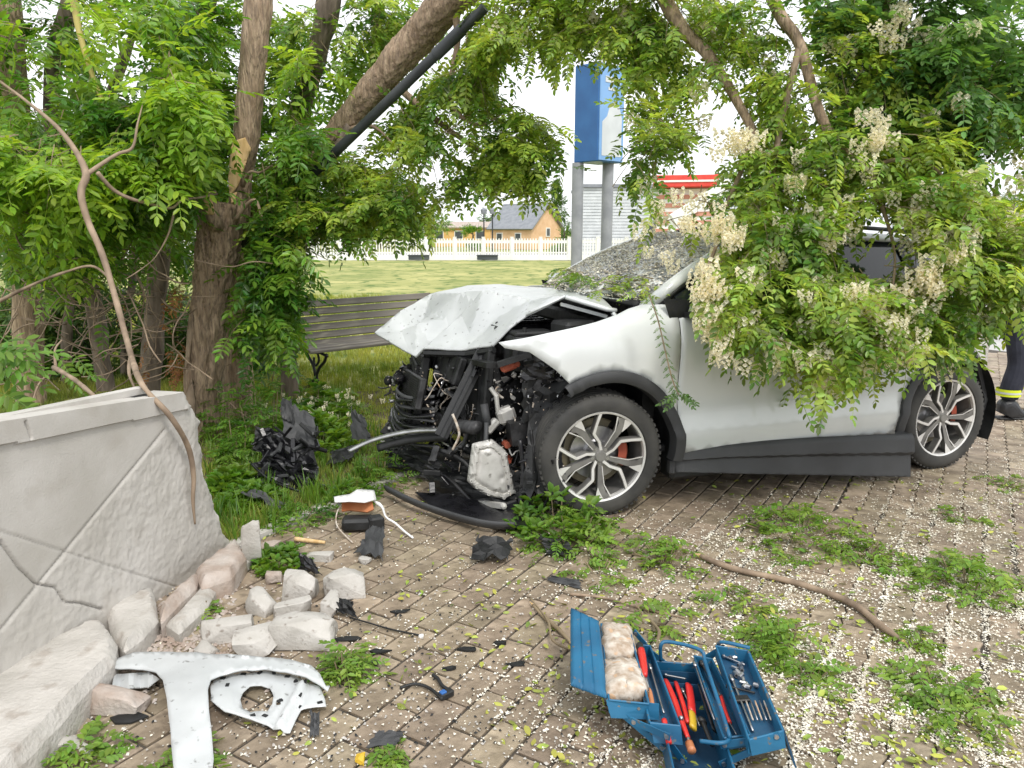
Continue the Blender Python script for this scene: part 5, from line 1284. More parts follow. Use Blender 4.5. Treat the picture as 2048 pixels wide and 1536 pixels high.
# -- the leaning tree: trunk out over the car, crown hanging on it
l0 = at(470, 760, 6.6)
lt = thing('leaning_tree', (l0.x, 6.6, 0), 'big leaning robinia whose blossoming crown hangs down over the white car', 'tree')
trunkP = tpx([(470, 800, 6.6), (478, 600, 6.6), (500, 455, 6.6), (560, 405, 6.5), (640, 318, 6.4), (700, 235, 6.25), (770, 150, 6.1), (835, 75, 6.0), (905, -5, 5.8), (985, -90, 5.6), (1120, -200, 5.4), (1300, -330, 5.2)])
trunkP[0].z = -.05
m = wtube(trunkP, [.13, .12, .10, .085, .09, .10, .112, .12, .125, .125, .12, .11], 48, .014, 3, k=14); autosmooth(obj('trunk', rebase(m, lt), M_BARK, lt), 60)
limbs = [
 ([(1190, -260, 5.3), (1290, -120, 5.2), (1330, 0, 5.1), (1375, 70, 5.0), (1420, 115, 4.9), (1500, 250, 4.8), (1530, 330, 4.7)], [.08, .06, .045, .04, .033, .024, .010]),
 ([(1300, -330, 5.2), (1480, -150, 5.0), (1555, 20, 4.8), (1600, 90, 4.75), (1640, 230, 4.6), (1690, 300, 4.5), (1740, 340, 4.45)], [.08, .055, .036, .032, .030, .02, .010]),
 ([(1740, 335, 4.45), (1755, 390, 4.4), (1775, 445, 4.35), (1790, 520, 4.3), (1780, 620, 4.25)], [.014, .011, .009, .006]),
 ([(1740, 335, 4.45), (1790, 320, 4.4), (1850, 325, 4.4), (1900, 370, 4.4), (1950, 450, 4.4)], [.012, .009, .006, .003]),
 ([(1500, 250, 4.8), (1490, 320, 4.7), (1450, 420, 4.5), (1430, 500, 4.3), (1400, 560, 4.2)], [.02, .014, .010, .005]),
 ([(1600, 90, 4.75), (1560, 260, 4.6), (1550, 380, 4.5), (1600, 520, 4.3), (1620, 680, 4.2)], [.022, .016, .012, .005]),
 ([(1480, -150, 5.0), (1700, -60, 4.9), (1800, 60, 4.9), (1870, 200, 4.9), (1950, 250, 4.8)], [.06, .045, .03, .012]),
 ([(985, -90, 5.6), (1060, -10, 5.5), (1120, 30, 5.4), (1180, 60, 5.4)], [.04, .025, .01]),
 ([(700, 260, 6.2), (730, 250, 6.0), (760, 262, 5.9), (800, 300, 5.85), (870, 340, 5.8)], [.02, .015, .01, .004]),
 ([(905, -5, 5.8), (915, 80, 5.8), (900, 200, 5.8), (960, 250, 5.7), (1030, 205, 5.7)], [.03, .02, .012, .005]),
 ([(770, 150, 6.1), (860, 230, 6.1), (960, 300, 6.0), (1060, 330, 5.9)], [.03, .02, .008]),
]
for P, r in limbs:
    obj('limb', rebase(wtube(tpx(P), r, 10, .004, 5), lt), M_BARKL if r[0] < .03 else M_BARK, lt, smooth=True)
patch_on([(606, 365), (640, 322), (660, 320), (700, 250), (712, 262), (668, 338), (640, 350), (616, 378)], 6.3, (.10, .125), ((620, 372), (705, 250)), M_BARKD, 'dark_bark_scar', lt)
sp = Spray()
def area(sp, L, Lw=.38, nl=8, sc=1., down=.6, flow=.0, sag=.7, dens=1.0):
    for (px, py, Y, rx, ry, n) in L:
        c = at(px, py, Y); k = Y/FPX; sp.clump(c, (rx*k, .32, ry*k), int(n*dens), Lw, nl, sc, down, flow, sag)
# hanging mass in front of the car
HM = [(1500, 560, 4.25, 130, 90, 52), (1620, 610, 4.2, 130, 100, 60), (1750, 600, 4.2, 130, 100, 60), (1870, 560, 4.3, 110, 110, 52), (1970, 540, 4.4, 90, 90, 40), (2050, 520, 4.5, 70, 110, 34),
      (1500, 450, 4.45, 110, 80, 44), (1620, 440, 4.4, 120, 90, 50), (1750, 430, 4.4, 120, 90, 50), (1880, 430, 4.4, 110, 90, 46), (1990, 420, 4.5, 80, 70, 30),
      (1640, 700, 4.1, 120, 60, 36), (1560, 680, 4.1, 90, 50, 22), (1780, 690, 4.15, 110, 60, 34), (1880, 670, 4.25, 80, 60, 26), (1450, 610, 4.15, 50, 60, 16), (1420, 560, 4.2, 60, 60, 18), (1660, 745, 4.1, 70, 30, 10), (1850, 720, 4.2, 60, 30, 9), (1720, 750, 4.1, 50, 25, 7)]
area(sp, HM, .34, 8, 1.0, .3, .45, .38, .52)
UP = [(1310, 330, 4.9, 80, 110, 38), (1390, 270, 5.0, 50, 60, 14), (1330, 440, 4.7, 70, 70, 24), (1400, 400, 4.6, 60, 60, 16), (1290, 230, 5.1, 60, 60, 14), (1520, 330, 4.7, 80, 80, 34), (1620, 310, 4.6, 90, 100, 44), (1740, 300, 4.6, 110, 80, 44),
      (1860, 310, 4.7, 100, 70, 36), (1460, 120, 5.0, 90, 90, 34), (1560, 150, 4.9, 100, 110, 44), (1680, 150, 4.8, 110, 120, 56), (1800, 160, 4.8, 110, 120, 60), (1920, 150, 4.8, 110, 120, 60), (2030, 140, 4.9, 80, 120, 44), (1960, 260, 4.8, 90, 60, 28),
      (1380, 60, 5.2, 90, 70, 30), (1250, 60, 5.3, 100, 60, 30), (1130, 60, 5.4, 90, 70, 30), (1220, 140, 5.3, 90, 40, 16), (1030, 40, 5.5, 70, 70, 24), (1500, 10, 5.0, 200, 50, 40), (1800, 10, 4.9, 250, 60, 60), (1180, -20, 5.4, 220, 60, 44), (2060, 300, 4.8, 30, 40, 8)]
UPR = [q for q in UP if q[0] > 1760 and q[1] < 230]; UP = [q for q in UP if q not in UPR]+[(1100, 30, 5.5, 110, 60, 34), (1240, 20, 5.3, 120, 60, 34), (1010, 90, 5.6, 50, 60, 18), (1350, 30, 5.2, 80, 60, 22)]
area(sp, UP, .36, 8, 1.0, .2, .16, .3, .58)
MID = [(960, 60, 5.8, 60, 80, 28), (940, 170, 5.8, 60, 70, 26), (950, 270, 5.8, 90, 50, 26), (1050, 290, 5.8, 80, 70, 42), (980, 380, 5.8, 110, 60, 40), (850, 300, 5.9, 80, 60, 26), (800, 390, 5.9, 100, 60, 44), (720, 430, 5.9, 90, 50, 44), (880, 440, 5.9, 70, 30, 14), (770, 480, 5.9, 70, 25, 12), (860, 210, 6.0, 50, 50, 12), (1080, 370, 5.8, 40, 40, 12), (640, 440, 5.9, 60, 60, 30)]
MID += [(660, 60, 6.4, 60, 60, 26), (740, 40, 6.5, 70, 50, 26), (600, 180, 6.4, 50, 70, 22), (860, 150, 6.2, 50, 60, 16), (800, 240, 6.2, 60, 50, 18), (700, 340, 6.0, 60, 50, 20)]
area(sp, MID, .34, 8, 1.1, .25, .02, .35, .92)
crown = sp.build(lt, T_ROB, M_ROB, 'crown')
sp = Spray(); area(sp, UPR, .38, 8, 1.15, .25, .1, .4, .66); sp.build(lt, T_ROB, M_ROBB, 'bluish_crown')
# thick blossom clusters the photograph shows
fl = []
KN = [(1810, 40, 4.6, 7), (1780, 70, 4.6, 4), (1500, 285, 4.5, 5), (1470, 300, 4.5, 3), (1760, 245, 4.4, 5), (1740, 300, 4.35, 5), (1725, 330, 4.3, 3), (1460, 470, 4.1, 6), (1440, 440, 4.15, 4), (1395, 455, 4.25, 4), (1345, 505, 4.3, 2), (1365, 410, 4.4, 3),
      (1420, 560, 4.0, 6), (1445, 590, 3.96, 6), (1470, 630, 3.94, 5), (1425, 660, 3.95, 7), (1440, 700, 3.94, 4), (1400, 600, 3.98, 4), (1550, 690, 3.94, 4), (1520, 730, 3.94, 3), (1650, 720, 3.93, 5), (1640, 760, 3.93, 3), (1710, 580, 3.95, 4), (1750, 620, 3.94, 5), (1785, 660, 3.94, 6), (1800, 710, 3.96, 6), (1835, 690, 3.98, 4),
      (1905, 500, 4.1, 6), (1925, 470, 4.15, 4), (1880, 550, 4.05, 5), (1850, 570, 4.03, 5), (1840, 600, 4.0, 3), (1690, 430, 4.2, 3), (1660, 470, 4.15, 3), (1560, 520, 4.05, 3), (1590, 440, 4.2, 3), (1910, 195, 4.6, 2), (1960, 400, 4.3, 3), (2010, 480, 4.3, 3), (1610, 330, 4.4, 3), (1860, 420, 4.25, 3), (1960, 640, 4.2, 2), (1620, 620, 3.96, 3), (1500, 560, 4.0, 3), (1320, 420, 4.5, 3), (1290, 470, 4.5, 2)]
for (px, py, Y, n) in KN:
    for _ in range(int(n*(1.0 if px < 1420 else 1.35))):
        p = at(px+random.gauss(0, 15), py+random.gauss(-14, 15), Y+random.uniform(-.06, .10)); fl.append(tuple(p))
n = len(fl); a = RNG.uniform(0, 6.28, n)
bake('blossom', T_RAC, fl, np.column_stack([np.cos(a), np.sin(a), np.zeros(n)]), np.column_stack([RNG.normal(0, .3, n), RNG.normal(0, .3, n), np.ones(n)]), RNG.uniform(.65, 1.05, n), M_FLOWER, lt)

# single hanging sprig against the front door
h0 = at(1300, 600, 4.0)
ht = Spray()
P = tpx([(1298, 590, 4.05), (1316, 640, 4.02), (1330, 700, 4.0), (1345, 760, 3.98), (1358, 790, 3.96)])
ht.tw.tube(catmull(P, 4), .004, 5)
for i, p in enumerate(catmull(P, 4)):
    for s_ in (-1, 1): ht.p.append(tuple(p)); ht.d.append((s_*.8, -.3, -.5+random.uniform(-.2, .3))); ht.u.append((0, -.5, 1)); ht.s.append(.22)
for s_ in (-1, 1, .3, -.3, .7): ht.p.append(tuple(P[-1])); ht.d.append((s_, -.2, -.15)); ht.u.append((0, -.6, 1)); ht.s.append(.55)
sprig = thing('hanging_sprig', tuple(P[0]), 'thin leafy sprig hanging alone in front of the car door seam', 'twig')
sprig.location = P[0]
ht.build(sprig, T_ROB, M_ASHD, 'leaves')

# dark pole leaning along the trunk
a, b = at(500, 470, 6.2), at(925, 58, 5.5); d = (b-a).normalized()
m = MB(); q = a-d*(a.z/d.z) if d.z > 0 else a
foot = a-d*.28
m.tube([foot, a, b, b+d*.2], [.035]*4, 14); m.tube([b-d*.25, b-d*.0], [.042, .042], 14); m.tube([a+d*.5, a+d*.53], .041, 14)
lp = thing('leaning_pole', (foot.x, foot.y, 0), 'dark painted metal pole caught along the underside of the leaning trunk', 'pole')
o = obj('pole', rebase(m, lp), M_POLED, lp); autosmooth(o, 40)

# background trunks at the left, each a tree
def back_tree(P, r, lab, L, T=T_ASH, mat=M_ASH, bark=M_BARKD, dens=.72, name='background_tree', nl=7, sc=1.0):
    P = tpx(P); foot = Vector((P[0].x, P[0].y, 0)); t = thing(name, tuple(foot), lab, 'tree', 'trees standing behind the wall')
    if P[0].z > .1: P = [Vector((P[0].x, P[0].y, -.05))]+P; r = [r[0]*1.1]+r
    autosmooth(obj('trunk', rebase(wtube(P, r, 18, .02, len(lab)), t), bark, t), 60)
    s = Spray()
    for (px, py, Y, rx, ry, n) in L:
        c = at(px, py, Y); k = Y/FPX; s.clump(c, (rx*k, .35, ry*k), int(n*dens), .42, nl, sc, .25, 0, .3)
    if s.p: s.build(t, T, mat)
    return t
back_tree([(60, 760, 7.2), (50, 500, 7.2), (30, 260, 7.1), (15, 100, 7.0), (0, -60, 7.0)], [.13, .12, .13, .14, .13], 'greyish trunk at the left edge behind the leaves', [(60, 60, 6.8, 120, 110, 50), (40, 220, 6.6, 110, 90, 50), (150, 160, 6.8, 90, 120, 44), (40, 430, 6.8, 90, 80, 34)], bark=M_BARK)
back_tree([(210, 780, 7.4), (185, 600, 7.4), (120, 330, 7.3), (105, 160, 7.2), (140, 0, 7.1), (150, -80, 7.1)], [.085, .08, .08, .075, .07, .07], 'brown trunk behind the forked slender branch', [(220, 60, 7.2, 120, 90, 44), (240, 400, 7.0, 100, 100, 50), (130, 450, 7.0, 100, 60, 30)])
back_tree([(300, 790, 7.0), (310, 600, 7.0), (330, 430, 6.9), (350, 250, 6.9), (400, 60, 6.8), (430, -60, 6.8)], [.09, .085, .08, .08, .07, .07], 'dark ivy-green trunk just left of the torn tree', [(380, 60, 6.7, 100, 100, 60), (400, 220, 6.6, 70, 120, 60), (350, 330, 6.6, 60, 60, 24), (430, 320, 6.5, 40, 60, 18)])
back_tree([(575, 700, 7.4), (565, 500, 7.4), (585, 300, 7.2), (620, 150, 7.0), (650, 40, 6.9), (668, -80, 6.9)], [.08, .08, .08, .09, .095, .09], 'greyish brown trunk rising behind the leaning trunk', [(590, 100, 6.9, 60, 100, 34), (700, 60, 6.9, 80, 70, 40), (760, 20, 6.9, 90, 50, 34), (580, 240, 6.9, 60, 70, 36), (560, 420, 6.6, 60, 70, 44)])
back_tree([(130, 800, 8.2), (140, 600, 8.2), (190, 300, 8.0), (260, 80, 7.8), (300, -60, 7.8)], [.05, .048, .045, .04, .035], 'slim dark trunk leaning right among the background leaves', [(300, 180, 7.6, 100, 90, 50), (330, 480, 7.6, 60, 90, 30)])
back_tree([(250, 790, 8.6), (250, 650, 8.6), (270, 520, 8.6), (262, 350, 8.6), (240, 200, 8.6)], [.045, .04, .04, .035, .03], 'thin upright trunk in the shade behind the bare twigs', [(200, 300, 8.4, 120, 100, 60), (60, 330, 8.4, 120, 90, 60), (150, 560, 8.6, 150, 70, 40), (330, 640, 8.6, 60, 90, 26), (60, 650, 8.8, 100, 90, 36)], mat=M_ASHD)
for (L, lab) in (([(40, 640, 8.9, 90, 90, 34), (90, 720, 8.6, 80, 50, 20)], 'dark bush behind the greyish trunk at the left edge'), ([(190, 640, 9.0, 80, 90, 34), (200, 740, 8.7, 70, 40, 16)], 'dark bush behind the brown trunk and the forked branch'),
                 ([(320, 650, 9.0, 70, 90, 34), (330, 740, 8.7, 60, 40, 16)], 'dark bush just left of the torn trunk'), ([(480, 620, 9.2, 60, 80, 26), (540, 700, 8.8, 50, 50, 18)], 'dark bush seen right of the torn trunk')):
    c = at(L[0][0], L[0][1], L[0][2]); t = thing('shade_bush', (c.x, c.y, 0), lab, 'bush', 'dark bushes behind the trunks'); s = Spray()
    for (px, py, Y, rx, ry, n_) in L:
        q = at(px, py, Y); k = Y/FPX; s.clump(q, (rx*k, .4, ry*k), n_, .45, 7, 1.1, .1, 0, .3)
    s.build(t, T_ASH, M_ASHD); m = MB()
    for j in range(5): m.tube([(0, 0, 0), ((j-2)*.12, .05*j, .5), ((j-2)*.25, .1*j, 1.0)], [.018, .014, .006], 6)
    obj('stems', m, M_BARKD, t)['kind'] = 'stuff'
# nearer foliage of the torn tree
s = Spray()
NEAR = [(60, 330, 5.0, 90, 70, 30), (180, 300, 5.2, 90, 80, 34), (300, 250, 5.3, 80, 60, 28), (110, 200, 5.3, 110, 70, 30), (330, 330, 5.5, 60, 50, 18), (40, 430, 5.2, 60, 60, 16), (360, 190, 5.4, 60, 50, 16), (60, 110, 5.6, 90, 70, 22), (330, 60, 5.6, 90, 60, 22), (540, 560, 5.8, 50, 70, 44), (560, 470, 5.8, 60, 50, 34), (520, 640, 5.8, 40, 40, 16), (590, 610, 5.9, 40, 40, 12), (570, 350, 5.9, 50, 50, 26), (620, 270, 5.9, 40, 50, 18), (250, 420, 5.6, 90, 50, 22), (120, 520, 5.6, 60, 40, 10), (640, 500, 5.9, 40, 30, 10), (170, 570, 5.6, 40, 40, 8)]
for (px, py, Y, rx, ry, n_) in NEAR:
    c = at(px, py, Y); k = Y/FPX; s.clump(c, (rx*k, .30, ry*k), n_, .40, 7, 1.0, .3, 0, .35)
s.build(tt, T_ASH, M_ASH)
s = Spray()
for (px, py, Y, rx, ry, n_) in [(370, 195, 4.9, 50, 40, 12), (340, 120, 5.1, 60, 40, 8), (40, 300, 4.6, 60, 60, 12), (130, 330, 4.7, 70, 50, 10), (200, 60, 5.2, 60, 50, 8), (330, 300, 5.0, 50, 40, 8), (240, 330, 4.9, 40, 60, 8), (610, 120, 5.7, 40, 60, 10), (40, 60, 5.2, 70, 50, 10), (90, 420, 4.8, 70, 40, 8)]:
    c = at(px, py, Y); k = Y/FPX; s.clump(c, (rx*k, .25, ry*k), n_, .36, 7, 1.05, .2, 0, .3)
o = s.build(tt, T_ASH, M_ASHY, 'young_leaves')
# ivy-like bush under the torn tree on its right
def weed_clump(name, cat, lab, px, py, w, h, n, T, mat, group=None, z0=0, sc=1.0, up=1.0, kind=None, Tx=None, flat=False):
    c = gp(px, py, z0); t = thing(name, tuple(c), lab, cat, group); k = c.y/FPX
    P = []; D = []; U = []; Sc = []
    for i in range(n):
        a = random.uniform(0, 6.28); r = math.sqrt(random.random()); x = c.x+math.cos(a)*r*w*k; y = c.y+math.sin(a)*r*w*k*1.2
        hh = h*k*(1-r*r)*random.random(); P.append((x, y, z0+hh)); b = random.uniform(0, 6.28)
        D.append((math.cos(b), math.sin(b), random.uniform(-.1, up))); U.append((random.gauss(0, .3), random.gauss(0, .3), 1)); Sc.append(sc*random.uniform(.6, 1.2))
    o = bake('leaves', T, P, D, U, Sc, mat, t)
    st = MB()
    for i in range(0, n, max(1, n//26)):
        p = Vector(P[i]); q = Vector((c.x+(p.x-c.x)*.6, c.y+(p.y-c.y)*.6, z0)); st.tube([q, p], .003, 4, caps=False)
    obj('stems', rebase(st, t), M_TWIG, t)['kind'] = 'stuff'
    return t

# -- slender branches snapped over the wall
def WYf(px, off=.045):     # depth of the wall face, plus a hand's breadth, along a line of sight
    r = ray(px, 900); return (WP+WN*off).dot(WN)/(r.x*WN.x+r.y*WN.y)*r.y
def branch(name, P, r, lab, mat=M_BARKL, n=9, group=None, extra=()):
    P = tpx(P); t = thing(name, tuple(P[0]), lab, 'branch', group)
    o = obj('stem', rebase(wtube(P, r, n, .003, len(lab)), t), mat, t, smooth=True)
    for Q, rq in extra: obj('fork', rebase(wtube(tpx(Q), rq, 7, .002, 3), t), mat, t, smooth=True)
    return t
b = branch('snapped_branch', [(0, 163, 4.9), (50, 200, 4.75), (110, 250, 4.6), (150, 300, 4.5), (172, 348, 4.4), (162, 385, 4.35), (175, 440, 4.3), (205, 510, 4.2), (232, 600, 4.1), (262, 710, 3.85), (285, 770, 3.35), (340, 832, WYf(340)), (376, 893, WYf(376)), (387, 950, WYf(387)), (386, 1000, WYf(386)), (390, 1048, WYf(390))],
       [.008, .010, .012, .014, .020, .019, .018, .017, .016, .015, .013, .012, .011, .010, .009, .005], 'long pale snapped branch forked at the top and bent down over the wall face', M_BARKL, 9,
       extra=[([(172, 350, 4.4), (200, 330, 4.45), (235, 308, 4.5), (265, 295, 4.55), (275, 250, 4.6), (285, 210, 4.65)], [.014, .011, .008, .004]),
              ([(195, 345, 4.42), (225, 378, 4.5), (258, 396, 4.55), (300, 408, 4.65), (342, 416, 4.8), (365, 400, 4.9), (400, 395, 5.1), (435, 388, 5.4)], [.013, .012, .010, .008, .007, .006]),
              ([(262, 710, 4.0), (258, 745, 3.95), (270, 778, 3.8)], [.012, .006])])
patch_on([(222, 384), (240, 386), (285, 402), (280, 408), (250, 402)], 4.5, (.012, .012), ((222, 396), (285, 405)), M_WOOD, 'bare_wood', b) if False else None
branch('bent_twig', [(348, 425, 4.9), (336, 470, 4.85), (310, 515, 4.8), (280, 540, 4.75), (252, 558, 4.7)], [.007, .006, .004, .002], 'thin curved twig hanging from the crossing branch left of the trunk', M_BARKL, 6)
branch('cross_branch', [(-20, 612, 4.6), (60, 572, 4.55), (120, 548, 4.5), (182, 532, 4.45), (216, 554, 4.4)], [.010, .009, .007, .005], 'slender brown branch crossing from the left edge at wall height', M_BARKL, 7)
branch('yellow_branch', [(140, -40, 5.6), (158, 60, 5.5), (178, 130, 5.4), (200, 190, 5.3), (224, 262, 5.2)], [.022, .022, .019, .014, .008], 'yellowish peeled branch hanging at the top left', pm('peeled_bark', (.30, .24, .07), (.42, .36, .10), 6, .7), 9)
branch('broken_stick', [(108, 735, 4.2), (150, 760, 3.9), (205, 806, 3.4)], [.013, .011, .006], 'short broken stick lying over the wall top', M_BARKL, 8, extra=[([(112, 738, 4.2), (110, 700, 4.25), (124, 680, 4.3)], [.009, .004]), ([(112, 738, 4.2), (80, 765, 4.2), (66, 800, 4.1)], [.007, .003])])
# tangle of fine bare twigs in the shade
tw = MB(); R2 = random.Random(8)
for k in range(130):
    px, py = R2.uniform(-10, 390), R2.uniform(480, 760); Y = R2.uniform(5.0, 6.6); a = R2.uniform(-1.2, 1.2)+(math.pi if R2.random() < .5 else 0); L = R2.uniform(60, 170)
    P = []
    for j in range(5): P.append(at(px, py, Y)); px += math.cos(a)*L/4; py += math.sin(a)*L/4; a += R2.uniform(-.5, .5); Y += R2.uniform(-.08, .08)
    tw.tube(catmull(P, 3), [R2.uniform(.003, .006)]*13, 4)
t = thing('bare_thicket', tuple(at(190, 780, 5.8)*1), 'tangle of fine bare twigs in the shade between wall and trunks', 'twigs'); t.location.z = 0
o = obj('twigs', rebase(tw, t), M_BARKL, t, smooth=True); o['kind'] = 'stuff'
# dead ferny brown leaves beside trunk
s = Spray(); c = at(290, 600, 5.9)
for k in range(40): s.twig(at(R2.uniform(240, 370), R2.uniform(520, 700), R2.uniform(5.6, 6.2)), (R2.uniform(-1, 1), -.2, R2.uniform(-1, .2)), .2, 4, .5, .5)
t = thing('dry_foliage', (c.x, c.y, 0), 'withered rust-coloured leaves left of the torn trunk', 'leaves')
s.build(t, T_ASH, pm('dry_leaf', (.20, .09, .03), (.34, .17, .06), 5, .7, isl=.3, transl=.2), 'leaves')
# close bright leaves at the left edge
s = Spray()
for (px, py, Y, n_, d) in [(-20, 700, 2.9, 7, (1, 0, -.1)), (-10, 760, 2.9, 4, (1, 0, -.3)), (120, 720, 4.6, 5, (.6, 0, -.5))]:
    for k in range(n_):
        p = at(px+random.uniform(-15, 30), py+random.uniform(-30, 30), Y+random.uniform(-.1, .1)); s.p.append(tuple(p)); s.d.append((d[0], random.uniform(-.5, .5), d[2]+random.uniform(-.5, .3))); s.u.append((0, -.6, 1)); s.s.append(.75)
p = at(-60, 740, 2.95)
s.tw.tube([p, at(-20, 700, 2.9)], .005, 5)
t = thing('edge_sapling', (p.x, p.y, 0), 'bright green sapling leaves behind the wall at the left edge', 'sapling')
s.build(t, T_ASH, M_WEED, 'leaves'); m = MB(); m.tube([Vector((p.x, p.y, 0)), p], .008, 6); obj('stem', rebase(m, t), M_TWIG, t)

# -- ground plants
WE = [('weed_clump', 'bush right of the torn trunk with trailing pinnate leaves', 530, 900, 70, 260, 150, T_ASH, M_ASH, .7, .4),
      ('weed_clump', 'leafy weeds at the foot of the torn trunk', 450, 880, 50, 130, 90, T_ASH, M_WEED, .6, .5),
      ('weed_clump', 'weeds between bench leg and black plastic heap', 640, 850, 70, 90, 90, T_BRO, M_WEED, .9, .3),
      ('weed_clump', 'leafy weeds under the bent silver strip', 760, 960, 70, 60, 110, T_ASH, M_WEED, .45, .5),
      ('weed_clump', 'weeds between wall end and black plastic heap', 500, 1010, 60, 40, 110, T_BRO, M_WEED, .7, .4),
      ('weed_clump', 'dark green weeds in front of the black plastic heap', 590, 1040, 70, 40, 120, T_ASH, M_ASH, .4, .4),
      ('weed_clump', 'low weeds behind the stones at the wall end', 560, 1130, 60, 25, 60, T_BRO, M_WEED, .5, .3),
      ('weed_clump', 'weeds behind the rusty housing near the crashed front', 700, 1000, 60, 35, 60, T_BRO, M_WEED, .5, .4),
      ('weed_clump', 'bushy weeds left of the bench', 520, 790, 90, 120, 140, T_ASH, M_WEED, .7, .4),
      ('weed_clump', 'small weeds under the crashed front beside the tyre', 900, 960, 40, 20, 30, T_BRO, M_WEED, .5, .4)]
for nm, lab, px, py, w, h, n_, T, mat, sc, up in WE: weed_clump(nm, 'weeds', lab, px, py, w, h, n_, T, mat, 'weeds along the lawn edge', 0, sc, up)
# tall grasses
gz = []; gsz = []
for k in range(320):
    px, py = random.uniform(400, 760), random.uniform(790, 1100)
    p = gp(px, py)
    if to_uv(p.x, p.y)[1] > EDGE+.0 or p.y < 3.7: continue
    gz.append((p.x, p.y, 0)); gsz.append(random.uniform(.5, 1.3))
n = len(gz); a = RNG.uniform(0, 6.28, n)
tag(bake('tall_grass', T_GRT, gz, np.column_stack([np.cos(a), np.sin(a), np.zeros(n)]), np.tile([0, 0, 1.], (n, 1)), gsz, M_WEED), 'longer tufted grass among the weeds at the tree foot', 'grass', kind='stuff')
# white-flowering weed near bench
c = gp(655, 860); fp = []
for k in range(70): fp.append((c.x+random.gauss(0, .16), c.y+random.gauss(0, .25), random.uniform(.12, .32)))
t = thing('flowering_weed', tuple(c), 'white-flowering weed standing in the grass before the bench leg', 'weed')
n = len(fp); a = RNG.uniform(0, 6.28, n); bake('blossom', T_RAC, fp, np.column_stack([np.cos(a), np.sin(a), np.zeros(n)]), RNG.normal(0, .3, (n, 3))+[0, 0, 1], RNG.uniform(.25, .5, n), M_FLOWER, t)
m = MB()
for p in fp[::3]: m.tube([(p[0]*.5+c.x*.5, p[1]*.5+c.y*.5, 0), p], .0025, 4, caps=False)
obj('stems', rebase(m, t), M_WEED, t)['kind'] = 'stuff'

weed_clump('weed_clump', 'weeds', 'lush broad-leaved weeds heaped against the front tyre', 1120, 1062, 100, 90, 60, T_BRO, M_WEED, 'weeds along the lawn edge', 0, .75, .4)
weed_clump('weed_clump', 'weeds', 'low weeds in the grass left of the black heap', 470, 990, 50, 60, 70, T_BRO, M_WEED, 'weeds along the lawn edge', 0, .9, .3)
weed_clump('weed_clump', 'weeds', 'weeds crowding behind the black heap', 620, 900, 90, 90, 110, T_BRO, M_WEED, 'weeds along the lawn edge', 0, 1.0, .3)
weed_clump('weed_clump', 'weeds', 'small-leaved weeds at the trunk foot right side', 480, 930, 50, 110, 110, T_ROB, M_WEED, 'weeds along the lawn edge', 0, .8, .3)
weed_clump('weed_clump', 'weeds', 'small-leaved weeds between bench and bonnet', 700, 830, 60, 50, 90, T_ROB, M_ROBT, 'weeds along the lawn edge', 0, .7, .3)
# -- leafy sprays fallen on the paving, each lying where the storm of the crash threw it
LF = [(1150, 1070, 110, 60, 60, 'thick green leafy spray heaped against the front tyre'), (1600, 1070, 120, 45, 90, 'large leafy spray on the petals right of the front wheel'), (1740, 1110, 70, 24, 30, 'tail of leaves reaching right from the large spray'),
      (1940, 1170, 100, 50, 80, 'bright leafy spray at the right edge beyond the long stick'), (1560, 1290, 60, 60, 46, 'upright leafy spray just behind the blue toolbox'), (1620, 1350, 50, 30, 24, 'low leafy spray right of the toolbox'),
      (1880, 1400, 110, 34, 60, 'yellow-green spray low at the bottom right'), (690, 1350, 34, 60, 34, 'leafy spray by the right end of the white panel'), (1330, 1120, 70, 34, 36, 'leafy spray at the tip of the long stick'),
      (1200, 1150, 70, 20, 20, 'sparse leaf spray between black shards and toolbox'), (1830, 1280, 34, 20, 14, 'small spray at the lower end of the long stick'), (1300, 1240, 60, 30, 14, 'yellowing spray behind the toolbox trays'),
      (2010, 970, 40, 16, 16, 'small spray at the right edge near the rear tyre'), (1930, 1040, 46, 16, 14, 'small leaf scatter right of the large spray'), (170, 1510, 60, 30, 20, 'bright weeds in front of the broken plinth'), (370, 1530, 40, 30, 16, 'leaf tuft at the foot of the white panel'),
      (400, 1230, 30, 30, 12, 'small tuft between broken plinth and stones'), (780, 1520, 44, 24, 12, 'leaf tuft at the bottom centre beside a yellow scrap'), (1470, 1200, 60, 20, 12, 'loose leaves under the long stick')]
for px, py, w, h, n_, lab in LF:
    weed_clump('leafy_spray', 'leaves', lab, px, py, w*1.08, h*1.35, int(n_*1.4), T_ROB, M_ROBT, 'leaf sprays fallen on the paving', .004, .62, .35)

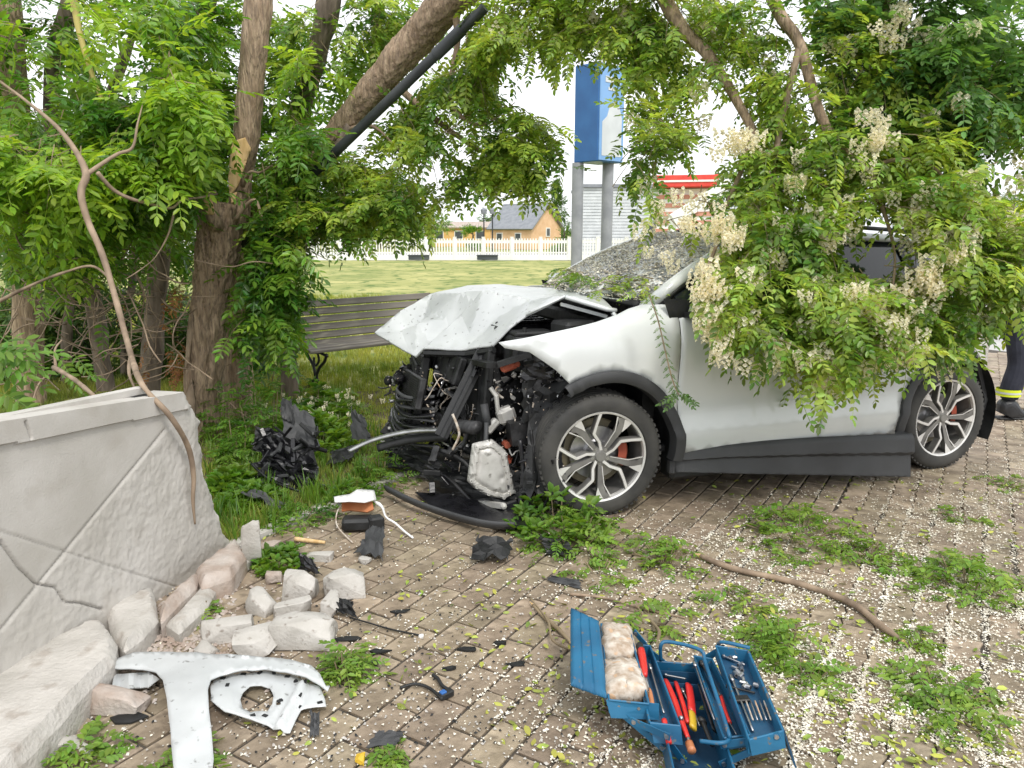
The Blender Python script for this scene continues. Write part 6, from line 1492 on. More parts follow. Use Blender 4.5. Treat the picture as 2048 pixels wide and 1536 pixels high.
# ================================================================== LITTER OF PETALS, CRUMBS
pp = []; 
while len(pp) < 46000:
    px = RNG.uniform(-20, 2068); py = 780+ (RNG.random()**.95)*780
    p = gp(px, py); u_, v_ = to_uv(p.x, p.y)
    if v_ < EDGE-.05: 
        if RNG.random() > .15: continue
    w_ = np.interp(px, [0, 500, 900, 1150, 1350, 1600, 2048], [.03, .04, .06, .13, .45, .9, 1])*np.interp(py, [1000, 1250, 1536], [1, .9, .7])
    nn = .5+.6*mnoise.noise(Vector((p.x*2.2, p.y*2.2, 0)))+.6*mnoise.noise(Vector((p.x*7, p.y*7, 3)))
    if RNG.random() > w_*max(.04, nn*1.3-.15): continue
    if p.y > 9: continue
    # the car keeps the ground beneath it bare
    q = Vector((p.x, p.y, 0))-P0; cx, cy = q.dot(CFW), q.dot(CLF)
    if -3.2 < cx < .6 and -1.9 < cy < -.02 and RNG.random() > .03: continue
    if -1.9 < cx < -.35 and -.02 <= cy < .40 and RNG.random() > .25+cy: continue
    if RNG.random() < .33:
        vv_ = EDGE+.01+round((v_-EDGE-.01)/BW)*BW-.004+RNG.normal(0, .006); p = Vector((*uv(u_, vv_), 0))
    pp.append((p.x, p.y, .003+RNG.random()*.006))
n = len(pp); a = RNG.uniform(0, 6.28, n)
tag(bake('petal_litter', T_PET, pp, np.column_stack([np.cos(a), np.sin(a), RNG.normal(0, .15, n)]), RNG.normal(0, .35, (n, 3))+[0, 0, 1], RNG.uniform(.35, 1.2, n)**1.2*.92, M_PETAL), 'white robinia petals strewn over the paving', 'petals', kind='stuff')
pp = []
for k in range(2600):
    px, py = RNG.normal(700, 420), RNG.uniform(1020, 1536); p = gp(px, py)
    if to_uv(p.x, p.y)[1] < EDGE-.3: continue
    pp.append((p.x, p.y, .004))
n = len(pp); a = RNG.uniform(0, 6.28, n)
T_CR = []
for _ in range(4):
    v = np.array([[0, 0, 0], [.012, .002, .002], [.016, .009, .004], [.004, .011, .001], [.007, .005, .009]])*rr_.uniform(.6, 1.1); T_CR.append((v, [(0, 1, 4), (1, 2, 4), (2, 3, 4), (3, 0, 4)]))
half = n//2
for i, (sl_, mt, nm, lab) in enumerate(((slice(0, n*2//5), M_BLK, 'plastic_crumbs', 'tiny black plastic crumbs scattered over the paving stones'), (slice(n*2//5, n), M_CONCR, 'mortar_crumbs', 'small pale mortar crumbs scattered near the broken wall'))):
    tag(bake(nm, T_CR, pp[sl_], np.column_stack([np.cos(a), np.sin(a), np.zeros(n)])[sl_], np.tile([0, 0, 1.], (n, 1))[sl_], RNG.uniform(.3, 1.1, n)[sl_], mt), lab, 'crumbs', kind='stuff')

pp = []
while len(pp) < 1500:
    px, py = RNG.uniform(500, 2048), RNG.uniform(960, 1536)
    if RNG.random() > np.interp(px, [500, 1200, 1500, 2048], [.12, .5, 1, 1]): continue
    p = gp(px, py)
    nn = .5+.8*mnoise.noise(Vector((p.x*1.5, p.y*1.5, 9)))
    if RNG.random() > nn: continue
    pp.append((p.x, p.y, .006+RNG.random()*.008))
n = len(pp); a = RNG.uniform(0, 6.28, n)
T_LF = [leaflet(.04, .021, .3, 2), leaflet(.034, .016, .5, 2), leaflet(.045, .02, -.2, 2)]
tag(bake('leaf_litter', T_LF, pp, np.column_stack([np.cos(a), np.sin(a), RNG.normal(0, .2, n)]), RNG.normal(0, .4, (n, 3))+[0, 0, 1], RNG.uniform(.5, 1.1, n), pm('yellowing_leaf', (.16, .24, .03), (.38, .38, .07), 9, .6, isl=.4)), 'single yellowing leaflets scattered over the paving', 'leaves', kind='stuff')
# ================================================================== RUBBLE
RK = [(505, 1118, 34, 80, .11, 5, 'tall pointed stone leaning at the wall end', M_STONE), (600, 1175, 60, 40, .09, 0, 'pale angular stone right above the pair of flat stones', M_STONE), (522, 1207, 60, 36, .07, 0, 'rounded grey stone at the left of the stone group', M_STONE),
      (585, 1218, 70, 34, .06, 0, 'flat stone in the middle of the stone group', M_STONE), (688, 1168, 76, 54, .09, 0, 'large pale chunk right of the stone group', M_STONE), (660, 1210, 34, 44, .06, 0, 'narrow stone tucked between two large chunks', M_STONE),
      (610, 1262, 112, 62, .09, 0, 'largest square-edged slab in the stone group', M_STONE), (452, 1258, 96, 46, .06, 0, 'long flat stone left of the stone group', M_STONE), (512, 1284, 78, 56, .07, 0, 'pale wedge stone at the front of the stone group', M_STONE),
      (548, 1155, 30, 22, .04, 0, 'small lump behind the stone group', M_CONCP), (538, 1098, 34, 26, .05, 0, 'small pink lump beside the pointed stone', M_CONCP), (478, 1135, 30, 28, .05, 0, 'small chip under the pointed stone', M_STONE),
      (228, 1400, 120, 42, .06, 0, 'flat reddish stone lying left of the white panel', M_CONCP), (105, 1490, 80, 24, .03, 0, 'thin pale shard at the foot of the plinth', M_STONE), (160, 1500, 60, 20, .03, 0, 'pale splinter beside the thin shard', M_STONE),
      (640, 1112, 50, 20, .03, 0, 'low flat chip behind the large pale chunk', M_STONE), (412, 1300, 40, 24, .03, 0, 'small chip between the wedge stone and the panel', M_STONE), (430, 1180, 24, 16, .03, 0, 'little chip by the plinth end', M_STONE), (730, 1120, 24, 14, .02, 0, 'little chip near the black shards', M_STONE)]
for i, (px, py, w, h, z, tl, lab, mt) in enumerate(RK):
    c = gp(px, py, z*.5); k = math.hypot(c.y, EYE)/FPX
    dy = max(.04, h*k*1.5-z*.4)
    m = MB(); rock(m, (0, 0, 0), (w*k*1.0, dy if tl == 0 else .06, (z if tl == 0 else h*k*1.0)*1.25), i+21, rz=random.uniform(-.5, .5), tilt=.0 if tl == 0 else .25)
    zm = min(v[2] for v in m.v); t = thing('broken_stone', (c.x, c.y, 0), lab, 'stone', 'broken concrete by the wall')
    bpy.data.objects.remove(t)
    o = obj('broken_stone', MB().add([(x, y, z_-zm-.004) for x, y, z_ in m.v], m.f), mt, loc=(c.x, c.y, 0)); tag(o, lab, 'stone', 'broken concrete pieces by the wall'); autosmooth(o, 40)
gg = []
for k in range(1500):
    px, py = random.gauss(330, 90), random.gauss(1270, 45)
    p = gp(px, py); gg.append((p.x, p.y, .0))
n = len(gg); a = RNG.uniform(0, 6.28, n)
tag(bake('rubble_grit', T_CR, gg, np.column_stack([np.cos(a), np.sin(a), np.zeros(n)]), np.tile([0, 0, 1.], (n, 1)), RNG.uniform(.6, 2.2, n), M_CONCP), 'crushed concrete grit along the broken plinth', 'rubble', kind='stuff')

# ================================================================== WHITE BODY PANEL ON THE GROUND
pnl = thing('torn_body_panel', tuple(gp(420, 1400)), 'white T-shaped torn body panel with filler hole lying on the paving', 'car panel')
def pz(x, y):
    return .05+.035*math.exp(-((x+1.0)/.25)**2)*1.0+.012*fbm((x, y, 0), 3)
def gfn(off=0.0):
    def f(px, py):
        # height of the skin above the paving, then where the sight line meets it
        z = .055+off+.02*math.exp(-((px-430)/120)**2)-.03*max(0, (py-1400)/140)
        p = gp(px, py, z); return (p.x, p.y, p.z+.004*fbm((p.x, p.y, 2), 14))
    return f
skin = [(216, 1336), (236, 1318), (270, 1307), (330, 1306), (400, 1308), (500, 1314), (580, 1322), (622, 1332), (640, 1350), (652, 1375), (660, 1374), (655, 1384), (640, 1372), (612, 1356), (570, 1346), (530, 1340), (480, 1344), (440, 1352), (422, 1362), (416, 1380), (418, 1420), (424, 1470), (428, 1520), (424, 1560), (350, 1560), (346, 1520), (341, 1460), (334, 1400), (326, 1362), (312, 1346), (286, 1340), (240, 1340)]
m = sheet(skin, 9, gfn()); o = obj('outer_skin', rebase(m, pnl), M_PAINTD, pnl, smooth=True); solid(o, .006)
inner = [(420, 1374), (428, 1362), (460, 1352), (530, 1344), (600, 1356), (640, 1375), (650, 1400), (652, 1414), (602, 1420), (585, 1455), (580, 1466), (548, 1456), (500, 1440), (450, 1425), (424, 1405)]
hole = [(480, 1396), (486, 1380), (500, 1369), (522, 1366), (540, 1372), (547, 1388), (544, 1404), (534, 1418), (500, 1420), (484, 1412)]
hs2 = [[(632, 1405), (644, 1404), (645, 1412), (633, 1413)], [(552, 1398), (560, 1396), (561, 1408), (553, 1409)], [(438, 1413), (448, 1412), (450, 1418), (440, 1420)]]
def infn(px, py):
    p = Vector(gfn(-.03)(px, py)); d = segd((px, py), (605, 1372), (560, 1452)); p.z += .018*math.exp(-(d/7)**2)-.010*math.exp(-((d-14)/6)**2); 
    e = math.hypot((px-514)/36, (py-1394)/30); p.z -= .012*math.exp(-((e-1)/.25)**2); return p
m = sheet(inner, 6.5, infn, holes=[hole]+hs2[1:2]); o = obj('inner_panel', rebase(m, pnl), M_PAINTD, pnl, smooth=True); solid(o, .004)
for k, (px, py) in enumerate(((487, 1350), (520, 1348), (548, 1348), (575, 1356), (590, 1362), (610, 1370), (446, 1358), (560, 1402), (455, 1372), (530, 1432), (505, 1432), (600, 1395), (598, 1410), (640, 1408))):
    m = MB(); p = Vector(infn(px, py)); m.box(p+Vector((0, 0, .004)), (.018, .012, .006), Matrix.Rotation(k, 3, 'Z')); obj('clip', rebase(m, pnl), M_BLK, pnl)
for (x0_, y0_, x1_, y1_) in ((352, 1385, 358, 1424), (392, 1390, 393, 1430), (400, 1396, 402, 1420)):
    m = MB(); a, b = Vector(gfn(.002)(x0_, y0_)), Vector(gfn(.002)(x1_, y1_)); m.bar(a, b, .003, .003); obj('scratch', rebase(m, pnl), M_BLK, pnl)
# pale flap under its left arm
fl_ = [(228, 1350), (300, 1346), (318, 1360), (296, 1376), (222, 1380)]
m = sheet(fl_, 8, lambda px, py: tuple(gp(px, py, .03+.01*math.sin(px*.15)))); o = obj('lower_flap', rebase(m, pnl), M_PAINTD, pnl); solid(o, .004)

# ================================================================== BLACK PLASTIC DEBRIS
def shard(name, lab, pts, mat=M_BLK, amp=.02, sd=1, cat='plastic shard', extra=None):
    P = [Vector(p) for p in pts]; c = sum(P, Vector())/len(P); c.z = 0
    a = crump(name, [p-c for p in P], mat, amp, sd, parent=None, th=.004); a.location = c; tag(a, lab, cat, 'black plastic wreckage on the ground'); return a
Z = lambda px, py, z: gp(px, py, z)
# big crumpled heap in the weeds
hp = thing('plastic_heap', tuple(gp(570, 985)), 'large crumpled black grille and shroud heap in the weeds', 'wreckage', 'black plastic wreckage on the ground')
def hq(px, py, Y): return local(hp, at(px, py, Y))
QS = [([(505, 930, 4.72), (640, 990, 4.62), (645, 850, 4.9), (520, 850, 4.95)], M_BLKG, .04, 31), ([(560, 880, 4.8), (640, 900, 4.72), (630, 830, 4.95), (560, 790, 5.0)], M_CLAD, .02, 32), ([(500, 900, 4.75), (600, 960, 4.62), (600, 880, 4.8), (505, 850, 4.88)], M_BLKG, .06, 33),
      ([(520, 960, 4.68), (635, 990, 4.58), (640, 930, 4.7), (540, 900, 4.75)], M_BLKG, .05, 34), ([(560, 840, 4.86), (590, 850, 4.86), (585, 795, 4.95), (562, 795, 4.95)], M_BLK, .01, 35)]
for q, mt, am, sd in QS:
    o = crump('torn_sheet', [hq(*p) for p in q], mt, am, sd, parent=hp)
for k in range(34):
    px, py = random.uniform(508, 636), random.uniform(850, 975); c = hq(px, py, 4.72-(py-900)*.0008)
    m = MB(); R = Matrix.Rotation(random.uniform(0, 3), 3, 'Z') @ Matrix.Rotation(random.uniform(-1, 1), 3, 'Y') @ Matrix.Rotation(random.uniform(-.8, .8), 3, 'X')
    m.box(c, (random.uniform(.04, .16), random.uniform(.01, .03), random.uniform(.01, .03)), R, bev=.003); obj('rib', m, random.choice([M_BLKG, M_BLK, M_CLAD, M_BLKG]), hp)
m = MB(); m.tube(catmull([hq(500, 925, 4.70), hq(540, 960, 4.62), hq(590, 980, 4.56), hq(638, 994, 4.52)], 5), .014, 8, flat=.6); obj('trim_edge', m, M_BLKG, hp, smooth=True)
shard('plastic_shard', 'dark fin of plastic standing in the grass left of the engine', [at(700, 885, 5.4), at(745, 880, 5.3), at(728, 830, 5.4), at(702, 812, 5.5)], M_CLAD, .01, 41)
shard('plastic_shard', 'black plate lying between heap and wheel-side silver strip', [Z(650, 930, .05), Z(700, 920, .08), Z(740, 880, .14), Z(660, 900, .10)], M_BLK, .02, 42)
shard('plastic_shard', 'jagged black splash guard piece before the left of the tyre', [Z(940, 1125, .02), Z(1020, 1120, .03), Z(1030, 1075, .06), Z(950, 1070, .08)], M_BLK, .03, 43)
shard('plastic_shard', 'black triangular piece lying in the green spray by the tyre', [Z(1090, 1105, .02), Z(1155, 1120, .02), Z(1135, 1075, .06), Z(1075, 1072, .06)], M_BLK, .02, 44)
shard('plastic_shard', 'flat black strip behind the long stick and toolbox', [Z(1090, 1160, .01), Z(1165, 1180, .01), Z(1165, 1160, .03), Z(1100, 1150, .03)], M_CLAD, .01, 45)
shard('plastic_shard', 'black shard leaning behind the pale stones', [Z(596, 1140, .02), Z(645, 1152, .02), Z(625, 1118, .08), Z(598, 1104, .10)], M_BLKG, .01, 46)
shard('plastic_shard', 'black shard under the rusty housing', [Z(705, 1110, .02), Z(770, 1120, .02), Z(770, 1050, .07), Z(738, 1048, .08)], M_CLAD, .02, 47)
shard('plastic_shard', 'dark torn flap between large chunk and curved strip', [Z(672, 1225, .02), Z(715, 1235, .02), Z(705, 1200, .06), Z(672, 1190, .06)], M_BLK, .02, 48)
shard('plastic_shard', 'grey-black flat plate near the bottom edge', [Z(722, 1498, .01), Z(800, 1490, .015), Z(812, 1460, .03), Z(755, 1460, .03)], M_CLAD, .008, 49)
shard('plastic_shard', 'dark stub hanging below the right end of the white panel', [Z(620, 1475, .01), Z(640, 1475, .01), Z(640, 1420, .05), Z(620, 1420, .05)], M_CLAD, .008, 50)
shard('plastic_shard', 'dark scrap low in the weeds behind the wall end', [at(480, 985, 4.3), at(560, 1020, 4.25), at(575, 1005, 4.3), at(500, 975, 4.4)], M_CLAD, .02, 51)
for i, (px, py, s_, lab) in enumerate([(800, 1225, .03, 'tiny black fragment above the curved hose'), (937, 1302, .035, 'small black sliver on bare paving near the middle'), (760, 1305, .03, 'small black clip right of the big slab'), (745, 1330, .025, 'black crumb left of the loose clip'), (700, 1280, .05, 'small black bracket beside the big slab'), (980, 1095, .03, 'dark splinter left of the splash guard piece'),
                                   (255, 1440, .05, 'dark scrap left of the white panel stem'), (690, 1320, .04, 'black crescent beside the panel end'), (1035, 1330, .03, 'grey sliver left of the toolbox lid'), (900, 1340, .02, 'tiny dark chip near the loose hose'), (1000, 1290, .02, 'tiny dark chip before the toolbox lid')]):
    c = gp(px, py); r = random.Random(i); m = MB(); pl = [(s_*r.uniform(.5, 1.1)*math.cos(a)*1.5, s_*r.uniform(.3, .8)*math.sin(a)) for a in [j*1.047 for j in range(6)]]
    m.prism(pl, 0, .004+.008*r.random()); m.v = [(x, y, z+.3*max(0, x)*r.random()) for x, y, z in m.v]; zm = min(v[2] for v in m.v); m.v = [(x, y, z-zm) for x, y, z in m.v]
    tag(obj('plastic_fragment', m, M_BLK, loc=(c.x, c.y, .001)), lab, 'fragment', 'black plastic wreckage on the ground')
def strip(name, lab, L, r, mat, cat, flat=.6, n=8, group=None):
    P = [gp(px, py, z) for px, py, z in L]; o0 = Vector((P[0].x, P[0].y, 0)); m = MB(); m.tube(catmull([p-o0 for p in P], 6), r, n, flat=flat)
    return tag(obj(name, m, mat, loc=tuple(o0), smooth=True), lab, cat, group)
# bumper lip on the ground in front of the engine
b = strip('bumper_lip', 'long black bumper lip curving on the ground before the engine', [(775, 978, .06), (830, 1005, .06), (900, 1030, .05), (970, 1048, .05), (1030, 1052, .05)], .035, M_CLAD, 'bumper', .45, 10)
m = sheet([(830, 985), (900, 990), (1000, 1010), (1080, 1020), (1080, 1050), (1010, 1058), (940, 1040), (860, 1012)], 12, lambda px, py: tuple(local(b, gp(px, py, .035+.012*math.sin(px*.05)))))
o = obj('underside', m, M_BLKG, b); solid(o, .004)
strip('black_hose', 'thin black strip with pale tip beside the pale stones', [(700, 1235, .01), (735, 1245, .012), (780, 1258, .01), (838, 1270, .008)], .006, M_BLK, 'strip')
c_ = gp(842, 1270, .012); m = MB(); rock(m, (0, 0, .006), (.02, .015, .014), 77); tag(obj('white_chip', m, M_WHITE, loc=(c_.x, c_.y, 0)), 'white chip at the end of the thin black strip', 'chip')
# wiring connector with loom
t = thing('wiring_connector', tuple(gp(880, 1390)), 'black wiring loom with blue connector on bare paving', 'connector')
m = MB(); m.tube(catmull([local(t, gp(*q)) for q in ((800, 1376, .008), (830, 1368, .012), (858, 1376, .012), (885, 1398, .015))], 6), .006, 8); obj('loom', m, M_BLK, t, smooth=True)
m = MB(); m.tube(catmull([local(t, gp(*q)) for q in ((866, 1350, .012), (876, 1358, .014), (885, 1372, .016), (905, 1384, .014))], 6), .007, 8); obj('loom', m, M_BLK, t, smooth=True)
m = MB(); m.box(local(t, gp(892, 1388, .014)), (.055, .03, .024), Matrix.Rotation(.7, 3, 'Z'), bev=.004); obj('connector_body', m, M_BLK, t)
m = MB(); m.box(local(t, gp(886, 1384, .028)), (.022, .02, .008), Matrix.Rotation(.7, 3, 'Z'), bev=.002); obj('connector_lock', m, pm('blue_plastic', (.02, .10, .32), (.03, .13, .4), 8, .4), t)
c_ = gp(720, 1520, .01); m = MB(); rock(m, (0, 0, .012), (.028, .03, .03), 78); tag(obj('yellow_scrap', m, M_YEL, loc=(c_.x, c_.y, 0)), 'small yellow scrap at the bottom edge below the grey-black plate', 'scrap')

# broken lamp housing: white shell, rusty inside, wire hoop and long white trim
t = thing('lamp_housing', tuple(gp(720, 1050)), 'broken lamp housing with white rim and rust-brown inside near the lawn edge', 'lamp housing')
q = lambda px, py, z: local(t, gp(px, py, z))
m = sheet([(668, 995), (700, 990), (715, 980), (748, 982), (752, 1000), (730, 1006), (700, 1004), (670, 1006)], 6, lambda px, py: tuple(q(px, py, .13+.02*math.sin((px-668)*.04)))); o = obj('white_shell', m, M_WHITE, t, smooth=True); solid(o, .006)
m = sheet([(684, 1004), (745, 1004), (748, 1020), (735, 1026), (700, 1022), (684, 1024)], 6, lambda px, py: tuple(q(px, py, .11-.002*(py-1004)))); o = obj('brown_reflector', m, M_ORANGE, t); solid(o, .01)
m = MB(); m.box(q(716, 1046, .04), (.17, .10, .07), Matrix.Rotation(.1, 3, 'Z'), bev=.015); m.box(q(752, 1046, .05), (.08, .07, .08), Matrix.Rotation(.5, 3, 'Z'), bev=.01); obj('black_body', m, M_BLK, t)
m = MB(); m.tube(catmull([q(690, 1002, .11), q(676, 1020, .08), q(672, 1042, .05), q(680, 1060, .03), q(706, 1086, .01)], 5), .004, 6); obj('wire_hoop', m, M_PAPER, t, smooth=True)
m = MB(); m.tube(catmull([q(748, 1002, .11), q(764, 1014, .09), q(772, 1034, .07), q(790, 1046, .05), q(808, 1062, .02), q(826, 1076, .006)], 5), [.007, .008, .009, .012, .010, .008, .007]+[.006]*19, 8); obj('white_trim', m, M_WHITE, t, smooth=True)

# ================================================================== STICKS
def stick(lab, L, r, mat=M_BARKL, ends=True):
    P = [gp(px, py, z) for px, py, z in L]; o0 = Vector((P[0].x, P[0].y, 0)); t = thing('fallen_stick', tuple(o0), lab, 'stick', 'sticks lying on the paving')
    m = wtube([p-o0 for p in P], r, 10, .003, len(lab)); obj('stem', m, mat, t, smooth=True)
    if ends:
        m = MB(); d = (P[0]-P[1]).normalized(); m.tube([P[0]-o0, P[0]-o0+d*.035], [r[0]*.9, r[0]*.2], 7); d = (P[-1]-P[-2]).normalized(); m.tube([P[-1]-o0, P[-1]-o0+d*.03], [r[-1]*.9, .002], 7); obj('torn_end', m, M_WOOD, t)
    return t
stick('long brown stick lying diagonally across the petals', [(1402, 1112, .02), (1470, 1138, .02), (1590, 1165, .02), (1700, 1205, .02), (1760, 1250, .02), (1805, 1282, .015)], [.014, .015, .015, .014, .015, .009])
stick('yellowish stick behind the blue toolbox lid', [(1066, 1210, .012), (1090, 1235, .013), (1120, 1262, .014), (1142, 1285, .012)], [.006, .009, .010, .008], M_TWIG)
stick('thin arched twig left of the toolbox lid', [(1060, 1195, .01), (1095, 1240, .03), (1105, 1280, .03), (1140, 1300, .01)], [.004, .005, .004, .003], M_TWIG, False)
stick('thin twig lying above the toolbox', [(1140, 1188, .008), (1210, 1196, .01), (1280, 1215, .01), (1370, 1236, .008)], [.006, .006, .006, .005], M_BARKL, False)
stick('short twig standing up behind the toolbox', [(1300, 1240, .008), (1318, 1262, .05), (1312, 1290, .10)], [.006, .006, .003], M_TWIG, False)
stick('small brown stick resting on the plinth at the left', [(0, 1335, .14), (30, 1310, .15), (70, 1280, .15)], [.010, .010, .007], M_BARKL)
stick('pale splinter of wood in the soil strip', [(470, 1038, .02), (505, 1046, .02)], [.012, .008], M_WOOD, False)
stick('tan splinter between lamp housing and soil', [(590, 1078, .02), (650, 1085, .02)], [.012, .008], M_WOOD, False)

# ================================================================== TOOLBOX
tb = thing('toolbox', tuple(gp(1380, 1400)), 'open blue cantilever toolbox full of hand tools in the foreground', 'toolbox')
T_ = lambda px, py, z: local(tb, gp(px, py, z))
def tray(name, px, ztop, depth, mat=M_BLUE, wall=.003, floor=M_BLUED, lips=True):
    """open sheet-metal tray through four rim corners seen from above"""
    P = [T_(x, y, ztop) for x, y in px]; m = MB(); c = sum(P, Vector())/4
    n = len(P)
    for i in range(n):
        a, b = P[i], P[(i+1) % n]; d = (b-a).normalized(); nn = Vector((d.y, -d.x, 0))
        if nn.dot(c-a) < 0: nn = -nn
        lo = Vector((0, 0, -depth)); e = .0
        m.add([a, b, b+nn*wall, a+nn*wall, a+lo, b+lo, b+nn*wall+lo, a+nn*wall+lo], [(0, 1, 2, 3), (1, 0, 4, 5), (3, 2, 6, 7), (4, 7, 6, 5)])
        m.tube([a, b], .0035, 6)
    o = obj(name, m, mat, tb)
    f = MB(); f.add([p+(c-p).normalized()*.003+Vector((0, 0, -depth+.002)) for p in P]+[p+(c-p).normalized()*.003+Vector((0, 0, -depth)) for p in P], [(0, 1, 2, 3), (7, 6, 5, 4)]); obj('tray_floor', f, floor, o)
    for (i, s_) in ((0, .5), (2, .5)):
        a, b = P[i], P[(i+1) % 4]; p = a.lerp(b, .5)-Vector((0, 0, depth*.5)); d = (b-a).normalized(); nn = Vector((d.y, -d.x, 0)); nn = -nn if nn.dot(c-a) > 0 else nn
        for u in (.25, .75):
            q = a.lerp(b, u)-Vector((0, 0, depth*.4)); rv = MB(); rv.tube([q, q+nn*.004], .005, 8); obj('rivet', rv, M_STEEL, o)
    return o
# corners: back-left, back-right, front-right, front-left
main = tray('base_box', [(1300, 1322), (1400, 1330), (1476, 1560), (1352, 1560)], .112, .10)
tr1 = tray('tray', [(1262, 1288), (1300, 1292), (1360, 1452), (1300, 1446)], .15, .04)
tr2 = tray('tray', [(1388, 1312), (1424, 1318), (1500, 1470), (1448, 1476)], .15, .04)
tr3 = tray('tray', [(1432, 1292), (1496, 1302), (1566, 1462), (1498, 1480)], .19, .045)
tr4 = tray('tray', [(1202, 1248), (1258, 1256), (1298, 1408), (1218, 1400)], .17, .045, floor=M_PAPER)
# lid flap tipped open on the left: a shallow pressed-steel cover
P = [at(1142, 1212, gp(1142, 1212, .22).y), at(1196, 1238, gp(1196, 1238, .22).y), at(1214, 1392, gp(1214, 1392, .17).y), at(1142, 1366, gp(1142, 1366, .17).y)]
P = [local(tb, p) for p in P]
def lidfn(u, v):
    p = (P[0]*(1-u)+P[1]*u)*(1-v)+(P[3]*(1-u)+P[2]*u)*v; n_ = (P[1]-P[0]).cross(P[3]-P[0]).normalized()
    n_ = n_ if n_.z < 0 else -n_
    e = min(u*1.2, 1-u, v*2.2, (1-v)*2.2); return p+n_*.012*max(0, 1-e/.10)+n_*.003*(1 if .3 < u < .36 or .62 < u < .68 else 0)
m = sheet([(0, 0), (1, 0), (1, 1), (0, 1)], .045, lidfn); o = obj('lid', m, M_BLUE, tb); autosmooth(o, 30); solid(o, .004)
# second lid, seen edge-on at the right of the far tray
P2 = [T_(1496, 1302, .19), T_(1566, 1462, .19), T_(1590, 1536, .06), T_(1532, 1400, .06)]
m = MB(); m.add(P2+[p+Vector((.006, 0, 0)) for p in P2], [(0, 1, 2, 3), (7, 6, 5, 4), (0, 4, 5, 1), (1, 5, 6, 2), (2, 6, 7, 3), (3, 7, 4, 0)]); obj('lid', m, M_BLUED, tb)
# folded steel arms at front and back, with rivets
def arm(a, b, w=.022):
    m = MB(); a = T_(*a); b = T_(*b); m.bar(a, b, .004, w, up=(0, 0, 1)); d = (b-a).normalized()
    o = obj('cantilever_arm', m, M_BLUE, tb)
    for p in (a+d*.012, b-d*.012):
        r_ = MB(); r_.tube([p+Vector((0, .001, 0)), p+Vector((0, -.007, 0))], .007, 10); obj('rivet', r_, M_STEEL, o)
arm((1216, 1404, .15), (1330, 1500, .06)); arm((1260, 1440, .14), (1340, 1475, .14)); arm((1316, 1452, .13), (1370, 1528, .05)); arm((1564, 1476, .17), (1440, 1530, .06)); arm((1502, 1484, .15), (1560, 1470, .19)); arm((1440, 1490, .13), (1510, 1480, .16))
arm((1290, 1296, .13), (1340, 1335, .07)); arm((1440, 1300, .17), (1380, 1335, .08)); arm((1268, 1262, .16), (1300, 1300, .12))
# pressed end plates towards the viewer
for px in ([(1212, 1400, .17), (1318, 1408, .17), (1318, 1440, .12), (1222, 1436, .12)], [(1300, 1448, .15), (1362, 1454, .15), (1366, 1490, .10), (1308, 1486, .10)], [(1498, 1482, .19), (1568, 1464, .19), (1572, 1496, .14), (1504, 1512, .14)]):
    Q = [T_(*p) for p in px]; m = MB(); m.add(Q+[p+Vector((0, .003, 0)) for p in Q], [(0, 1, 2, 3), (7, 6, 5, 4), (0, 4, 5, 1), (1, 5, 6, 2), (2, 6, 7, 3), (3, 7, 4, 0)]); obj('end_plate', m, M_BLUE, tb)
# carrying handles: bent tube
for L in ([(1322, 1320, .12), (1322, 1290, .19), (1340, 1284, .20), (1400, 1300, .20), (1412, 1330, .18), (1452, 1450, .17), (1458, 1478, .15), (1440, 1486, .15), (1400, 1482, .14)], [(1436, 1296, .16), (1444, 1284, .20), (1500, 1296, .20)]):
    m = MB(); m.tube(catmull([T_(*p) for p in L], 6), .0065, 10); obj('handle', m, M_BLUE, tb, smooth=True)
# cross partitions
for (a, b, z) in (((1308, 1362), (1402, 1370), .105), ((1306, 1340), (1398, 1346), .10)):
    A, B = T_(*a, z), T_(*b, z); m = MB(); m.bar(A-Vector((0, 0, .03)), B-Vector((0, 0, .03)), .003, .06); obj('partition', m, M_BLUED, tb)
# tools, each its own thing
def tool(name, lab, cat='tool'):
    return thing(name, tuple(gp(1380, 1400)), lab, cat, 'hand tools in the toolbox')
def tube_tool(t, part_, L, r, mat, flat=1, n=10, sm=True):
    m = MB(); m.tube(catmull([local(t, gp(*p)) for p in L], 4), r, n, flat=flat); return obj(part_, m, mat, t, smooth=sm)
t = tool('screwdriver', 'screwdriver with red and black handle in the left tray', 'screwdriver')
tube_tool(t, 'handle', [(1282, 1298, .16), (1286, 1326, .16), (1290, 1352, .155)], [.012, .0135, .014, .014, .0135, .0135, .012, .010, .008], M_RED)
for dx in (-7, 8):
    tube_tool(t, 'black_inlay', [(1276+dx, 1306, .160), (1283+dx, 1340, .158)], .006, M_BLK, n=6)
tube_tool(t, 'handle_cap', [(1279, 1290, .16), (1282, 1300, .16)], .013, M_BLK)
tube_tool(t, 'shaft', [(1290, 1352, .15), (1300, 1386, .135), (1308, 1420, .125)], .0035, M_STEEL, n=8)
t = tool('wooden_chisel', 'small tool with brown wooden handle in the left tray', 'chisel')
tube_tool(t, 'handle', [(1298, 1378, .14), (1303, 1404, .138), (1306, 1424, .135)], [.006, .008, .009, .009, .009, .009, .008, .007, .006], M_ORANGE); tube_tool(t, 'blade', [(1290, 1340, .13), (1298, 1378, .135)], .003, M_STEEL)
t = tool('pipe_wrench', 'large red pipe wrench lying in the middle of the box', 'wrench')
tube_tool(t, 'handle', [(1332, 1362, .11), (1348, 1400, .11), (1362, 1440, .11), (1376, 1476, .10)], [.012, .013, .014, .014, .014, .014, .013, .013, .013, .012, .011, .010, .009], M_RED, .7)
tube_tool(t, 'second_leg', [(1352, 1366, .10), (1366, 1408, .10), (1376, 1446, .10)], .010, M_RED, .7); tube_tool(t, 'pivot', [(1362, 1436, .118), (1362, 1437, .124)], .008, M_STEEL)
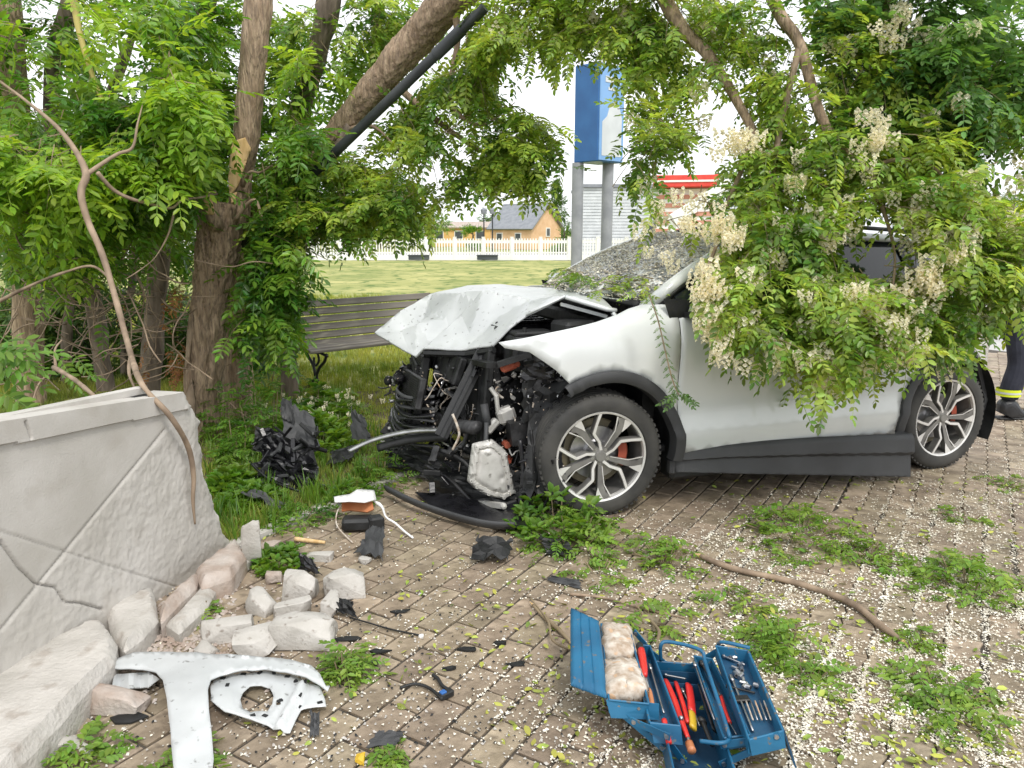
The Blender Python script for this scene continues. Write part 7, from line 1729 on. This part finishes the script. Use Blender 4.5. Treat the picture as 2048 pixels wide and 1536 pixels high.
t = tool('red_pliers', 'wide red-handled pliers right of the pipe wrench', 'pliers')
tube_tool(t, 'grip', [(1378, 1372, .10), (1382, 1400, .10), (1384, 1424, .10)], .017, M_RED, .55); tube_tool(t, 'yellow_end', [(1384, 1426, .10), (1386, 1442, .10), (1386, 1456, .10)], .015, M_YEL, .55)
t = tool('red_marker', 'short red rod at the near end of the box', 'rod')
tube_tool(t, 'rod', [(1328, 1440, .13), (1334, 1468, .12), (1338, 1486, .115)], .009, M_RED)
t = tool('orange_grip_tool', 'stubby tool with orange-brown grip at the near end', 'tool')
tube_tool(t, 'grip', [(1378, 1486, .10), (1384, 1502, .10)], .013, M_ORANGE); tube_tool(t, 'stem', [(1372, 1460, .10), (1378, 1486, .10)], .006, M_STEEL)
t = tool('hacksaw_blade', 'dark brown flat bar lying beside the red pliers', 'bar')
tube_tool(t, 'bar', [(1400, 1372, .10), (1416, 1420, .10), (1430, 1462, .10)], .013, M_DSTEEL, .35)
t = tool('spanner', 'long steel spanner in the middle right tray', 'spanner')
tube_tool(t, 'shank', [(1392, 1330, .14), (1408, 1380, .14), (1430, 1440, .135)], .006, M_STEEL, .6); tube_tool(t, 'ring_end', [(1391, 1326, .142), (1393, 1334, .142)], .013, M_STEEL, .5)
t = tool('red_knife', 'dark red handled knife in the middle right tray', 'knife')
tube_tool(t, 'handle', [(1442, 1392, .13), (1450, 1420, .13), (1460, 1446, .13)], .008, M_RED, .7); tube_tool(t, 'blade', [(1460, 1446, .13), (1474, 1470, .13)], .005, M_STEEL, .4)
rk = random.Random(4)
for k in range(13):    # small sockets and bits in the far right tray
    u, v = rk.random(), rk.random()*.45
    px = 1448+u*44+v*70; py = 1304+v*160+u*8; t = tool('socket', 'small steel socket among many in the upper half of the right tray', 'socket')
    r_ = rk.uniform(.005, .009); c = gp(px, py, .158); d = Vector((rk.uniform(-1, 1), rk.uniform(-1, 1), .1)).normalized()*.012
    m = MB(); m.tube([local(t, c-d), local(t, c+d)], r_, 10); obj('barrel', m, M_STEEL, t); m = MB(); m.tube([local(t, c+d), local(t, c+d*1.1)], r_*.6, 8); obj('bore', m, M_BLK, t)
    t['group'] = 'small sockets in the right tray'
for k in range(5):
    t = tool('drill_bit', ['left-end', 'second', 'middle', 'fourth', 'right-end'][k]+' thin steel bit in the row of bits in the right tray', 'drill bit'); px = 1492+k*9
    tube_tool(t, 'shank', [(px, 1402, .16), (px+14, 1440, .16)], .0026, M_STEEL if k % 2 else M_PAPER); t['group'] = 'row of drill bits'
more = [('flat_file', 'dark file lying left of the pipe wrench', 'file', [(1318, 1372), (1340, 1430)], .10, .007, M_DSTEEL), ('box_spanner', 'steel rod under the red pliers', 'rod', [(1366, 1380), (1400, 1452)], .085, .006, M_STEEL),
 ('nail_punch', 'short steel punch at the far end of the box', 'punch', [(1330, 1350), (1372, 1358)], .09, .005, M_STEEL), ('ratchet', 'steel ratchet in the middle right tray above the knife', 'ratchet', [(1404, 1326), (1440, 1392)], .135, .008, M_DSTEEL),
 ('hex_key', 'thin black hex key in the left tray', 'hex key', [(1276, 1340), (1300, 1416)], .135, .0035, M_BLK), ('ring_spanner', 'slim steel ring spanner along the left tray edge', 'spanner', [(1300, 1330), (1328, 1426)], .13, .0045, M_STEEL),
 ('tin_snips', 'black handled snips near the yellow grip', 'snips', [(1404, 1440), (1424, 1490)], .10, .009, M_BLK), ('socket_bar', 'steel extension bar beside the row of bits', 'bar', [(1462, 1352), (1506, 1462)], .155, .005, M_STEEL),
 ('sliding_bar', 'dark sliding bar lying across the right tray', 'bar', [(1452, 1372), (1510, 1386)], .156, .005, M_DSTEEL), ('small_wrench', 'little steel wrench at the far end of the right tray', 'wrench', [(1446, 1312), (1490, 1330)], .157, .005, M_STEEL)]
for nm, lab, ct, L, z, r_, mt in more:
    t = tool(nm, lab, ct); tube_tool(t, 'shank', [(L[0][0], L[0][1], z), ((L[0][0]+L[1][0])/2, (L[0][1]+L[1][1])/2, z), (L[1][0], L[1][1], z)], r_, mt, .7)
    tube_tool(t, 'end', [(L[0][0], L[0][1], z+.001), (L[0][0]+(L[1][0]-L[0][0])*.09, L[0][1]+(L[1][1]-L[0][1])*.09, z+.001)], r_*1.9, mt, .6)
o = obj('plastic_case', MB().box(T_(1480, 1398, .155), (.06, .03, .012), Matrix.Rotation(.1, 3, 'Z'), bev=.003), M_BLK, tb)
# dusty bags of small parts in the left tray
for i, (px, lab) in enumerate((([(1206, 1252), (1254, 1258), (1266, 1312), (1212, 1312)], 'dusty cream bag of small parts at the back of the left tray'), ([(1212, 1328), (1270, 1326), (1288, 1388), (1218, 1396)], 'dusty cream heap of small parts at the front of the left tray'))):
    def fn(x, y, px=px):
        e = min(segd((x, y), px[j], px[(j+1) % 4]) for j in range(4)); p = gp(x, y, .145+.028*min(1, e/14)**.5); return p+Vector((0, 0, .007*fbm((x*.02, y*.02, i), 3.5)+.003*fbm((x*.02, y*.02, i), 12)))
    m = sheet(px, 4.5, fn); c = gp(*px[0]); o = obj('parts_bag', MB().add([(x-c.x, y-c.y, z) for x, y, z in m.v], m.f), M_PAPER, loc=(c.x, c.y, 0), smooth=True); solid(o, .02); tag(o, lab, 'bag', 'bags in the left tray')

# ================================================================== FIREFIGHTER
ft = gp(1994, 832); K_ = 1.0
ff_ = thing('person', (ft.x, ft.y, 0), 'standing firefighter in navy trousers with yellow band behind the car', 'person')
def skin_body(name, V, E, R, mat, parent, sub=2, root=0):
    me = bpy.data.meshes.new(name); me.from_pydata(V, E, []); o = bpy.data.objects.new(name, me); C.objects.link(o); o.parent = parent
    o.modifiers.new('skin', 'SKIN'); sk_ = me.skin_vertices[0].data
    for i, r in enumerate(R): sk_[i].radius = r if hasattr(r, '__len__') else (r, r)
    sk_[root].use_root = True; s_ = o.modifiers.new('sub', 'SUBSURF'); s_.levels = sub; s_.render_levels = sub
    me.materials.append(mat); 
    return o
# facing +x; legs: near one straight below, other one a step forward
V = [(0, 0, .92), (0, 0, 1.12), (.01, 0, 1.34), (.015, 0, 1.46), (.03, 0, 1.54), (.05, 0, 1.63), (.045, 0, 1.72),
     (.0, -.10, .88), (.05, -.12, .48), (-.01, -.12, .09), (.10, -.125, .05), (.0, .10, .88), (.30, .12, .50), (.42, .12, .09), (.54, .12, .05),
     (.01, -.19, 1.40), (-.02, -.25, 1.14), (.16, -.20, .98), (.24, -.17, .98), (.01, .19, 1.40), (.0, .25, 1.14), (.17, .18, 1.0), (.25, .15, 1.0)]
E_ = [(0, 1), (1, 2), (2, 3), (3, 4), (4, 5), (5, 6), (0, 7), (7, 8), (8, 9), (9, 10), (0, 11), (11, 12), (12, 13), (13, 14), (2, 15), (15, 16), (16, 17), (17, 18), (2, 19), (19, 20), (20, 21), (21, 22)]
Rb = [.14, .13, .15, .07, .065, (.095, .085), (.08, .075), .09, .06, .045, .04, .09, .06, .045, .04, .06, .045, .035, .03, .06, .045, .035, .03]
skin_body('body', V, E_, Rb, M_SKIN, ff_)
tv = [(0, 0, .98), (0, -.10, .88), (.03, -.115, .68), (.055, -.12, .48), (.02, -.12, .30), (-.005, -.12, .15), (.0, .10, .88), (.16, .11, .68), (.30, .12, .50), (.37, .12, .30), (.41, .12, .15)]
skin_body('trousers', tv, [(0, 1), (1, 2), (2, 3), (3, 4), (4, 5), (0, 6), (6, 7), (7, 8), (8, 9), (9, 10)], [.165, .115, .10, .085, .092, .088, .115, .10, .085, .088, .085], M_NAVY, ff_)
jv = [(0, 0, .92), (0, 0, 1.12), (.01, 0, 1.36), (.015, 0, 1.46), (.01, -.19, 1.41), (-.02, -.25, 1.14), (.13, -.21, 1.0), (.01, .19, 1.41), (.0, .25, 1.14), (.13, .20, 1.02)]
skin_body('jacket', jv, [(0, 1), (1, 2), (2, 3), (2, 4), (4, 5), (5, 6), (2, 7), (7, 8), (8, 9)], [.18, .165, .175, .09, .085, .068, .058, .085, .068, .058], M_NAVY, ff_)
for (bx, by) in ((-.005, -.12), (.40, .12)):
    m = MB(); x = bx; m.tube([(x, by, .215), (x, by, .275)], [.098, .096], 20, caps=False); obj('yellow_band', m, M_HIVIS, ff_, smooth=True)
    m = MB(); m.tube([(x, by, .236), (x, by, .253)], [.1005, .100], 20, caps=False); obj('silver_band', m, M_SILVB, ff_, smooth=True)
    skin_body('boot', [(x, by, .20), (x-.01, by, .09), (x-.03, by, .05), (x+.10, by, .045), (x+.17, by, .035)], [(0, 1), (1, 2), (1, 3), (3, 4)], [.080, .072, .060, .056, .044], M_LEATH, ff_, root=1)
    m = MB(); m.box((x+.055, by, .012), (.27, .10, .024), bev=.01); obj('boot_sole', m, M_BLK, ff_)
m = MB(); m.lathe([(.001, .14), (.06, .13), (.11, .09), (.13, .03), (.135, 0), (.16, -.012), (.16, -.02), (.12, -.02)], 24, 'z', o=(.045, 0, 1.70)); obj('helmet', m, M_HIVIS, ff_, smooth=True)
for sy in (-1, 1):
    m = MB(); m.lathe([(.001, .008), (.010, .006), (.012, 0), (.001, -.008)], 8, 'z', o=(.125, sy*.032, 1.655)); obj('eye', m, M_WHITE, ff_)
    hx, hy = (.25, -.17) if sy < 0 else (.26, .15)
    m = MB()
    for k in range(4): m.tube([(hx+.02, hy-.03+.02*k, .98+.0), (hx+.07, hy-.032+.02*k, .97), (hx+.10, hy-.03+.02*k, .945), (hx+.10, hy-.03+.02*k, .925)], [.010, .009, .008, .006], 6)
    m.tube([(hx-.01, hy+(-sy)*.03, .99), (hx+.03, hy-sy*.05, 1.0), (hx+.065, hy-sy*.045, .985)], [.012, .010, .007], 6); obj('glove', m, M_LEATH, ff_, smooth=True)
m = MB(); m.box((.14, 0, 1.635), (.03, .022, .045), bev=.008); obj('nose', m, M_SKIN, ff_)
m = MB(); m.tube([(0, 0, 1.18), (0, 0, 1.23)], [.178, .178], 24, caps=False); obj('jacket_band', m, M_HIVIS, ff_, smooth=True)
